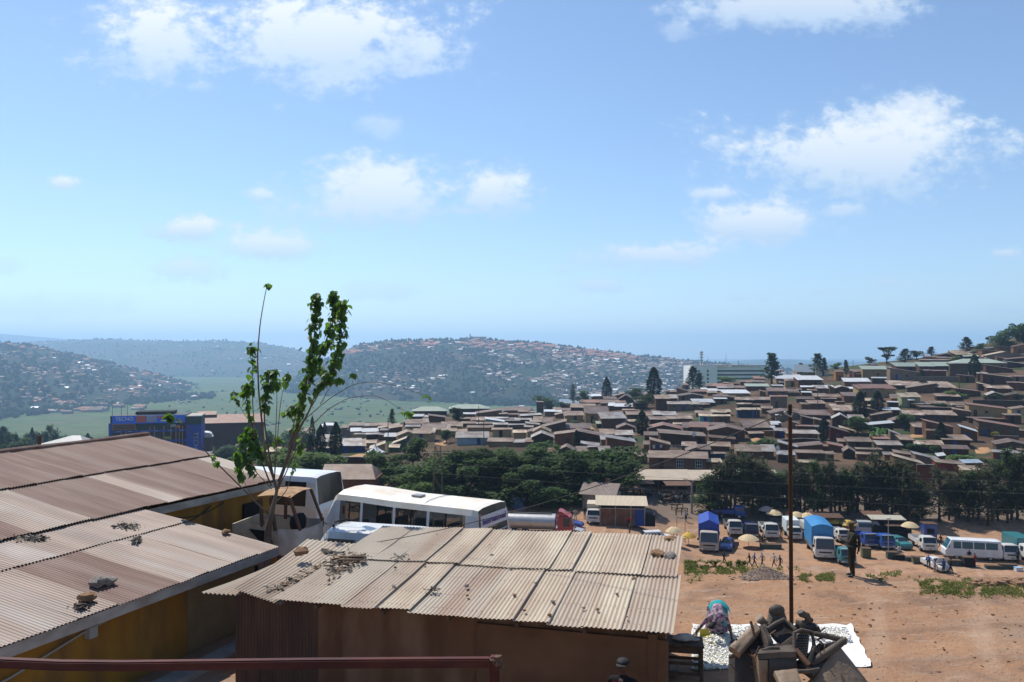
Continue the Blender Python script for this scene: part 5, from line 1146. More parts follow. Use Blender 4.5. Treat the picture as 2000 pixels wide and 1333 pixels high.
def post(name, label, px, py, top, r, m, arms=(), lamp=None, Y=None, group=None):
    p = G_(px, py) if Y is None else at(px, py, Y).xy.to_3d(); 
    if Y is not None: p.z = gz(p.x, Y)
    t = thing(name, label, 'pole', p, 0, group); zt = at(px, top, p.y).z - p.z
    mb = MB(); mb.tube([(0, 0, 0), (0, 0, zt)], [r, r * .7], 8); mb.build('shaft', m, t, smooth=True)
    for dx in arms: mb = MB(); mb.tube([(0, 0, zt - .05), (dx * .6, 0, zt + .35), (dx, 0, zt + .45)], .035, 5); mb.box((dx * 1.15, 0, zt + .44), (abs(dx) * .45, .18, .1)); mb.build('lamp_arm', m_conc, t)
    if lamp: mb = MB(); mb.box((0, 0, zt + .05), lamp); mb.build('lamp_head', m_white, t, bevel=.03)
    return t
post('lamp_post', 'thin lamp post with a white head in the middle of the yard', 1735, 1092, 1014, .05, m_wire, lamp=(.6, .3, .16))
post('lamp_post', 'pale concrete lamp post with two raised arms by the animal pens', 1351, 1004, 942, .17, m_conc, arms=(-.9, .9))
post('wire_pole', 'thin dark rod behind the shed roof, left of the ridged lorry', 1322, 1060, 985, .035, m_rust); post('wire_pole', 'slightly leaning thin rod next to the ridged lorry', 1338, 1062, 990, .035, m_rust)
for l, px, py, tp_ in [('roadside pole among the shops left of the white tent', 758, 885, 816), ('slim pole in front of the pale blue house', 945, 872, 822), ('dark pole above the low roofs near the green hall', 935, 835, 793), ('thin pole on the slope above the steel pole', 1597, 815, 757), ('dark mast on the crest left of the spreading tree', 1666, 718, 703), ('pale pole below the long fence on the upper slope', 1874, 775, 738), ('pole beside the shop with the blue front', 1478, 822, 785), ('thin pole behind the dark cypress', 1262, 815, 778), ('pole with a crossarm left of the white-window house', 1380, 882, 850)]:
    post('utility_pole', l, px, py, tp_, .11, m_wood, Y=None, group='utility poles among the houses')

# brick kiosk, market buildings, animal pens
m_brick = mat('red_brick', (.20, .085, .05), .9, (.13, .06, .04), 3, .8, col3=(.27, .14, .09), scale3=1.2); m_bluewall = mat('blue_wall', (.02, .07, .32), .7, (.03, .05, .2), 2, .6)
m_roofcream = mat('cream_sheet', (.56, .48, .35), .6, (.48, .39, .28), 1.2, .8, stretch=(3, .3, 1))
kp = G_(1214, 1028); kz = thing('brick_kiosk', 'brick latrine block with cream sheet roof and a blue painted corner', 'kiosk', kp, D(-6))
mb = MB(); mb.box((-.6, 1.2, 1.1), (4.6, 2.6, 2.2)); mb.build('brick_wall', m_brick, kz); mb = MB(); mb.box((2.4, 1.2, 1.1), (1.4, 2.62, 2.2)); mb.build('blue_wall', m_bluewall, kz)
mb = MB(); mb.box((0, 1.2, 2.25), (6.1, 2.75, .1)); mb.build('ring_beam', m_fascia, kz); mb = MB(); mb.box((0, 1.2, 2.55), (5.9, 2.5, .5)); mb.build('vent_gap', m_dark, kz)
for x in (-2.8, -.8, 1.2, 3.0): mb = MB(); mb.box((x, -.12, 1.4), (.16, .1, 2.8)); mb.build('pier', m_conc, kz)
mb = MB(); corr(mb, (-3.4, -.7, 2.75), (3.4, -.7, 2.75), (3.4, 3.2, 3.35), (-3.4, 3.2, 3.35), 40, 2, .03); mb.build('roof', m_roofcream, kz, smooth='all')
mb = MB(); mb.box((3.7, .6, .75), (1.3, 1.6, 1.5)); mb.build('side_shelter', m_dark, kz)
ph = G_(1168, 1000); pt = thing('plank_house', 'old house with a steep brown sheet roof behind the brick kiosk', 'house', ph, D(-22))
mb = MB(); mb.box((0, 2.0, 1.2), (4.6, 3.8, 2.4)); mb.build('wall', mat('grey_plaster', (.36, .33, .3), .9, (.25, .2, .17), 1.5, .7), pt)
mb = MB(); corr(mb, (-2.7, -.5, 2.3), (2.7, -.5, 2.3), (2.7, 2.1, 3.7), (-2.7, 2.1, 3.7), 26, 2, .03); corr(mb, (2.7, 4.6, 2.3), (-2.7, 4.6, 2.3), (-2.7, 2.1, 3.7), (2.7, 2.1, 3.7), 26, 2, .03); mb.build('roof', mat('brown_grey_sheet', (.27, .21, .18), .6, (.2, .14, .11), 1.2, .8), pt, smooth='all')
mb = MB(); mb.box((.7, 2.6, 3.8), (.6, .6, .8)); mb.build('chimney', m_brick, pt); mb = MB(); mb.box((.3, .08, 1.0), (.8, .06, 1.8)); mb.build('door', m_dark, pt)
op = G_(1222, 985); os_ = thing('open_shelter', 'low open shelter with a rusty lean-to roof behind the brick kiosk', 'shelter', op, D(12)); mb = MB(); mb.slab((-2.6, -1, 1.9), (2.6, -1, 2.3), (2.6, 1, 2.5), (-2.6, 1, 2.1), .07); mb.build('roof', m_rust, os_)
for x, y in ((-2.4, -.9), (2.4, -.9), (-2.4, .9), (2.4, .9)): mb = MB(); mb.box((x, y, 1.05), (.1, .1, 2.1)); mb.build('post', m_wood, os_)
def bigshed(label, x0, x1, yr, ye, yb_, rm, wm, dark=True, name='market_hall'):
    pl = ground((x0 + x1) / 2, yb_, 100); Y = pl.y; a, b = at(x0, ye, Y), at(x1, ye, Y); t = thing(name, label, 'market hall', (pl.x, Y, pl.z)); L_ = b.x - a.x; ze = a.z - pl.z
    Dp = 6.0; zr = at(x0, yr, Y + Dp).z - pl.z
    mb = MB(); mb.slab((-L_ / 2, -.2, ze), (L_ / 2, -.2, ze - .05), (L_ / 2 + .6, Dp, zr), (-L_ / 2 + .3, Dp, zr), .08); mb.build('roof', rm, t)
    mb = MB(); mb.box((0, Dp * .55, ze / 2 - .2), (L_ - .4, .2, ze)); mb.build('back_wall', wm, t)
    for k in range(int(L_ / 3) + 1): mb = MB(); mb.box((-L_ / 2 + .3 + k * 3, .1, ze / 2 - .1), (.2, .2, ze)); mb.build('post', m_wood, t)
bigshed('long open market hall with a tan roof below the house with white windows', 1246, 1352, 917, 937, 962, mat('tan_hall_roof', (.46, .38, .29), .7, (.38, .3, .22), .6, .7), m_dark)
bigshed('second stretch of the tan market hall behind the concrete lamp post', 1350, 1530, 918, 938, 964, _M['tan_hall_roof'], m_brick)
def pen(label, x0, x1, py, h, m=m_wood, group='rail pens of the animal market', roof=False):
    a, b = ground(x0, py, 100), ground(x1, py, 100); t = thing('rail_pen', label, 'pen', (a + b) / 2, 0, group); L_ = (b - a).length; n = max(2, int(L_ / 1.6)); d = 3.0
    for y in (-d / 2, d / 2):
        for i in range(n + 1): mb = MB(); mb.box((-L_ / 2 + L_ * i / n, y, h / 2), (.12, .12, h)); mb.build('post', m, t)
        for z in (h * .45, h * .92): mb = MB(); mb.box((0, y, z), (L_, .07, .1)); mb.build('rail', m, t)
    if roof: mb = MB(); mb.slab((-L_ / 2, -d / 2, h + .5), (L_ / 2, -d / 2, h + .5), (L_ / 2, d / 2, h + .7), (-L_ / 2, d / 2, h + .7), .05); mb.build('roof', m_rust, t)
pen('left rail pen with a rusty cover in front of the market hall', 1240, 1276, 966, 1.4, roof=True); pen('right rail pen below the market hall steps', 1298, 1350, 972, 1.6, roof=True); pen('low iron rail pen by the yard edge', 1316, 1338, 1003, 1.1, m_rust)
# goats in the pens
m_goat = [mat('goat_black', (.025, .022, .02), .9), mat('goat_brown', (.13, .075, .04), .9), mat('goat_white', (.5, .47, .42), .9)]
def goat(px, py, head, m, label):
    GN = {'pelvis': ((-.28, 0, .55), (.11, .13)), 'mid': ((0, 0, .53), (.12, .15)), 'chest': ((.27, 0, .55), (.12, .15)), 'neck': ((.42, 0, .72), .065), 'head': ((.5, 0, .86), .06), 'muz': ((.64, 0, .8), .035), 'tail': ((-.42, 0, .68), .025)}
    E = [('pelvis', 'mid'), ('mid', 'chest'), ('chest', 'neck'), ('neck', 'head'), ('head', 'muz'), ('pelvis', 'tail')]
    for s in (1, -1):
        q = 'L' if s > 0 else 'R'
        GN['f1' + q] = ((.27, .09 * s, .4), .055); GN['f2' + q] = ((.28, .09 * s, .22), .03); GN['f3' + q] = ((.27, .09 * s, .02), .028)
        GN['h1' + q] = ((-.24, .1 * s, .4), .07); GN['h2' + q] = ((-.36, .1 * s, .24), .033); GN['h3' + q] = ((-.31, .1 * s, .02), .028); GN['e' + q] = ((.46, .12 * s, .88), .02)
        E += [('chest', 'f1' + q), ('f1' + q, 'f2' + q), ('f2' + q, 'f3' + q), ('pelvis', 'h1' + q), ('h1' + q, 'h2' + q), ('h2' + q, 'h3' + q), ('head', 'e' + q)]
    return skin_fig('goat', GN, E, [m], lambda c: 0, None, 1)
GM = goat(0, 0, 0, m_goat[0], ''); rg = random.Random(31)
goats = [(px, py) for px, py in [(1245, 975), (1252, 974), (1258, 977), (1263, 972), (1270, 975), (1274, 970), (1249, 969), (1262, 967), (1293, 976), (1300, 978), (1306, 980), (1312, 982), (1318, 979), (1323, 981), (1330, 978), (1338, 976), (1296, 982), (1303, 985), (1311, 986), (1321, 986), (1341, 981), (1286, 974), (1344, 973), (1326, 974)]]
for px, py in goats:
    mi = rg.choice((0, 0, 1, 2)); me = GM.copy(); me.name = 'goat'; me.materials[0] = m_goat[mi]; o = bpy.data.objects.new('goat', me); COL.objects.link(o); o.location = ground(px, py, 100); o.rotation_euler = (0, 0, rg.uniform(0, 6.28)); s = rg.uniform(1.0, 1.3); o.scale = (s, s, s)
    tag(o, ('black goat', 'brown goat', 'whitish goat')[mi] + (' by the left rail pen' if px < 1280 else ' in the crowd by the right rail pen'), 'goat', 'goats in the animal market')

# people of the yard
C_ = {'white': cloth('white', (.6, .6, .6)), 'black': _M['cloth_black'], 'blue': cloth('blue', (.05, .09, .25)), 'red': _M['cloth_red'], 'grey': BASE[1], 'navy': BASE[2], 'maroon': cloth('maroon', (.2, .03, .04)), 'brown': cloth('brown', (.12, .07, .04)), 'pink': cloth('pale', (.5, .36, .34)), 'green': cloth('green', (.05, .12, .06)), 'yellow': cloth('yellow', (.5, .36, .06))}
PP = [('person in black walking alone, just right of the shed roof corner', 1414, 1105, -20, 'walk', 'black', 'black'), ('first of the walking group, in dark clothes', 1464, 1110, 170, 'walk', 'black', 'navy'), ('person in dark blue stepping along with the walking group', 1473, 1109, -10, 'walk', 'blue', 'black'), ('person in a grey shirt in the middle of the walking group', 1489, 1109, 200, 'walk', 'grey', 'navy'),
 ('person in a white shirt striding, near the pole', 1512, 1110, 190, 'walk', 'white', 'black'), ('shorter person in navy walking nearest the steel pole', 1524, 1115, 185, 'walk', 'navy', 'black'), ('person standing by the tail of the ridged blue lorry', 1402, 1060, 90, 'stand', 'navy', 'black'), ('person in dark clothes beside the long green trough', 1489, 1071, 0, 'stand', 'black', 'brown'),
 ('person between the white lorry and the box lorry', 1526, 1052, -90, 'stand', 'brown', 'brown'), ('person in white carrying a load along the earth bank', 1340, 1020, -120, 'walk', 'white', 'black'), ('person in green standing by the wire fence', 1117, 1015, -80, 'stand', 'green', 'black'), ('child in pale clothes beside the wire fence', 1124, 1020, -90, 'stand', 'pink', 'grey'), ('tall person in black by the old white lorry', 1142, 1016, -60, 'stand', 'black', 'grey'),
 ('person in red seated height at the blue kiosk corner', 1228, 1032, -90, 'bend', 'red', 'black'), ('person in white by the blue painted corner', 1241, 1030, -90, 'stand', 'pink', 'navy'), ('person whose head shows over the shed roof edge', 1230, 1048, 180, 'stand', 'brown', 'black'), ('person in white sitting among the benches, mid yard', 1756, 1092, -90, 'stand', 'white', 'grey'), ('person striding right of the blue kiosk', 1838, 1070, 170, 'walk', 'black', 'navy'),
 ('mechanic in pale blue leaning over the white car', 1826, 1119, 100, 'bend', 'grey', 'pink'), ('mechanic in dark blue at the white car', 1843, 1122, 110, 'stand', 'blue', 'navy'), ('mechanic crouching in blue at the white car wheel', 1813, 1113, 60, 'bend', 'blue', 'navy'), ('person in black walking away from the white car', 1856, 1121, -20, 'walk', 'black', 'black'), ('person in black at the tall dark box', 1893, 1104, -90, 'stand', 'black', 'black'), ('person in maroon at the tall dark box', 1904, 1110, 180, 'stand', 'maroon', 'maroon'),
 ('person in dark clothes in front of the last lorry', 1988, 1104, -90, 'stand', 'navy', 'black'), ('person in a white top beside the officer, farther off', 1651, 1043, -90, 'stand', 'white', 'red'), ('person in dark clothes at the stalls under the yellow umbrella', 1640, 1045, -90, 'stand', 'black', 'navy'), ('person by the lone cream umbrella', 1778, 1056, -60, 'stand', 'black', 'grey'), ('herder in white at the left pen', 1282, 950, -90, 'stand', 'white', 'brown'), ('herder with a staff at the right pen', 1316, 978, -90, 'stand', 'pink', 'maroon'), ('herder in dark clothes below the pens', 1290, 985, -70, 'walk', 'navy', 'black'), ('person in grey in the open shelter', 1212, 985, -90, 'stand', 'grey', 'navy'), ('person in pale clothes at the open shelter', 1203, 984, -50, 'carry', 'white', 'black'),
 ('person at the rear of the row of lorries, by the trees', 1407, 1022, -90, 'stand', 'black', 'navy'), ('porter behind the ridged blue lorry', 1398, 1020, -90, 'carry', 'navy', 'black')]
for l, px, py, hd, ps, t_, lg in PP: person(l, ground(px, py, 70), D(hd), ps, C_[t_], C_[lg], 'people in the lorry park')
# overhead power lines and the pylon among the trees
pyl = G_(856, 992); py_ = thing('lattice_pylon', 'slender steel lattice pylon in front of the big dark trees', 'pylon', (at(855, 985, 84).x, 84, gz(at(855, 985, 84).x, 84))); ht = at(855, 872, 84).z - py_.location.z; m_steel = mat('galvanised_steel', (.30, .28, .25), .6, metal=.4)
m_steel2 = mat('dull_pylon_steel', (.13, .115, .09), .7)
k = lambda z: lerp(.9, .28, z / ht)
for s, t_ in ((1, 1), (1, -1), (-1, 1), (-1, -1)): mb = MB(); mb.beam((k(0) * s, k(0) * t_, 0), (k(ht) * s, k(ht) * t_, ht), .04); mb.build('leg', m_steel2, py_)
for i in range(9):
    z0, z1 = ht * i / 9, ht * (i + 1) / 9; mb = MB(); q = 1 if i % 2 else -1
    mb.beam((-k(z0) * q, -k(z0), z0), (k(z1) * q, -k(z1), z1), .04); mb.build('brace', m_steel2, py_); mb = MB(); mb.beam((-k(z0) * q, k(z0), z0), (k(z1) * q, k(z1), z1), .04); mb.build('brace', m_steel2, py_)
mb = MB(); mb.beam((-1.5, 0, ht * .95), (1.5, 0, ht * .95), .1); mb.build('cross_arm', m_steel, py_)
m_bwire2 = mat('weathered_line', (.16, .16, .15), .6)
for l, (xa, ya), (xb, yb_) in [('topmost thin power line crossing the tree belt', (856, 880), (2080, 945)), ('middle thin power line crossing the tree belt', (858, 905), (2080, 967)), ('lowest thin power line crossing the tree belt', (860, 925), (2080, 1001))]:
    cable(l, at(xa, ya, 84), at(xb, yb_, 84),   .35, .011, m_bwire2, 40, 'power lines across the valley edge', 'power_line')
# ---------------------------------------------------------------- trees: crowns of many small leaf clumps
def fol(name, c, c2, t=.25, c3=None): return mat('foliage_' + name, c, .8, c2, .35, .9, transl=t, tcol=[min(1, x * 1.9) for x in c2], var=.3, spec=.15, lo=.4, hi=.6, col3=c3, scale3=1.2)
f_dark = fol('dark', (.022, .046, .013), (.062, .105, .026)); f_mid = fol('mid', (.035, .068, .02), (.07, .115, .032)); f_olive = fol('olive', (.036, .046, .022), (.085, .092, .048)); f_light = fol('light', (.06, .11, .028), (.105, .165, .04)); f_cyp = fol('cypress', (.014, .032, .016), (.026, .05, .022)); f_ban = fol('banana', (.05, .12, .03), (.09, .17, .05), .35)
m_trunk = mat('tree_bark', (.08, .055, .04), .95, (.13, .1, .075), 3, .8)
def leafy(pts, s, rr, mb):
    for c, k in pts:
        a = rr.uniform(0, 6.28); b = rr.uniform(-.9, .9); M_ = Matrix.Rotation(a, 3, 'Z') @ Matrix.Rotation(b, 3, 'X'); h = s * k * rr.uniform(.6, 1.3); w = h * rr.uniform(.5, .8)
        q = [V((-w, 0, 0)), V((0, -h * .5, rr.uniform(-.1, .1) * h)), V((w, 0, .15 * h)), V((0, h, -.1 * h))]
        mb.add([c + M_ @ p for p in q], [(0, 1, 2, 3)])
PROTO = {}
def make_proto(kind, seed):
    rr = random.Random(seed * 97 + sum(map(ord, kind))); tr, cr = MB(), MB(); pts = []
    if kind == 'broad':                                     # unit: height 1, round spreading crown
        blobs = [(V((rr.gauss(0, .22), rr.gauss(0, .22), rr.uniform(.26, .82))), rr.uniform(.14, .24)) for _ in range(15)]
        for c, r in blobs: tr.tube([V((0, 0, .2)), V((c.x * .4, c.y * .4, c.z * .65)), c], [.028, .015, .006], 5)
        for c, r in blobs:
            for _ in range(230):
                d = V((rr.gauss(0, 1), rr.gauss(0, 1), rr.gauss(0, 1) + .25)).normalized(); pts.append((c + V((d.x, d.y, d.z * .8)) * r * rr.uniform(.72, 1.05), 1))
        leafy(pts, .042, rr, cr)
    elif kind == 'feather':                                 # casuarina-like: tall, open, wispy
        for k in range(34):
            z = rr.uniform(.14, .97); r = .30 * (1 - z) ** .55 * rr.uniform(.5, 1.1) + .03; a = rr.uniform(0, 6.28); tip = V((math.cos(a) * r, math.sin(a) * r, z + rr.uniform(0, .1)))
            tr.tube([V((0, 0, z - .06)), tip], [.008, .003], 4)
            for _ in range(70):
                t = rr.uniform(.25, 1.1); pts.append((V((0, 0, z - .06)).lerp(tip, t) + V((rr.gauss(0, .035), rr.gauss(0, .035), rr.gauss(0, .032))), 1))
        leafy(pts, .026, rr, cr)
    elif kind == 'column':                                  # cypress
        for _ in range(2300):
            z = rr.uniform(.04, 1.0); r = .135 * (1 - z ** 2.2) ** .7 * min(1, .35 + z * 2.6) * (1 + .45 * noise.noise(V((z * 6, seed * 3.3, 0)))); a = rr.uniform(0, 6.28); r *= rr.uniform(.75, 1.12) + .2 * noise.noise(V((math.cos(a) * 2, math.sin(a) * 2 + seed, z * 8)))
            pts.append((V((math.cos(a) * r, math.sin(a) * r, z)), 1))
        leafy(pts, .03, rr, cr)
    elif kind == 'umbrella':                                # flat-topped, clumped
        blobs = [(V((rr.gauss(0, .2), rr.gauss(0, .15), rr.choice((.5, .66, .8, .9)) + rr.uniform(-.04, .04))), rr.uniform(.09, .17)) for _ in range(12)]
        for c, r in blobs:
            tr.tube([V((0, 0, .25)), V((c.x * .5, c.y * .5, c.z * .7)), c], [.03, .016, .008], 5)
            for _ in range(170):
                d = V((rr.gauss(0, 1), rr.gauss(0, 1), rr.gauss(0, 1))).normalized(); pts.append((c + V((d.x, d.y, d.z * .5)) * r * rr.uniform(.6, 1.05), 1))
        leafy(pts, .04, rr, cr)
    elif kind == 'pine':                                    # open conifer with tiers
        for k in range(15):
            z = .18 + .8 * k / 15
            for q in range(4):
                a = rr.uniform(0, 6.28); r = (.30 * (1 - z) + .05) * rr.uniform(.6, 1.15); tip = V((math.cos(a) * r, math.sin(a) * r, z + r * .35)); tr.tube([V((0, 0, z)), tip], [.008, .003], 4)
                for _ in range(36): t = rr.uniform(.35, 1.05); pts.append((V((0, 0, z)).lerp(tip, t) + V((rr.gauss(0, .022), rr.gauss(0, .022), rr.gauss(0, .018))), 1))
        leafy(pts, .034, rr, cr)
    elif kind == 'bush':
        blobs = [(V((rr.gauss(0, .3), rr.gauss(0, .2), rr.uniform(.25, .65))), rr.uniform(.2, .34)) for _ in range(8)]
        for c, r in blobs:
            for _ in range(170): d = V((rr.gauss(0, 1), rr.gauss(0, 1), rr.gauss(0, 1))).normalized(); p = c + d * r * rr.uniform(.75, 1.05); p.z = max(.02, p.z); pts.append((p, 1))
        leafy(pts, .075, rr, cr)
    elif kind == 'banana':
        for k in range(12):
            a = rr.uniform(0, 6.28); l = rr.uniform(.5, .8); bx = V((rr.gauss(0, .16), rr.gauss(0, .16), .3)); P = []
            for t in np.linspace(0, 1, 6):
                c = bx + V((math.cos(a) * l * t, math.sin(a) * l * t, .55 * math.sin(t * 2.2))); w = .085 * math.sin(min(1, t * .9 + .1) * math.pi); n_ = V((-math.sin(a), math.cos(a), 0)); P.append([c - n_ * w + V((0, 0, -.02)), c, c + n_ * w + V((0, 0, -.02))])
            cr.grid(P); tr.tube([V((bx.x, bx.y, 0)), bx], [.04, .025], 6)
    if kind != 'banana': tr.tube([V((0, 0, -.03)), V((.008, 0, .3)), V((-.006, .004, .62)), V((0, 0, .9 if kind != 'bush' else .4))], [.028 if kind != 'broad' else .04, .022, .014, .004], 7)
    a, b = tr.build('trunk', m_trunk, smooth='all'), cr.build('crown', f_mid)
    PROTO[kind, seed] = (a.data, b.data); bpy.data.objects.remove(a); bpy.data.objects.remove(b)
for kd in ('broad', 'feather', 'column', 'umbrella', 'pine', 'bush', 'banana'):
    for s in range(4 if kd in ('broad', 'feather') else 2): make_proto(kd, s)
LAND = []                                                   # landmarks for the descriptions: (photo x, photo y, words)
def tree(kind, label, px, base, top, width, m, Y=None, cat='tree', group=None, name=None, seed=None):
    p = at(px, base, Y) if Y else ground(px, base, 60)
    if Y: p.z = gz(p.x, Y) if p.z < gz(p.x, Y) + 6 else p.z
    H = at(px, top, p.y).z - p.z; Wd = width / F * p.y
    ns = 4 if kind in ('broad', 'feather') else 2; sd = (int(px * 7 + base) % ns) if seed is None else seed
    t = thing(name or ('bush' if kind == 'bush' else 'banana_plant' if kind == 'banana' else 'tree'), label, cat, p, px * 1.7, group)
    bw = {'broad': .88, 'feather': .5, 'column': .26, 'umbrella': .8, 'pine': .5, 'bush': 1.25, 'banana': 1.5}[kind]
    t.scale = (Wd / bw, Wd / bw, max(.5, H))
    tm, cm = PROTO[kind, sd]
    a = bpy.data.objects.new('trunk', tm); b = bpy.data.objects.new('crown', cm)
    for o in (a, b): COL.objects.link(o); o.parent = t
    b.material_slots[0].link = 'OBJECT'; b.material_slots[0].material = m
    return t
rt = random.Random(17)
# dark belt of wispy trees between the yard and the town
belt = []; BELT = []; GROVE = []; THICK = []; MIDT = []
for i, px in enumerate(list(range(1385, 1800, 17)) + list(range(1835, 2070, 19))):
    base = (1000 if px < 1700 else 1012) + rt.uniform(-4, 10) + (px - 1400) * .012; top = 897 + 12 * math.sin(px * .021) + rt.uniform(-14, 22)
    if 1380 <= px < 1410: top += 25
    if 1760 < px < 1805: top += 25
    if px > 1940: top -= 8
    belt.append((px, base, top))
for i, (px, base, top) in enumerate(belt):
    nm = 'first' if i == 0 else ('last' if i == len(belt) - 1 else None)
    grp = 'wispy trees behind the lorry park'
    BELT.append((px, tree('feather', 'wispy dark tree at the belt front', px, base, top, rt.uniform(40, 60), f_olive if i % 4 else f_dark, group=grp)))
for i, (px, base, top) in enumerate([(px + 8, b - 8, t + 14) for px, b, t in belt[::2]]): BELT.append((px, tree('feather', 'wispy dark tree deeper in the belt', px, base, top, rt.uniform(34, 52), f_olive if px % 3 else f_dark, group='wispy trees behind the lorry park')))
# big dark trees below the town
for px, base, top, w in [(745, 962, 880, 70), (800, 975, 905, 90), (850, 985, 895, 110), (905, 978, 872, 95), (955, 975, 868, 100), (1005, 975, 872, 105), (1055, 976, 866, 110), (1105, 975, 870, 105), (1150, 975, 874, 105), (1195, 972, 872, 100), (1222, 965, 890, 60), (885, 972, 885, 90), (975, 980, 890, 100), (1080, 980, 890, 110), (1135, 980, 892, 90), (1180, 982, 900, 90), (1030, 985, 905, 90)]:
    GROVE.append((px, tree('broad', 'broad dark-crowned tree in the grove', px, base, top, w, f_dark if px > 880 else f_mid, group='grove of broad trees below the town')))
for l, px, base, top, w, m in [('rounded pale-green tree in front of the grove, behind the minibus roof', 845, 992, 908, 95, f_light), ('round bush-like tree standing alone beside the jeep', 1052, 1000, 945, 66, f_mid), ('leafy dark tree beside the white peaked tent', 806, 915, 852, 56, f_dark), ('dark tree right behind the white peaked tent', 762, 920, 885, 60, f_dark), ('fresh green tree behind the far minibus', 612, 940, 880, 90, f_light), ('second fresh green tree behind the young sapling', 560, 950, 880, 80, f_light),
    ('round yellowish-green tree in front of the warehouse', 555, 885, 832, 48, f_mid), ('small round tree in front of the pale blue house', 872, 865, 838, 26, f_mid), ('dark rounded tree near the roofs left of the wide hall', 897, 830, 795, 24, f_cyp), ('pair of dark round trees behind the stove pipe', 35, 905, 858, 50, f_dark), ('spreading tree on the crest of the slum hill', 1732, 712, 678, 38, f_dark), ('bushy dark tree at the top right corner of the hill', 1955, 685, 641, 50, f_dark), ('big tree cut by the right border of the photo', 2000, 680, 628, 40, f_dark), ('leafy tree beside the blue-grey roofed houses', 440, 905, 868, 60, f_mid), ('small green tree behind the brick tower house', 1078, 800, 772, 42, f_mid), ('green tree under the office block front', 1420, 752, 735, 30, f_light), ('bushy tree by the pale green hut on the slope', 1675, 850, 812, 46, f_dark), ('yellowish small tree right of the banana plants', 1768, 840, 806, 32, f_mid), ('bare-looking round tree right of the crest mast', 1702, 712, 697, 18, f_olive), ('small green tree left of the crest mast', 1630, 724, 708, 18, f_light), ('leafy tree between the two slum roofs near the dark cypress', 1235, 780, 757, 34, f_mid), ('low dark tree beside the twin cypress trunk', 1258, 800, 770, 40, f_dark), ('grey-green tree beside the crest tree on the hill', 1790, 702, 684, 22, f_olive)]:
    tree('umbrella' if 'spreading' in l else 'broad', l, px, base, top, w, m)
for l, px, base, top, w, m, kd in [('tall round-topped conifer on the crest beside the office block', 1507, 752, 688, 42, f_dark, 'pine'), ('tall dark twin-topped tree rising above the middle town', 1277, 785, 718, 30, f_cyp, 'column'), ('slim dark tree on the skyline of the middle town', 1185, 778, 737, 20, f_cyp, 'column'), ('thin reddish-dark tree on the middle skyline', 1119, 782, 750, 14, f_olive, 'feather'), ('dark tree just left of the office block', 1353, 762, 715, 28, f_cyp, 'pine'), ('second small tree beside the office block corner', 1366, 764, 728, 22, f_cyp, 'pine'), ('round bush tree on the middle skyline', 1140, 785, 762, 26, f_mid, 'broad'), ('pointed conifer at the left of the grey-roofed crest house', 1564, 730, 709, 18, f_cyp, 'pine'), ('broad conifer behind the grey-roofed crest house', 1597, 735, 690, 32, f_dark, 'pine'), ('small conifer beside the broad one behind the grey roofs', 1610, 735, 698, 14, f_dark, 'pine'), ('slim conifer between crest roofs', 1652, 738, 703, 13, f_cyp, 'pine'), ('open conifer right of the spreading crest tree', 1768, 712, 681, 30, f_olive, 'pine'), ('pointed conifer alone on the right skyline', 1819, 698, 677, 20, f_olive, 'pine'), ('wide pale conifer on the right skyline', 1888, 690, 658, 28, f_olive, 'pine'), ('round-headed tree beside the wide pale conifer', 1911, 692, 670, 18, f_dark, 'broad'),
    ('tall dark column tree on the upper right slope', 1903, 737, 693, 22, f_dark, 'column'), ('tallest dark column tree in mid slope', 1680, 822, 765, 26, f_cyp, 'column'), ('dark column tree right of the tallest one', 1714, 810, 764, 24, f_cyp, 'column'), ('dark column tree by the street in the middle town', 1254, 850, 802, 24, f_cyp, 'column'), ('small dark column tree beside the brick house', 1126, 880, 840, 14, f_cyp, 'column'), ('dark column tree behind the steel pole', 1609, 862, 815, 20, f_cyp, 'column'), ('dark column tree on the lower right slope', 1838, 870, 825, 22, f_cyp, 'column'), ('dark conifer next to the blue-fronted shop', 656, 895, 825, 26, f_cyp, 'column'), ('second dark conifer left of the blue-fronted shop', 626, 895, 830, 22, f_cyp, 'column'), ('short dark conifer left of the two tall ones', 606, 900, 850, 16, f_cyp, 'column'), ('distant grey-green conifer at the edge of the marsh', 766, 835, 798, 16, f_dark, 'pine'), ('dark conifer in front of the far house gable', 710, 960, 915, 26, f_dark, 'pine'), ('thin dark tree at the street between market and trees', 1238, 985, 930, 12, f_olive, 'feather'), ('small pointed tree beside the slim conifer on the crest', 1800, 742, 722, 14, f_cyp, 'pine')]:
    tree(kd, l, px, base, top, w, m)
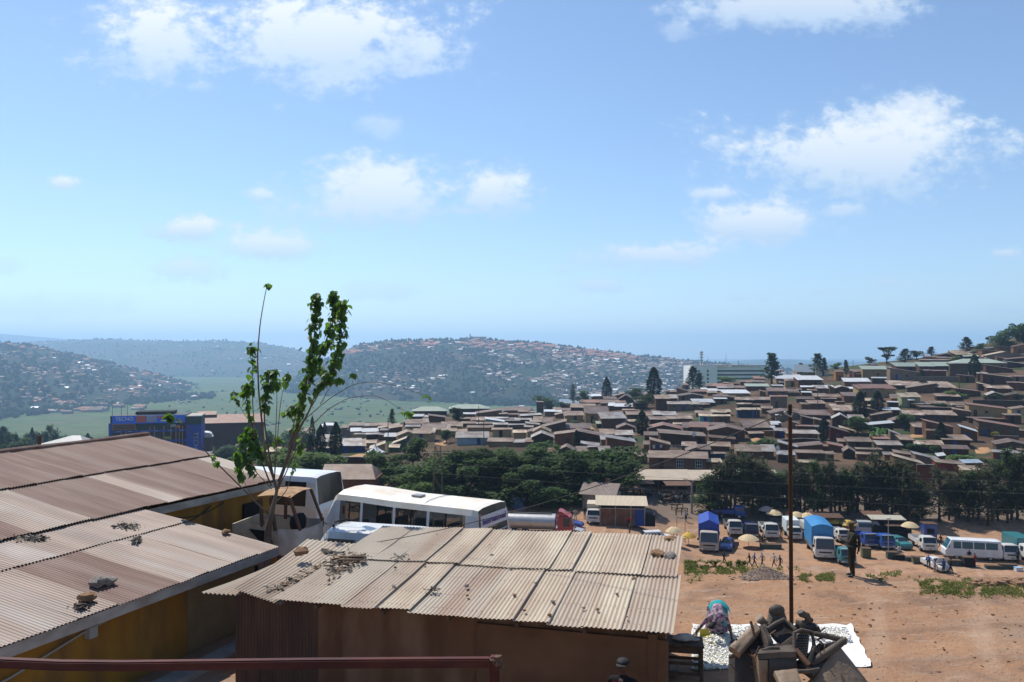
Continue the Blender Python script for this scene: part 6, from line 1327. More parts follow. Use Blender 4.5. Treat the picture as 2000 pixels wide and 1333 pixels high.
for l, px, base, top, w, m in [('clipped green hedge bush behind the white-fronted houses', 1500, 876, 855, 75, f_mid), ('dark hedge in front of the bare earth patch', 1797, 882, 862, 60, f_dark), ('dark bush below the long hedge wall', 1832, 885, 868, 34, f_dark), ('green bush on the terrace of the upper slope', 1860, 778, 762, 48, f_light), ('bushes above the long retaining wall', 1945, 782, 766, 60, f_light), ('bush cluster at the right border above the retaining wall', 1990, 783, 766, 30, f_mid), ('green bush below the crest greenhouse roofs', 1868, 708, 694, 28, f_light), ('yellow-green shrub beside the red-roofed long house', 1940, 855, 841, 15, mat('foliage_yellow', (.22, .2, .02), .8, (.3, .26, .03), 1, .6)), ('bright bush at the foot of the shed wall by the jeep', 1080, 995, 984, 26, f_light), ('green bush left of the pylon foot', 800, 985, 950, 80, f_mid), ('dark bush low in the grove behind the pylon', 880, 985, 945, 90, f_dark), ('dark undergrowth bush in the middle of the grove', 980, 985, 945, 110, f_dark), ('dark undergrowth bush at the right of the grove', 1140, 985, 945, 110, f_dark), ('dark undergrowth bush behind the round bush tree', 1075, 982, 940, 110, f_dark), ('low bushes along the foot of the grove', 935, 990, 955, 80, f_mid), ('yellow-flecked bushes behind the minibus roof', 760, 985, 948, 110, f_mid), ('bush hiding the foot of the far house gable', 690, 972, 945, 60, f_mid), ('green weeds beside the path on the lower right slope', 1880, 905, 885, 60, f_light), ('dense weeds below the bare earth patch', 1935, 910, 893, 50, f_mid), ('weeds at the right end of the tree belt', 1985, 905, 885, 50, f_mid), ('bush beside the patchwork roof in mid slope', 1660, 785, 767, 30, f_olive), ('bush under the cream street house', 1125, 832, 820, 24, f_mid), ('low garden bush on the upper right terrace', 1975, 745, 735, 20, f_mid), ('leafy bush in the lower left town', 470, 915, 885, 70, f_mid), ('pale bush at the corner behind the long roof', 430, 925, 895, 50, f_light), ('bush on the slope beneath the patchwork roof', 1838, 800, 785, 40, f_dark)]:
    tree('bush', l, px, base, top, w, m, cat='bush')
for l, px, base, top, w in [('banana clump in the middle of the slope', 1722, 862, 832, 40), ('banana clump left of the big yard hut', 1706, 866, 838, 34), ('single banana plant by the teal shop', 1415, 826, 812, 16)]: tree('banana', l, px, base, top, w, f_ban, cat='banana plant')

rv = random.Random(61)
for i in range(46):
    px = -40 + i * 5.6 + rv.uniform(-3, 3); Y = rv.uniform(330, 460); p = at(px, 850, Y); z_ = gz(p.x, Y); base = HY + (CZ - z_) / Y * F
    top = base - rv.uniform(9, 16) / Y * F * (1.15 if 60 < px < 120 or px < 30 else .9)
    THICK.append((px, tree(('feather', 'broad', 'feather', 'column', 'pine')[i % 5], ('wispy', 'rounded', 'open', 'slim', 'pointed')[i % 5] + ' dark tree beyond the long roof', px, base, top, rv.uniform(22, 34) if i % 5 != 3 else 15, f_dark if i % 3 else f_cyp, Y=Y, group='thicket beyond the long brown roof')))
for i in range(15):
    px = 505 + i * 9.5 + rv.uniform(-4, 4); Y = rv.uniform(235, 300); p = at(px, 850, Y); z_ = gz(p.x, Y); base = HY + (CZ - z_) / Y * F
    MIDT.append((px, tree(('broad', 'feather', 'column')[i % 3], ('rounded', 'wispy', 'slim')[i % 3] + ' dark tree between warehouse and shops', px, base, base - rv.uniform(7, 11) / Y * F, rv.uniform(20, 32) if i % 3 != 2 else 12, f_dark if i % 2 else f_cyp, Y=Y, group='trees between the warehouse and the shops')))

TENS = ['', '', 'second', 'third', 'fourth', 'fifth', 'sixth', 'seventh', 'eighth', 'ninth', 'tenth']
def single_out(items, marks):
    gr = {}
    for px, t in items:
        mx, nm = min(marks, key=lambda m: abs(m[0] - px)); rel = 'straight behind' if abs(mx - px) < 7 else ('left of' if px < mx else 'right of')
        gr.setdefault(t['label'] + ', ' + rel + ' ' + nm, []).append((px, t))
    for lab, L_ in gr.items():
        L_.sort(key=lambda q: q[0])
        for i, (px, t) in enumerate(L_): t['label'] = ('' if len(L_) == 1 else 'leftmost ' if i == 0 else 'rightmost ' if i == len(L_) - 1 else TENS[i + 1] + ' from left, ') + lab
single_out(BELT, [(1384, 'the ridged blue lorry'), (1431, 'the first white lorry'), (1501, 'the pale-boarded lorry'), (1545, 'the steel pole'), (1601, 'the arched blue lorry'), (1664, 'the officer'), (1735, 'the thin lamp post'), (1777, 'the lone cream umbrella'), (1838, 'the striding person'), (1897, 'the white minibus'), (1958, 'the dark-grilled lorry'), (1994, 'the teal-boxed lorry')])
single_out(GROVE, [(733, 'the white tent'), (806, 'the tent-side tree'), (855, 'the pylon'), (950, 'the pale blue house'), (1013, 'the jeep'), (1075, 'the red tanker cab'), (1160, 'the old white lorry'), (1222, 'the open shelter')])
single_out(THICK, [(35, 'the twin round trees'), (77, 'the stove pipe'), (120, 'the hip-roofed hall'), (215, 'the blue shop block')])
single_out(MIDT, [(500, 'the warehouse corner'), (545, 'the sapling stem'), (606, 'the short dark conifer'), (626, 'the second conifer')])
# ---------------------------------------------------------------- houses of the town, placed from the photograph
Z0 = {'A': (640, 770, 9.09), 'B': (840, 770, 9.09), 'C': (1040, 740, 8.333), 'D': (1240, 730, 8.333), 'E': (1440, 690, 10), 'F': (1440, 800, 10), 'G': (1620, 680, 10), 'H': (1620, 790, 10), 'I': (1800, 630, 10), 'J': (1800, 750, 10), 'K': (1800, 860, 10), 'L': (1060, 820, 4), 'M': (380, 790, 7.143), 'N': (0, 640, 4)}
def sheetmat(n, c, c2, rough=.6, sh=None, metal=.1, c3=None):
    wq = (.96, .90, .79) if n in ('tan', 'brown', 'redbrown', 'patch', 'cream') else (1, .98, .95); c, c2 = [[x * y for x, y in zip(q, wq)] for q in (c, c2)]; sh = (*sh[:2], [x * y for x, y in zip(sh[2], wq)]) if sh else None
    return mat('roof_' + n, c, rough, c2, .55, .85, var=.25, metal=metal, spec=.3, sheets=sh, col3=c3 or ((.13, .065, .042) if n in ('tan', 'grey', 'silver', 'patch', 'cream') else (.22, .17, .14) if n in ('brown', 'redbrown') else None), scale3=.42, mix3=.6)
RM = {'tan': sheetmat('tan', (.27, .215, .17), (.18, .13, .10), sh=(.9, 2.4, (.32, .265, .215))), 'brown': sheetmat('brown', (.15, .098, .078), (.10, .062, .048), sh=(.9, 2.4, (.19, .13, .105))), 'redbrown': sheetmat('redbrown', (.27, .135, .10), (.19, .095, .07), sh=(1.0, 3.0, (.30, .16, .12))),
      'silver': sheetmat('silver', (.36, .345, .325), (.26, .235, .21), .5, (.9, 2.4, (.43, .42, .41)), .2), 'white': sheetmat('white', (.66, .67, .68), (.55, .54, .52), .4, (.9, 2.4, (.72, .74, .76)), .3), 'cream': sheetmat('cream', (.50, .44, .34), (.40, .33, .25), sh=(.9, 2.4, (.55, .50, .40))),
      'grey': sheetmat('grey', (.32, .30, .28), (.25, .22, .19), sh=(.9, 2.4, (.38, .36, .34))), 'green': sheetmat('green', (.30, .36, .30), (.25, .30, .25), .5), 'bluegrey': sheetmat('bluegrey', (.25, .31, .37), (.19, .24, .29), .5), 'patch': sheetmat('patch', (.20, .14, .115), (.26, .19, .15), sh=(.85, 1.3, (.58, .54, .48))),
      'slate': sheetmat('slate', (.09, .12, .17), (.07, .09, .13), .6)}
def wallmat(n, c, c2, c3=None):
    wq = (.78, .62, .47) if n in ('mud', 'dark', 'darkbrown', 'brown', 'darkgrey', 'brick', 'grey') else (.9, .76, .6) if n not in ('blue', 'bluedark', 'lightblue', 'teal') else (1, 1, 1); c, c2, c3 = [[x * y for x, y in zip(q, wq)] if q else None for q in (c, c2, c3)]
    return mat('wall_' + n, c, .92, c2, .5, .85, var=.25, spec=.1, col3=c3, scale3=.3)
WM = {'mud': wallmat('mud', (.23, .145, .10), (.15, .092, .065), (.30, .21, .15)), 'dark': wallmat('dark', (.085, .06, .05), (.05, .038, .033)), 'darkbrown': wallmat('darkbrown', (.13, .08, .058), (.085, .053, .04)), 'brown': wallmat('brown', (.18, .105, .07), (.115, .068, .048)), 'brick': wallmat('brick', (.24, .12, .08), (.17, .085, .06)),
      'cream': wallmat('cream', (.50, .42, .28), (.38, .29, .18)), 'grey': wallmat('grey', (.30, .27, .25), (.22, .19, .17)), 'darkgrey': wallmat('darkgrey', (.15, .125, .11), (.10, .08, .07)), 'blue': wallmat('blue', (.04, .08, .28), (.03, .05, .16)), 'bluedark': wallmat('bluedark', (.03, .05, .13), (.02, .03, .06)), 'lightblue': wallmat('lightblue', (.34, .44, .50), (.26, .33, .38)),
      'teal': wallmat('teal', (.10, .30, .29), (.07, .2, .19)), 'maroon': wallmat('maroon', (.14, .03, .028), (.09, .02, .02)), 'ochre': wallmat('ochre', (.42, .21, .04), (.3, .15, .035)), 'palegreen': wallmat('palegreen', (.38, .45, .34), (.3, .35, .26)), 'pinkbrick': wallmat('pinkbrick', (.32, .19, .145), (.24, .13, .1)), 'white': wallmat('white', (.6, .59, .56), (.5, .47, .42)), 'green': wallmat('green', (.06, .13, .08), (.05, .09, .06)), 'red': wallmat('red', (.28, .06, .045), (.18, .04, .03))}
DOORM = [mat('door_blue', (.025, .05, .2), .6), mat('door_brown', (.08, .045, .03), .7), m_dark, mat('door_rust', (.14, .05, .03), .7), m_dark, mat('door_dark', (.04, .028, .02), .8)]
WINM = mat('shaded_window', (.02, .02, .022), .5); m_wframe = mat('white_frame', (.6, .58, .54), .6)
WORD_R = {'tan': 'tan', 'brown': 'brown', 'redbrown': 'red-brown', 'silver': 'silvery', 'white': 'bright white', 'cream': 'cream', 'grey': 'grey', 'green': 'pale green', 'bluegrey': 'blue-grey', 'patch': 'patchwork', 'slate': 'slate-blue'}
WORD_W = {'mud': 'mud-walled', 'dark': 'dark-walled', 'darkbrown': 'dark brown', 'brown': 'brown', 'brick': 'brick', 'cream': 'cream', 'grey': 'grey', 'darkgrey': 'dark grey', 'blue': 'blue-fronted', 'bluedark': 'dark blue', 'lightblue': 'pale blue', 'teal': 'teal', 'maroon': 'maroon', 'ochre': 'ochre', 'palegreen': 'pale green', 'pinkbrick': 'pinkish brick', 'white': 'white', 'green': 'green', 'red': 'red'}
HOUSES = []; RECTS = []
rh = random.Random(23)
def house(z, x0, x1, yt, ye, yb, rm, wm, kind='f', depth=None, win=None, Y=None, label=None, name='house'):
    ox, oy, s = Z0[z]; x0, x1, yt, ye, yb = ox + x0 / s, ox + x1 / s, oy + yt / s, oy + ye / s, oy + yb / s
    cx = (x0 + x1) / 2
    if Y is None: p = ground(cx, yb, 100)
    else: p = at(cx, yb, Y)
    Y = p.y; zb = p.z; mpp = Y / F; Wd = (x1 - x0) * mpp
    ze = at(cx, ye, Y).z - zb; zt = at(cx, yt, Y).z - zb
    ze = max(1.1, ze)
    if kind in ('f', 'h'):
        kk = (yt - HY) / F; A_ = CZ - (zb + ze) - kk * Y; D_ = A_ / (kk + .14) if abs(kk + .14) > .01 else 5.0
        if depth is None: depth = max(2.2, min(10.0 if kind == 'f' else 14, D_)) if D_ > 0 else 4.0
        zr = at(cx, yt, Y + depth).z - zb; zr = max(ze + .02 * depth, min(ze + .5 * depth, zr))
    else:
        depth = depth or max(3.0, min(7.0, Wd * .6))
    yaw = rh.uniform(-.1, .1) + .6 * math.atan2(1000 - cx, F); RECTS.append((x0, x1, yt, yb))
    t = thing(name, '', 'house', p, yaw)
    Wd /= max(.8, math.cos(.4 * math.atan2(1000 - cx, F)));  w = Wd / 2; ov = min(.35, Wd * .05); th = .07; lo = -2.2
    rb, wb = MB(), MB()
    rm2 = rm
    if kind == 'f':
        cutx = [-w, w]
        if Wd > 5.5 and name != 'market' and not win:
            cutx = [-w] + sorted(rh.uniform(-.75, .75) * w for _ in range(1 if Wd < 10 else 2)) + [w]; rm2 = rh.choice({'tan': ('brown', 'grey', 'silver', 'patch'), 'brown': ('tan', 'redbrown', 'patch'), 'silver': ('tan', 'white', 'grey'), 'redbrown': ('brown', 'redbrown'), 'grey': ('tan', 'silver')}.get(rm, (rm,)))
        for q, (xa, xb) in enumerate(zip(cutx, cutx[1:])):
            dz = 0 if q == 0 else rh.uniform(-.28, .22); y0 = -ov * 1.4 - (rh.uniform(0, .5) if q else 0); tl = rh.uniform(-.1, .1)
            rb.slab((xa - .06, y0, ze - .02 + dz), (xb + .06, y0, ze - .02 + dz + tl), (xb + .04, depth + ov, zr + .02 + dz), (xa - .04, depth + ov, zr + .02 + dz), -th, 0 if (q % 2 == 0 or rh.random() < .4) else 1)
        if Wd > 4 and ze > 2.3 and rh.random() < .4 and not win:
            ab = MB(); xa = rh.uniform(-.9, 0) * w; xb = xa + rh.uniform(.5, .9) * w; ab.slab((xa, -1.3, ze - .75), (xb, -1.3, ze - .7), (xb, -.03, ze - .35), (xa, -.03, ze - .38), .05); ab.build('awning', RM[rh.choice(('tan', 'brown', 'silver', 'cream', 'white'))], t)
            for x in (xa + .1, xb - .1): ab = MB(); ab.box((x, -1.2, ze / 2 - .75), (.09, .09, ze)); ab.build('awning_post', m_wood, t)
        i = w - ov; a = [(-i, 0), (i, 0), (i, depth), (-i, depth)]; tops = [ze, ze, zr, zr]
    elif kind == 'h':
        r_ = min(w * .55, depth * .5); m_ = depth / 2; zz = max(ze + .8, min(ze + .45 * depth, at(cx, yt, Y + m_).z - zb))
        A, B, C_2, D2, E1, E2 = V((-w, -ov, ze)), V((w, -ov, ze)), V((w, depth + ov, ze)), V((-w, depth + ov, ze)), V((-w + r_, m_, zz)), V((w - r_, m_, zz))
        rb.poly([A, B, E2, E1]); rb.poly([B, C_2, E2]); rb.poly([C_2, D2, E1, E2]); rb.poly([D2, A, E1]); rb.poly([A, D2, C_2, B])
        i = w - ov; a = [(-i, 0), (i, 0), (i, depth), (-i, depth)]; tops = [ze - .02] * 4
    elif kind in 'RL':
        zl_, zr_ = (zt, ze) if kind == 'R' else (ze, zt)
        rb.slab((-w, -ov, zl_), (w, -ov, zr_), (w, depth + ov, zr_ + .25), (-w, depth + ov, zl_ + .25), -th)
        i = w - ov; f_ = lambda x: lerp(zl_, zr_, (x + w) / (2 * w)); a = [(-i, 0), (i, 0), (i, depth), (-i, depth)]; tops = [f_(-i), f_(i), f_(i) + .22, f_(-i) + .22]
    else:                                                   # gable end to the viewer
        pk = rh.uniform(-.15, .1) * w
        rb.slab((-w, -ov, ze), (pk, -ov, zt), (pk, depth + ov, zt + .3), (-w, depth + ov, ze + .3), -th); rb.slab((pk, -ov, zt), (w, -ov, ze), (w, depth + ov, ze + .3), (pk, depth + ov, zt + .3), -th)
        i = w - ov; f_ = lambda x: lerp(ze, zt, (x + w) / (pk + w)) if x < pk else lerp(zt, ze, (x - pk) / (w - pk))
        wb.poly([(-i, 0, lo), (i, 0, lo), (i, 0, f_(i)), (pk, 0, zt - .01), (-i, 0, f_(-i))]); a = [(-i, 0), (i, 0), (i, depth), (-i, depth)]; tops = [f_(-i), f_(i), f_(i) + .25, f_(-i) + .25]
    for q in range(4):
        if kind == 'G' and q == 0: continue
        n = (q + 1) % 4; wb.poly([(*a[q], lo), (*a[n], lo), (*a[n], tops[n]), (*a[q], tops[q])])
    wb.build('wall', WM[wm], t); rb.build('roof', [RM[rm], RM[rm2]], t)
    hmin = min(tops[0], tops[1])
    if hmin > 1.5 and Wd > 2.2 and mpp < .26:
        nw = min(4, max(1, int(Wd / 3.2))); xs = [(-i + (k + .5 + rh.uniform(-.15, .15)) * 2 * i / nw) for k in range(nw)]; dk = rh.randrange(nw)
        for k, x in enumerate(xs):
            mb = MB(); fh = min(2.0, hmin - .15)
            if k == dk: mb.box((x, -.03, fh / 2), (.85, .06, fh)); mb.build('door', rh.choice(DOORM) if wm not in ('cream', 'lightblue') or rh.random() < .5 else DOORM[0], t)
            elif rh.random() < .75 or win:
                zc = min(hmin - .55, 1.45); ww = .75 if not win else 1.15; hh = .6 if not win else 1.3; zc = zc if not win else hmin - 1.0
                mb.box((x, -.025, zc), (ww, .05, hh)); o = mb.build('window', WINM, t)
                if win:
                    mb = MB()
                    for dx in (-ww / 2, -ww / 6, ww / 6, ww / 2): mb.box((x + dx, -.07, zc), (.09, .05, hh))
                    for dz in (-hh / 2, 0, hh / 2): mb.box((x, -.074, zc + dz), (ww + .09, .045, .09))
                    mb.build('window_frame', m_wframe, o)
    HOUSES.append((t, cx, (yt + yb) / 2, rm, wm, Wd, label)); return t
HL = '''A 215 680 790 915 1045 silver blue f;A 215 440 665 745 790 silver cream f;A 410 900 600 690 725 white cream f;A 460 680 705 738 795 silver cream f;A 680 920 690 718 805 silver dark f;A 370 870 505 560 600 tan mud f;A 230 525 545 600 630 tan mud f;A 870 1180 510 550 590 tan mud f
A 890 1280 555 625 680 tan mud L;A 920 1080 655 690 720 silver mud f;A 1080 1330 580 645 690 tan mud L;A 1370 1640 585 618 650 silver cream f;A 1380 1800 450 525 590 tan grey f;A 1000 1210 695 765 840 white brown f;A 890 1020 720 755 830 silver mud R;A 740 1020 880 975 1065 cream cream L;A 1130 1390 790 892 1010 cream green L;A 1080 1270 895 950 1040 cream green f;A 1480 1900 620 700 850 tan cream f;A 1230 1650 670 745 860 tan cream G;A 1415 1780 360 400 470 white dark f;A 670 860 820 900 960 cream cream f;A -150 75 720 880 935 silver cream f;A -160 70 540 590 640 white mud f;A -170 90 930 960 1050 tan bluedark f;A 1340 1480 470 500 560 tan mud f;A 1780 2100 380 420 500 brown darkbrown R
B -330 305 222 302 400 green dark h;B 340 1080 182 260 345 green darkbrown h;B -180 345 530 632 720 brown cream f;B 190 580 495 575 640 tan cream f;B 210 660 610 655 765 tan cream f;B 450 1050 675 775 905 grey lightblue f;B 1010 1830 785 862 940 tan cream f;B 1090 1460 605 635 785 tan cream f;B 1470 1720 640 690 790 cream cream f;B 1720 1990 600 682 795 brown cream L;B 580 810 330 382 415 white brown f;B 810 1290 285 350 405 brown mud L;B 1220 1580 330 382 415 tan mud f;B 1290 1790 240 300 340 brown mud f;B 1560 1870 285 342 370 tan mud f;B 520 720 415 465 505 tan mud f;B 720 1150 415 468 545 brown brown f;B 980 1330 440 500 565 white teal R;B 1160 1520 410 462 500 silver mud f;B 550 900 490 560 595 tan mud f;B 650 1130 560 612 665 tan cream f;B 1120 1390 510 562 610 silver mud f;B 1390 1700 530 578 620 silver mud f;B 1500 1800 430 472 520 silver mud f;B 1700 1950 520 578 620 grey mud R;B 1770 1990 460 502 560 silver mud f;B 1600 1990 370 412 450 silver mud L;B 1660 1830 585 620 670 grey mud R;B -20 220 395 440 490 tan mud R;B 1330 1600 470 505 540 grey mud f;B 900 1120 540 565 600 tan mud f
C 60 185 370 382 560 tan brown f;C 190 480 505 535 615 white mud f;C 340 660 470 512 560 tan mud f;C 440 780 335 400 450 bluegrey mud f;C 540 880 385 412 470 tan mud f;C 610 1020 410 470 565 tan darkbrown f;C 840 1240 440 560 715 brown cream f;C 510 840 540 605 705 tan cream f;C 360 600 545 590 650 tan mud L;C 780 1110 335 385 440 brown mud f;C 1110 1540 345 402 450 brown brown f;C 1230 1630 395 445 510 white brown f;C 950 1150 255 290 340 white mud f;C 1160 1380 290 345 370 brown brown f;C 1320 1510 235 282 320 tan mud L;C 1400 1660 270 340 400 brown darkbrown G;C 1110 1530 550 652 800 grey mud f;C 1040 1240 695 735 800 green dark f;C 1530 1790 535 588 690 tan mud f;C 1450 1710 665 695 795 cream mud f;C 150 560 690 790 860 tan darkbrown L;C 420 950 730 850 880 brown brown f;C 0 330 620 712 770 tan mud f;C -40 120 730 778 810 silver mud f;C 0 300 795 870 995 tan cream G;C 340 740 860 915 1105 tan brick L;C 700 1180 850 940 1085 brown darkbrown R;C 1100 1650 825 902 1010 tan darkbrown f;C 1110 1330 920 995 1155 silver grey f;C 1190 1690 955 1035 1235 silver brick R;C 770 1090 1060 1130 1180 silver mud R;C 890 1060 1140 1180 1210 silver mud f;C 1220 1370 1100 1130 1210 white ochre f;C 1370 1690 750 840 880 brown brick G;C 970 1130 625 662 725 brown cream f;C 1470 1740 495 538 570 tan mud f;C 1650 1760 215 250 290 brown cream f;C 1760 1880 230 270 300 tan mud f;C 780 950 335 375 420 brown mud f
D 190 400 625 690 750 tan mud f;D 300 690 610 690 735 silver mud f;D 240 530 700 748 835 tan dark f;D 525 950 695 740 815 tan mud f;D 700 930 655 692 740 tan mud f;D 980 1270 605 655 705 tan mud f;D 1050 1270 655 692 800 cream teal f;D 1250 1560 590 660 700 cream mud f;D 1270 1560 670 697 800 cream mud f;D 530 1060 450 500 610 grey grey f;D 330 700 350 410 595 tan brown f;D 700 1130 335 370 465 brown grey G;D 945 1300 415 468 545 white dark f;D 500 720 265 292 340 brown mud f;D 670 890 232 300 350 brown mud R;D 880 1180 262 302 350 brown mud f;D 1090 1400 235 276 320 white mud f;D 1180 1340 285 318 360 cream mud f;D 1440 1870 265 322 380 white cream f;D 1160 1600 160 205 250 brown mud f;D 1440 1700 140 168 200 tan mud f;D 1340 1700 210 242 280 silver mud f;D 1300 1670 345 378 455 brown mud f;D 200 770 840 905 1010 redbrown brown G;D 770 1200 800 885 1010 brown mud f;D 150 420 950 1008 1095 brown mud f;D 400 1170 970 1022 1190 tan darkbrown R;D 140 240 1095 1158 1285 tan mud f;D 240 580 1080 1160 1285 tan mud R;D 1200 1480 800 862 910 brown mud f;D 1190 1800 870 935 1110 brown brown G;D 1200 1640 1040 1112 1150 brown mud R;D 1180 1550 1115 1188 1265 tan mud f;D 1240 1480 1290 1310 1400 tan bluedark f;D 1290 1500 395 412 500 white darkgrey f;D 1090 1220 490 515 560 cream dark f;D 760 900 160 190 260 redbrown cream f;D 510 600 820 850 900 redbrown mud f;D 620 780 825 855 900 cream mud f;D 340 480 345 380 440 white mud f
E -30 690 870 967 985 patch dark f;E 0 470 975 1047 1070 patch dark f;E 0 455 1080 1115 1265 cream bluedark f;E 470 690 1035 1082 1190 tan mud f;E 640 980 830 857 1070 redbrown grey f;E 600 1190 680 750 840 brown brown f;E 170 620 600 652 730 green mud f;E 680 900 618 642 700 white dark f;E 760 1300 430 500 565 white cream f;E 930 1200 510 545 660 tan cream f;E 1190 1660 450 530 660 white brown f;E 1170 1660 228 372 445 bluegrey cream f;E 1530 1790 245 362 455 bluegrey white R;E 1250 1640 640 668 750 white mud f;E 1560 1920 630 692 790 silver mud f;E 1510 2000 790 852 940 tan mud f;E 1160 1510 875 912 970 brown dark f;E 1250 1440 965 1002 1100 tan mud f;E 1410 1730 925 987 1100 tan brick f;E 1200 1810 1095 1197 1290 brown darkbrown f;E 650 1210 1120 1185 1310 brown grey G;E 330 540 455 502 550 redbrown brown f;E 60 540 530 592 620 brown mud f;E 440 560 735 770 850 tan mud R;E 1260 1450 748 770 840 white dark f;E 1380 1560 725 748 800 tan dark R;E -20 220 640 690 740 brown mud f;E 1640 1930 885 912 960 tan dark f;E 1160 1260 712 738 780 silver dark f;E 1560 1700 575 600 650 cream mud R;E 820 960 545 575 640 grey dark f
F 140 640 210 360 505 brown darkbrown f;F 730 990 365 420 565 silver dark f;F 970 1590 410 475 650 tan mud f;F 1160 1520 315 370 420 redbrown mud f;F 680 860 275 302 355 white dark R;F 660 810 305 345 390 white dark R;F 610 740 360 392 450 white mud R;F 520 700 400 425 530 tan ochre f;F -30 725 700 825 970 tan mud f;F 1130 1680 680 775 840 brown mud L;F 1160 1900 800 850 1000 tan mud f;F 1640 1810 715 788 830 tan mud f;F 1780 2080 680 772 840 redbrown mud R;F 1220 1540 990 1090 1160 cream mud f;F 1060 1230 245 320 380 brown grey R;F 750 860 98 118 250 white grey f;F 1520 1620 345 370 430 silver dark f;F 230 520 480 510 560 tan dark R
H 20 390 450 555 710 brown maroon R;H 170 380 670 732 840 tan mud f;H 200 490 460 555 620 cream darkbrown R
G 580 1280 720 802 985 redbrown cream f;G 1210 1820 640 762 800 patch dark f;G 1530 2050 690 785 895 tan mud L;G 660 1240 355 420 590 green cream f;G 1200 1820 395 495 620 brown grey R;G 1320 1850 288 362 470 green brown f;G 300 780 590 662 740 white mud f;G 840 1110 570 592 705 white dark f;G 410 600 420 462 575 brown brick f;G 480 740 440 475 600 brown brick f;G 1210 1410 905 992 1060 tan ochre f;G 1410 1770 885 968 1165 cream palegreen f;G 1060 1370 1165 1212 1345 white dark f;G 90 490 1095 1222 1395 patch mud f;G 130 300 1045 1095 1130 tan mud f;G 680 870 980 1032 1145 cream ochre f;G 0 230 895 952 1020 tan mud f;G 410 570 765 800 900 white dark f;G 0 110 730 790 900 white mud R;G 1150 1350 1042 1060 1170 white dark f;G 720 860 1110 1150 1210 cream mud f;G 820 960 310 335 370 silver brown f;G 120 280 430 470 640 brown ochre f
I -20 560 780 860 960 green brown f;I 680 1620 710 792 935 green grey h;I 1280 1760 835 918 990 brown darkbrown R;I 1670 2000 765 812 885 white dark R;I 1220 1740 1005 1078 1210 tan darkbrown R;I 740 1040 1030 1062 1180 brown mud R;I 600 970 550 590 650 cream mud f;I 690 1000 585 632 690 cream dark f;I 1200 1660 535 572 660 cream mud R;I 1310 1990 575 655 710 cream grey G;I 1490 1990 450 482 570 tan mud f;I 1800 2060 420 480 610 brown mud L;I 1480 1720 680 732 770 redbrown mud R;I 80 330 650 692 730 brown mud f;I 330 680 670 702 750 brown mud f;I 0 560 720 752 790 tan mud f;I 360 600 615 652 690 brown dark G;I 840 1100 645 687 720 green dark f;I 290 660 1155 1272 1355 patch darkbrown f;I 0 300 1190 1252 1360 tan mud L;I 1110 1350 1190 1242 1340 cream dark R;I 20 470 925 945 1085 brown brick f;I 560 900 800 812 1080 grey darkgrey f;I 80 400 885 905 960 tan grey f;I 1230 1480 500 530 560 green brown f;I 1200 1310 650 680 720 white brown f;I 1660 2000 690 740 780 brown darkbrown L;I 1100 1280 980 1000 1150 silver darkbrown f;I 1740 2020 1035 1060 1160 brown grey f;I 1700 2020 1160 1180 1330 brown brick f
J -160 480 350 412 480 patch dark f;J -300 620 530 612 745 patch darkgrey f;J 0 630 462 542 560 brown dark R;J 630 950 500 545 725 tan mud R;J 720 950 460 497 545 tan mud f;J 950 1640 410 490 665 redbrown cream R;J 1760 2010 455 500 610 tan cream L;J 90 610 730 850 1070 redbrown mud R;J 90 300 880 922 1090 brown mud f;J 1140 1870 730 845 1035 redbrown darkgrey R;J 770 1080 840 940 1140 white brown R;J 1110 1330 845 888 1030 tan mud L;J 1850 2020 900 932 1015 tan mud f;J 1480 2060 1130 1200 1340 brown darkgrey G;J 600 870 360 430 500 patch mud f;J 1640 1940 585 615 780 tan brown f;J 950 1640 660 672 780 brown darkbrown f
K 1410 1750 195 242 405 silver brick f;K 1710 2010 235 285 410 silver mud R;K 820 1140 500 592 730 cream cream f;K -120 350 280 385 510 silver grey R;K 0 240 560 642 760 cream mud f;K 300 820 440 492 610 tan red R;K 840 1180 460 517 560 bluegrey mud R;K 1900 2060 185 240 300 tan mud f;K 320 470 325 375 420 white dark R
H 1280 1690 950 1032 1110 tan brick R;H 1270 1840 1020 1170 1290 cream mud R;H 540 1020 880 920 985 tan mud f;H 540 930 940 980 1110 tan mud f;H 780 1250 360 410 570 white dark L;H 1190 1400 530 612 740 silver grey R;H 1080 1300 990 1030 1100 silver mud f
L 725 822 258 286 345 tan brick f;L 1265 1400 305 332 392 cream brick f
M 140 470 560 672 770 slate dark h;M 490 830 540 645 750 slate dark h;M 290 700 480 542 610 slate dark h;M 560 760 420 500 560 grey grey f;M 250 600 460 500 560 cream cream f;M 960 1280 560 642 690 silver mud f;M 1200 1310 520 540 645 teal2 teal f;M 1290 1650 340 420 510 tan mud f;M 1640 1900 400 500 565 silver cream f;M 1800 1960 260 292 335 white mud f;M 1780 1960 330 372 420 silver mud f;M 1280 1500 450 520 600 brown darkbrown f;M 800 1010 520 560 640 slate mud f;M 1000 1180 600 660 720 cream mud f;M 1560 1700 420 450 520 white cream f'''
n_bad = 0
for rec in HL.replace('teal2', 'green').replace('\n', ';').split(';'):
    q = rec.split()
    if len(q) != 9: n_bad += 1; continue
    house(q[0], *map(float, q[1:6]), q[6], q[7], q[8])
Z0['P'] = (0, 0, 1.0); nfill = 0
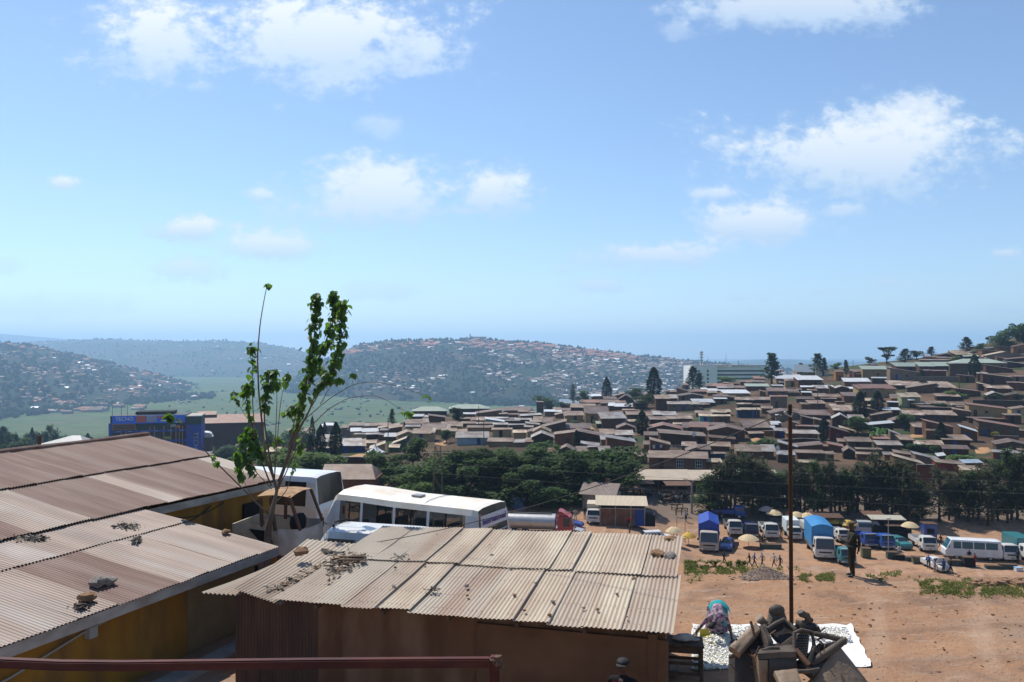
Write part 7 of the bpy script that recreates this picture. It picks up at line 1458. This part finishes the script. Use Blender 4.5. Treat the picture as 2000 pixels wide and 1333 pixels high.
for _ in range(4000):                                      # remaining gaps on the slope hold more shacks
    if nfill >= 74: break
    px = rh.uniform(1050, 1990); w_ = rh.uniform(22, 52); lo_ = tab([(1050, 805), (1200, 795), (1400, 775), (1560, 752), (1800, 725), (2000, 700)], px); py = rh.uniform(lo_, 905 if px < 1880 else 850)
    if any(a < px + w_ * .35 and b > px - w_ * .35 and c < py - 2 and d > py - 12 for a, b, c, d in RECTS): continue
    if any(a < px and b > px and c < py + 10 and d > py + 2 for a, b, c, d in RECTS) and rh.random() < .5: continue
    hh_ = rh.uniform(9, 13) * (1 + (py - 780) * .004); house('P', px - w_ / 2, px + w_ / 2, py - hh_ * 1.55, py - hh_, py, rh.choice(('tan', 'brown', 'brown', 'patch', 'grey', 'silver', 'redbrown')), rh.choice(('mud', 'dark', 'darkbrown', 'brown', 'darkgrey')), rh.choice('fffRLG')); nfill += 1
ww = house('L', 820, 1285, 250, 302, 388, 'tan', 'pinkbrick', 'f', win=True, label='long pinkish brick house with a row of white-framed windows above the tan market roof')
# named larger buildings
def bldg(px0, px1, py_b, Y): return at((px0 + px1) / 2, py_b, Y)
bw = thing('warehouse', 'wide brown-roofed warehouse with dark walls, left of the young tree, near the marsh', 'warehouse', bldg(388, 512, 856, 330), math.radians(17)); mb = MB(); mb.box((0, 9, 1.5), (26.5, 18, 9.6)); mb.build('wall', WM['darkbrown'], bw)
mb = MB(); mb.slab((-13.8, -.6, 6.3), (13.8, -.6, 6.3), (13.8, 9, 9.3), (-13.8, 9, 9.3), -.15); mb.slab((13.8, 18.6, 6.3), (-13.8, 18.6, 6.3), (-13.8, 9, 9.3), (13.8, 9, 9.3), -.15); mb.build('roof', RM['redbrown'], bw); mb = MB(); mb.slab((-13.6, 6, 9.4), (-6, 6, 9.4), (-6, 11, 10.6), (-13.6, 11, 10.6), -.12); mb.build('raised_roof', RM['redbrown'], bw)
hb = thing('domed_hall', 'small white hall with a double curved roof beside the blue phone-shop block', 'hall', bldg(390, 414, 872, 275), math.radians(20)); mb = MB(); mb.box((0, 3, .6), (4.2, 6, 5.0)); mb.build('wall', WM['grey'], hb); mb = MB()
for z, s in ((3.1, .9), (3.9, .75)): mb.extrude([V((0, 0, 0)) + V((2.7 * s * math.cos(a), 0, .9 * math.sin(a))) for a in np.linspace(0, math.pi, 9)], (0, -.3, z), (0, 6.3, z))
mb.build('roof', RM['white'], hb, smooth=True)
hw = thing('hip_roofed_hall', 'pale grey hip-roofed hall showing behind the ridge of the long building', 'hall', bldg(60, 165, 890, 200)); mb = MB(); mb.box((0, 4, 1), (13, 8, 2.4)); mb.build('wall', WM['cream'], hw); mb = MB(); A = [V((-7.2, -.5, 2.2)), V((7.2, -.5, 2.2)), V((7.2, 8.5, 2.2)), V((-7.2, 8.5, 2.2))]; E1, E2 = V((1.5, 4, 4.7)), V((3.6, 4, 4.7)); mb.poly([A[0], A[1], E2, E1]); mb.poly([A[1], A[2], E2]); mb.poly([A[2], A[3], E1, E2]); mb.poly([A[3], A[0], E1]); mb.build('roof', mat('roof_pale_grey', (.42, .42, .40), .5, (.34, .33, .31), .5, .8), hw)
fg = thing('brown_gable_house', 'house with a wide brown tiled roof among the bushes behind the minibuses', 'house', bldg(645, 735, 968, 118)); mb = MB(); mb.box((0, 3, .9), (7.2, 6, 3.4)); mb.build('wall', WM['brick'], fg); mb = MB(); mb.slab((-5.0, -.5, 2.4), (3.4, -.5, 2.4), (2.2, 3, 4.2), (-5, 3, 4.2), -.1); mb.slab((3.4, 6.5, 2.4), (-5, 6.5, 2.4), (-5, 3, 4.2), (2.2, 3, 4.2), -.1); mb.slab((3.4, -.5, 2.4), (3.4, 6.5, 2.4), (2.2, 3.01, 4.2), (2.2, 2.99, 4.2), -.1); mb.build('roof', RM['brown'], fg)
# blue block of phone shops
TB = thing('phone_shop_block', 'tall blue-painted shop block with signboards along its top, behind the long building', 'shop block', at(305, 905, 262), math.radians(16)); k_ = 262 / F; X_ = lambda px: (px - 305) * k_; Z_ = lambda py: (905 - py) * k_
m_tb = mat('shop_blue', (.025, .075, .42), .6, (.035, .07, .3), .4, .7); m_sgn = mat('sign_blue', (.04, .17, .85), .5); m_orange = mat('orange_post', (.6, .22, .08), .7); m_sred = mat('sign_red', (.6, .13, .08), .5); m_dkgreen = mat('dark_green', (.03, .055, .045), .7)
mb = MB(); mb.box((X_(292), 7, Z_(858)), ((360 - 222) * k_, 13, (905 - 812) * k_)); mb.build('body', m_dkgreen, TB)
mb = MB(); mb.box((X_(374), 5, Z_(868)), (28 * k_, 12, (905 - 831) * k_)); tw = mb.build('stair_tower', m_tb, TB); mb = MB(); mb.box((X_(374), 5, Z_(823)), (28 * k_, 12.1, 15 * k_)); mb.build('tower_top', m_dkgreen, TB); mb = MB(); mb.box((X_(374), 5, Z_(814.5)), (29 * k_, 12.6, 2 * k_)); mb.build('tower_coping', m_fascia, TB)
mb = MB(); mb.box((X_(224), 0, Z_(865)), (5 * k_, 1.4, 80 * k_)); mb.build('end_pier', m_tb, TB)
for py in (842, 861.5, 880): mb = MB(); mb.box((X_(293), .2, Z_(py)), (132 * k_, 1.6, 3.2 * k_)); mb.build('balcony_band', m_tb, TB)
for i, px in enumerate((243, 251, 269, 294, 302, 319, 332, 341, 347, 353)): mb = MB(); mb.box((X_(px), -.2, Z_(868)), (1.6 * k_, .3, 70 * k_)); mb.build('orange_post', m_orange, TB)
mb = MB(); mb.box((X_(293), -.75, Z_(819)), (130 * k_, .3, 15 * k_)); sb2 = mb.build('sign_board', m_sgn, TB)
mb = MB(); mb.box((X_(279), -.93, Z_(818)), (17 * k_, .06, 13 * k_)); mb.build('red_panel', m_sred, sb2); mb = MB(); mb.box((X_(298), -.93, Z_(818)), (18 * k_, .06, 12 * k_)); mb.build('picture_panel', mat('pale_photo', (.30, .32, .48), .5, (.55, .5, .55), .6, .9), sb2); mb = MB(); mb.box((X_(313), -.93, Z_(815)), (8 * k_, .06, 5 * k_)); mb.build('red_panel', m_sred, sb2)
m_let = mat('sign_white', (.95, .95, .95), .5); RX = Matrix.Rotation(math.pi / 2, 4, 'X')
text('TECNO', 'lettering', 9.5 * k_, m_let, sb2, Matrix.Translation((X_(249.5), -.97, Z_(817.5))) @ RX, .05, sx=.98)
text('TECNO', 'lettering', 12.5 * k_, mat('sign_pale', (.42, .5, .62), .5), tw, Matrix.Translation((X_(377.5), -1.06, Z_(868))) @ RX @ Matrix.Rotation(-math.pi / 2, 4, 'Z'), .05, space=1.1)
mb = MB(); mb.box((X_(321), -.95, Z_(822)), (14 * k_, .06, 2.4 * k_)); mb.box((X_(344), -.95, Z_(825)), (7 * k_, .06, 1.6 * k_)); mb.build('small_writing', m_let, sb2)
mb = MB(); mb.box((X_(248), -.7, Z_(832.5)), (41 * k_, .5, 12 * k_)); fr_ = mb.build('display_frame', mat('tan_frame', (.36, .22, .13), .7), TB); mb = MB(); mb.box((X_(248), -.98, Z_(832.5)), (38 * k_, .08, 9.6 * k_)); mb.build('dark_glazing', m_rust, fr_)
for px in (239, 259, 282, 306, 331, 352): mb = MB(); mb.box((X_(px), -.68, Z_(841.5)), (7 * k_, .1, 1.1 * k_)); mb.build('small_writing', mat('sign_pale', (.42, .5, .62), .5), TB)
for px, py, w, m in ((326, 856, 11, mat('lime_board', (.30, .36, .03), .6)), (300, 856, 8, m_orange), (232, 853, 12, m_navy), (258, 850, 14, m_let), (346, 834, 6, m_orange), (336, 832, 10, mat('pale_wall', (.35, .38, .36), .7))): mb = MB(); mb.box((X_(px), -.45, Z_(py)), (w * k_, .2, 5 * k_)); mb.build('shop_board', m, TB)
for px in (225, 241, 252): mb = MB(); mb.tube([(X_(px), 2, Z_(812)), (X_(px), 2, Z_(784 + (px - 225) * .3))], .09, 5); mb.build('mast', m_steel, TB)
mb = MB(); mb.box((X_(300), 7, Z_(808)), (70 * k_, 8, 5 * k_)); mb.build('roof_structure', m_dark, TB)
# white office block on the crest
OB = thing('office_block', 'long white four-storey office block on the crest behind the slum', 'office block', at(1425, 752, 520), math.radians(6)); ko = 520 / F; XO = lambda px: (px - 1425) * ko; ZO = lambda py: (752 - py) * ko
m_off = mat('office_white', (1.0, 1.0, 1.0), .7, (.9, .88, .86), .15, .8); m_offd = mat('office_window', (.10, .11, .13), .3)
mb = MB(); mb.box((XO(1372), 6, ZO(736)), (54 * ko, 14, 42 * ko)); mb.build('end_wing', m_off, OB); mb = MB(); mb.box((XO(1447), 7.5, ZO(736)), (100 * ko, 13, 38 * ko)); mb.build('main_wing', m_off, OB); mb = MB(); mb.box((XO(1425), 7, ZO(714.5)), (150 * ko, 15.2, 1.6 * ko)); mb.build('roof_slab', m_conc, OB)
for py in (725, 732.5, 740, 747): mb = MB(); mb.box((XO(1449), .9, ZO(py)), (96 * ko, .4, 3.4 * ko)); mb.build('window_band', m_offd, OB); mb = MB(); mb.box((XO(1380), -1.05, ZO(py)), (3.5 * ko, .3, 4.5 * ko)); mb.build('window', m_offd, OB); mb = MB(); mb.box((XO(1360), -1.05, ZO(py)), (9 * ko, .3, 3 * ko)); mb.build('window', m_offd, OB)
def mast(label, px, base, top, Y, r, bulky=False):
    p = at(px, base, Y); t = thing('radio_mast', label, 'mast', p); h = at(px, top, Y).z - p.z; mb = MB(); mb.tube([(0, 0, 0), (0, 0, h)], [r, r * .5], 6); mb.build('shaft', m_steel, t)
    if bulky:
        for z in (.35, .55, .75, .9): mb = MB(); mb.box((0, 0, h * z), (r * 6, r * 4, h * .1)); mb.build('antenna', m_fascia, t)
mast('thick radio mast with antenna drums above the office block', 1370, 714, 686, 540, .35, True); mast('thin radio mast on the office block roof', 1418, 715, 690, 520, .15); mast('faint thin mast right of the drum mast', 1383, 712, 697, 560, .15); mast('short mast at the right end of the office roof', 1442, 716, 704, 522, .3)
# walls, tent, details of the town
def wall_run(label, pts, h, m, name='boundary_wall', g=None):
    P = [ground(px, py, 60) for px, py in pts]; c = sum(P, V()) / len(P); mb = MB()
    for a, b in zip(P, P[1:]): mb.beam(a + V((0, 0, h / 2 - .6)), b + V((0, 0, h / 2 - .6)), .25, h + 1.2)
    t = thing(name, label, 'wall', c, 0, g); mb.build('masonry', m, t, world=True); mb = MB()
    for a, b in zip(P, P[1:]): mb.beam(a + V((0, 0, h + .03)), b + V((0, 0, h + .03)), .34, .09)
    mb.build('coping', m_conc, t, world=True)
wall_run('long dark retaining wall on the right slope under the green bushes', [(1900, 797), (1950, 798), (2060, 801)], 2.2, WM['darkgrey']); wall_run('pale concrete fence wall in the upper right of the slope', [(1782, 748), (1830, 747), (1875, 748)], 2.0, WM['grey']); wall_run('brown boundary wall between the grove and the white tent', [(652, 917), (700, 917), (745, 920)], 2.2, WM['darkbrown']); wall_run('brick wall under the cream house in the tree gap', [(1790, 958), (1826, 960)], 4.2, WM['brick']); wall_run('low pale kerb wall below the brick wall in the tree gap', [(1785, 968), (1835, 970)], .5, m_conc); wall_run('dark wall above the hedge in mid slope', [(1520, 868), (1570, 866), (1600, 868)], 1.0, WM['dark']); wall_run('low mud wall above the bare earth patch', [(1941, 860), (1990, 862)], 1.0, WM['mud'])
tp_ = ground(733, 897, 100); wt = thing('white_tent', 'white peaked marquee tent in front of the cream shop', 'tent', tp_, .3); mb = MB(); P = []
for q in np.linspace(0, 1, 8): r_ = 1.75 * q ** 1.5 + .03; P.append([V((r_ * math.cos(a) * (1.15 if i % 2 == 0 else .95), r_ * math.sin(a) * (1.15 if i % 2 == 0 else .95), 3.2 - 1.9 * q ** .75)) for i, a in enumerate(np.linspace(0, 2 * math.pi, 9))])
mb.grid(P); mb.build('canopy', mat('tent_white', (.72, .70, .74), .7), wt)
for a in np.linspace(0, 2 * math.pi, 5)[:-1]: mb = MB(); mb.tube([(1.9 * math.cos(a), 1.9 * math.sin(a), 0), (1.9 * math.cos(a), 1.9 * math.sin(a), 1.35)], .04, 5); mb.build('leg', m_white, wt)
er_ = mat('orange_earth', (.46, .26, .12), .95, (.36, .2, .1), .8, .8)
def patch(name, pts, lift=.25):
    mb = MB(); c = ground(sum(p[0] for p in pts) / len(pts), sum(p[1] for p in pts) / len(pts), 60) + V((0, 0, .08)); R_ = [ground(px, py, 60) + V((0, 0, .06)) for px, py in pts]
    rows = [[lerp(c, p, t) if False else c.lerp(p, t) for p in R_ + R_[:1]] for t in (0.02, .4, .75, 1)]
    for rw in rows[1:]:
        for p in rw: p.z = gz(p.x, p.y) + .02 + .12 * abs(fbm(p.x * .8, p.y * .8))
    for p in rows[-1]: p.z = gz(p.x, p.y) - .5
    mb.grid(rows); o = mb.build(name, er_, smooth='all'); o['kind'] = 'structure'
patch('earth_patch', [(1899, 878), (1915, 873), (1935, 874), (1942, 884), (1925, 889), (1902, 888)]); patch('earth_patch', [(1768, 852), (1790, 846), (1812, 850), (1806, 857), (1775, 857)]); patch('earth_patch', [(1140, 832), (1152, 826), (1158, 835), (1166, 842), (1150, 843)]); patch('earth_patch', [(1462, 860), (1478, 853), (1490, 858), (1470, 866)]); patch('earth_patch', [(660, 898), (700, 885), (725, 886), (722, 897), (690, 902)]); patch('earth_patch', [(842, 868), (870, 860), (885, 866), (870, 874)]); patch('earth_patch', [(1050, 872), (1075, 862), (1085, 872), (1060, 880)]); patch('earth_patch', [(1868, 855), (1884, 846), (1885, 862), (1872, 866)])

# dishes, washing and water tanks on and between the houses
for l, px, py, Y in [('white satellite dish on the long brown-roofed row in mid town', 1355, 848, 170), ('pale satellite dish beside the tan house in the tree gap', 1518, 876, 155), ('small white dish on the wall left of the street cypress', 1230, 858, 175)]:
    p = at(px, py, Y); t = thing('satellite_dish', l, 'satellite dish', p, .4); mb = MB(); mb.grid([[V((r * math.cos(a), -.25 + r * r * .5, r * math.sin(a))) for a in np.linspace(0, 6.2832, 13)] for r in (.02, .3, .55)]); mb.build('reflector', m_white, t, smooth='all'); mb = MB(); mb.tube([(0, 0, 0), (0, .3, -.9)], .05, 5); mb.build('mount', m_steel, t)
ln = ground(1318, 884, 100); t = thing('washing_line', 'washing line hung with pale and coloured clothes in front of the long dark house', 'washing line', ln, .05)
mb = MB(); mb.tube([(-5, 0, 1.7), (0, 0, 1.55), (5.5, 0, 1.7)], .02, 4); mb.build('line', m_wire, t)
for x in (-5, 5.5): mb = MB(); mb.tube([(x, 0, -.2), (x, 0, 1.75)], .05, 5); mb.build('post', m_wood, t)
for i in range(13):
    x = -4.6 + i * .78; mb = MB(); w_ = rh.uniform(.2, .34); d_ = rh.uniform(.5, .9); mb.grid([[V((x + s_ * w_, .06 * math.sin(i + s_ * 3), 1.6 - d_ * v)) for s_ in (-1, 0, 1)] for v in (0, .5, 1)]); mb.build('garment', rh.choice((m_white, C_['white'], C_['blue'], C_['pink'], C_['grey'], C_['maroon'], C_['green'])), t)
# ---- descriptions that single out each house
MARKS = [(1430, 735, 'the office block'), (1507, 725, 'the round-topped crest conifer'), (1277, 755, 'the twin-topped cypress'), (1185, 760, 'the slim skyline tree'), (920, 800, 'the wide green halls'), (733, 885, 'the white tent'), (656, 862, 'the tall shop conifer'), (1680, 795, 'the tallest column tree'), (1545, 830, 'the rusty pole top'), (1732, 697, 'the spreading crest tree'), (1920, 880, 'the bare earth patch'), (1310, 905, 'the white-framed windows'), (950, 860, 'the pale blue house'), (1722, 850, 'the banana clump'), (1903, 718, 'the hilltop column tree'), (1254, 828, 'the street cypress'), (1126, 862, 'the small brick-house cypress'), (1960, 797, 'the long retaining wall'), (1597, 712, 'the grey-roofed crest house'), (300, 850, 'the phone-shop block'), (1430, 930, 'the tree belt')]
groups = {}
for t, cx, cy, rm, wm, Wd, lab in HOUSES:
    if lab: t['label'] = lab; t['category'] = 'house'; continue
    px, py, nm = min(MARKS, key=lambda m: (m[0] - cx) ** 2 + ((m[1] - cy) * 1.8) ** 2)
    dx, dy = cx - px, cy - py
    rel = ('right of' if dx > 0 else 'left of') if abs(dx) > abs(dy) * 1.3 else ('below' if dy > 0 else 'above')
    kind = 'long ' if Wd > 9 else ('small ' if Wd < 4 else '')
    noun = 'shack' if wm in ('mud', 'dark', 'darkbrown', 'brown', 'darkgrey', 'bluedark') and Wd < 9 else 'house'
    groups.setdefault(f'{kind}{WORD_W[wm]} {noun} under {WORD_R[rm]} roof, {rel} {nm}', []).append((cx, cy, t, noun))
ORD = ['', '', 'second', 'third', 'fourth', 'fifth', 'sixth', 'seventh', 'eighth']
for lab, L_ in groups.items():
    L_.sort(key=lambda q: q[0])
    for i, (cx, cy, t, noun) in enumerate(L_):
        pre = '' if len(L_) == 1 else ('leftmost ' if i == 0 else 'rightmost ' if i == len(L_) - 1 else ORD[i + 1] + ' from left, ')
        t['label'] = pre + lab; t['category'] = noun; t['group'] = 'houses of the hillside town'
        t.name = noun
# ---------------------------------------------------------------- far slopes: woods and houses too many to count
def hill_pt(P, nx, nt, u, t):
    i = min(nx - 1, int(u * nx)); j = min(nt - 1, int(t * nt)); a, b = u * nx - i, t * nt - j
    return P[i][j].lerp(P[i + 1][j], a).lerp(P[i][j + 1].lerp(P[i + 1][j + 1], a), b)
rk = random.Random(41)
HP = {n: (x0, x1, P, nx, nt) for n, x0, x1, P, nx, nt in HILLS}
def far_tree(mb, p, r, h, m):
    n = 5 if r < 8 else 6; vs = []; ph = rk.uniform(0, 6)
    prof = ((.15, .55), (.45, 1.0), (.75, .75)) if h > 0 else ()
    for z, k in prof:
        for i in range(n): a = ph + 2 * math.pi * i / n; q = k * r * rk.uniform(.7, 1.2); vs.append(p + V((q * math.cos(a), q * math.sin(a), z * h * rk.uniform(.9, 1.1))))
    vs.append(p + V((0, 0, h)))
    fs = [(j * n + i, j * n + (i + 1) % n, (j + 1) * n + (i + 1) % n, (j + 1) * n + i) for j in (0, 1) for i in range(n)] + [(2 * n + i, 2 * n + (i + 1) % n, 3 * n) for i in range(n)]
    mb.add(vs, fs, m)
def far_house(mb, p, w, d, h, yaw, m):
    M_ = Matrix.Rotation(yaw, 3, 'Z'); q = lambda x, y, z: p + M_ @ V((x, y, z)); a, b = w / 2, d / 2; rz = rk.uniform(.12, .3) * d
    vs = [q(-a, -b, -3), q(a, -b, -3), q(a, b, -3), q(-a, b, -3), q(-a, -b, h), q(a, -b, h), q(a, b, h), q(-a, b, h), q(-a, 0, h + rz), q(a, 0, h + rz)]
    mb.add(vs, [(0, 1, 5, 4), (1, 2, 6, 9, 5), (2, 3, 7, 6), (3, 0, 4, 8, 7)], 0)
    e = .4; vs = [q(-a - e, -b - e, h - .1), q(a + e, -b - e, h - .1), q(a + e, 0, h + rz + .05), q(-a - e, 0, h + rz + .05), q(a + e, b + e, h - .1), q(-a - e, b + e, h - .1)]
    mb.add(vs, [(0, 1, 2, 3), (3, 2, 4, 5)], m)
fm = [mat('far_green', (.014, .029, .011), .95, (.026, .042, .016), .02, .9, world=True, spec=.05), mat('far_green_dark', (.009, .018, .008), .95, (.016, .028, .012), .02, .9, world=True, spec=.05), mat('far_green_light', (.03, .05, .018), .95, (.042, .065, .024), .02, .9, world=True, spec=.05)]
fh = [mat('far_wall', (.26, .19, .14), .95, (.16, .11, .08), .05, .9, world=True), mat('far_roof_tile', (.42, .16, .085), .9, (.28, .12, .07), .05, .8, world=True), mat('far_roof_tan', (.30, .23, .18), .8, (.22, .16, .12), .05, .8, world=True), mat('far_zinc_glint', (.80, .80, .80), .5, (.62, .6, .57), .05, .8, world=True), mat('far_roof_brown', (.17, .11, .085), .8, (.12, .08, .06), .05, .8, world=True)]  # zinc roofs are coloured extra bright to carry the sun's glint
def scatter(hn, n_tree, n_house, dens, tile, name_t, name_h, lab_t, lab_h, crest_trees=0, hs=1.0, ts=1.0, tmax=.99):
    x0, x1, P, nx, nt = HP[hn]; mt, mh = MB(), MB(); u0, u1 = 0, 1; c = 0; tries = 0
    while c < n_house and tries < n_house * 20:
        tries += 1; u, t = rk.random(), rk.uniform(.02, tmax); px = lerp(x0, x1, u)
        if px < -60 or px > 1750 or rk.random() > dens(px, t): continue
        p = hill_pt(P, nx, nt, u, t); w = rk.uniform(5, 9.5) * hs * (1.5 if rk.random() < .08 else 1)
        r_ = rk.random(); m = 1 if r_ < tile(px, t) else rk.choice((2, 2, 4, 4, 4, 3, 2))
        if tile(px, t) > .5 and rk.random() < .5: w *= 1.7
        far_house(mh, p, w, w * rk.uniform(.6, .9), rk.uniform(2.4, 3.4) * (1.3 if w > 12 else 1), rk.gauss(0, .35), m); c += 1
    for k in range(n_tree):
        u, t = rk.random(), rk.random() ** .9 * tmax; px = lerp(x0, x1, u)
        if px < -80 or px > 1760: continue
        q = .42 + 1.7 * fbm(px * .014, t * 6, 3.3)
        if rk.random() > q + .25 - .45 * dens(px, t): continue
        p = hill_pt(P, nx, nt, u, t); r = rk.uniform(2.5, 5.5) * ts; far_tree(mt, p - V((0, 0, 1)), r, r * rk.uniform(1.3, 2.4), rk.choice((0, 0, 1, 1, 2)))
    for k in range(crest_trees):
        u = rk.random(); px = lerp(x0, x1, u)
        if px < -80 or px > 1760 or fbm(px * .03, 8) < -.25: continue
        p = hill_pt(P, nx, nt, u, rk.uniform(.965, .999)); r = rk.uniform(2.5, 5) * ts; far_tree(mt, p - V((0, 0, 1)), r, r * rk.uniform(1.5, 3.0), rk.choice((0, 1, 1)))
    if mt.v: tag(mt.build(name_t, fm), lab_t, 'woodland', kind='stuff')
    if mh.v: tag(mh.build(name_h, fh), lab_h, 'houses', kind='stuff')
def d_mid(px, t):
    right = sstep(820, 1120, px); band = math.exp(-((t - .80) / .14) ** 2)
    k = right * (1 - sstep(.86, 1.0, t) * .6) * (.45 + 1.6 * fbm(px * .016, t * 6.5, 1)) * 1.1
    low = .55 * sstep(720, 760, px) * (1 - sstep(860, 900, px)) * sstep(.05, .12, t) * (1 - sstep(.2, .3, t)) + .5 * sstep(1060, 1120, px)
    k = max(k, band * .75 * sstep(640, 700, px) * (.6 + fbm(px * .02, 4)), low)
    if t < .2 and 850 < px < 1050: k *= .1
    return max(0.02, min(1, k))
def t_mid(px, t): return .75 * sstep(.6, .75, t) if px < 1250 else .35 * sstep(.7, .8, t)
scatter('hill_central', 9500, 3300, d_mid, t_mid, 'far_woodland', 'far_hillside_houses', 'hazy woodland covering the central far hill', 'hundreds of small tile and tin roofed houses on the central far hill', 900, hs=1.22)
def d_left(px, t): return max(.03, min(1, (.25 + 1.5 * fbm(px * .02, t * 6, 7)) * (1 - .5 * sstep(.55, .9, t)) + .35 * sstep(220, 420, px) * (1 - sstep(.25, .4, t)) + .4 * sstep(.9, .97, t) * .6))
scatter('hill_left', 6000, 800, d_left, lambda px, t: .3 + .5 * sstep(.7, .85, t), 'far_woodland', 'far_hillside_houses', 'hazy trees and gardens covering the far left slope', 'many small pale-roofed houses scattered on the far left slope', 700, hs=1.1, ts=1.15)
scatter('hill_far', 2000, 420, lambda px, t: .25 + .6 * sstep(330, 480, px) * (1 - sstep(.75, .95, t)), lambda px, t: .25, 'far_woodland', 'far_hillside_houses', 'faint woodland on the farthest blue hill', 'faint specks of houses on the farthest blue hill', 400, hs=1.4, ts=1.15)
# rim of woods around the marsh and trees beyond the long roof
mt = MB()
for k in range(500):
    px = rk.uniform(-60, 420); Y = rk.uniform(1250, 1420) + max(0, px) * 1.4; p = at(px, 800, Y); r = rk.uniform(3, 7); far_tree(mt, V((p.x, Y, -101)), r, r * rk.uniform(1.3, 2.2), rk.choice((0, 0, 1)))
for k in range(700):
    px = rk.uniform(560, 1150); Y = lerp(2150, 1640, sstep(560, 1000, px)) + rk.uniform(-60, 60); p = at(px, 800, Y); r = rk.uniform(3, 7); far_tree(mt, V((p.x, Y, -101)), r, r * rk.uniform(1.3, 2.4), rk.choice((0, 1)))
for k in range(230):
    px = rk.uniform(300, 860); Y = rk.choice((1130, 1300, 1420, 1650)) + rk.gauss(0, 14) + px * .1; p = at(px, 800, Y)
    if fbm(px * .02, Y * .01, 9) < .05: continue
    r = rk.uniform(1.5, 3.5); far_tree(mt, V((p.x, Y, -100.6)), r * 1.4, r * rk.uniform(.8, 1.4), rk.choice((0, 1)))
for k in range(160):
    px = rk.uniform(330, 1050); Y = rk.uniform(900, 1900); p = at(px, 800, Y); r = rk.uniform(1.2, 3); far_tree(mt, V((p.x, Y, gz(p.x, Y) - .5)), r, r * rk.uniform(1, 2.2), rk.choice((0, 0, 2)))
tag(mt.build('valley_woods', fm), 'dark woods and thickets edging the green marsh', 'woodland', kind='stuff')
mh = MB()
for (px0, px1, py, n) in [(86, 132, 808, 3), (120, 200, 803, 10), (190, 280, 798, 6), (120, 240, 790, 26), (270, 420, 775, 34), (0, 100, 775, 18), (1000, 1300, 800, 40)]:
    for k in range(n):
        px = rk.uniform(px0, px1); Y = (CZ + 100) / ((py + rk.uniform(-3, 3) - HY) / F); p = at(px, py, Y); w = rk.uniform(9, 24) if n < 12 else rk.uniform(6, 12); far_house(mh, V((p.x, Y, -100)), w, w * .6, rk.uniform(3, 5), rk.gauss(0, .2), rk.choice((2, 4, 2, 3)) if n > 12 else rk.choice((4, 2, 1)))
tag(mh.build('valley_houses', fh), 'low brown sheds and houses along the far edge of the marsh', 'houses', kind='stuff')
hb_ = at(935, 668, 2660); ht_ = thing('hilltop_block', 'pale multi-storey block on the crest of the central far hill', 'building', hb_); mb = MB(); mb.box((0, 0, 8), (52, 18, 18)); mb.build('main_block', mat('far_block', (.32, .26, .25), .9), ht_); mb = MB(); mb.box((-36, 0, 4), (26, 16, 12)); mb.build('side_block', _M['far_block'], ht_); mb = MB(); mb.box((-29, 0, 20), (4, 4, 12)); mb.build('tower', _M['far_block'], ht_)
# ---------------------------------------------------------------- the air between here and the hills
def make_haze(density, color):
    mb = MB(); mb.box((0, 7100, 108), (32000, 14300, 428))
    m = bpy.data.materials.new('haze_air'); m.use_nodes = True; nt = m.node_tree; N = nt.nodes
    N.remove(N['Principled BSDF']); v = N.new('ShaderNodeVolumePrincipled')
    v.inputs['Density'].default_value = density; v.inputs['Color'].default_value = (*color, 1); v.inputs['Anisotropy'].default_value = 0.3
    nt.links.new(v.outputs[0], N['Material Output'].inputs['Volume'])
    o = mb.build('haze', m); o['kind'] = 'stuff'; o['label'] = 'pale blue haze hanging over the valley'
make_haze(0.00018, (0.45, 0.70, 1.0))
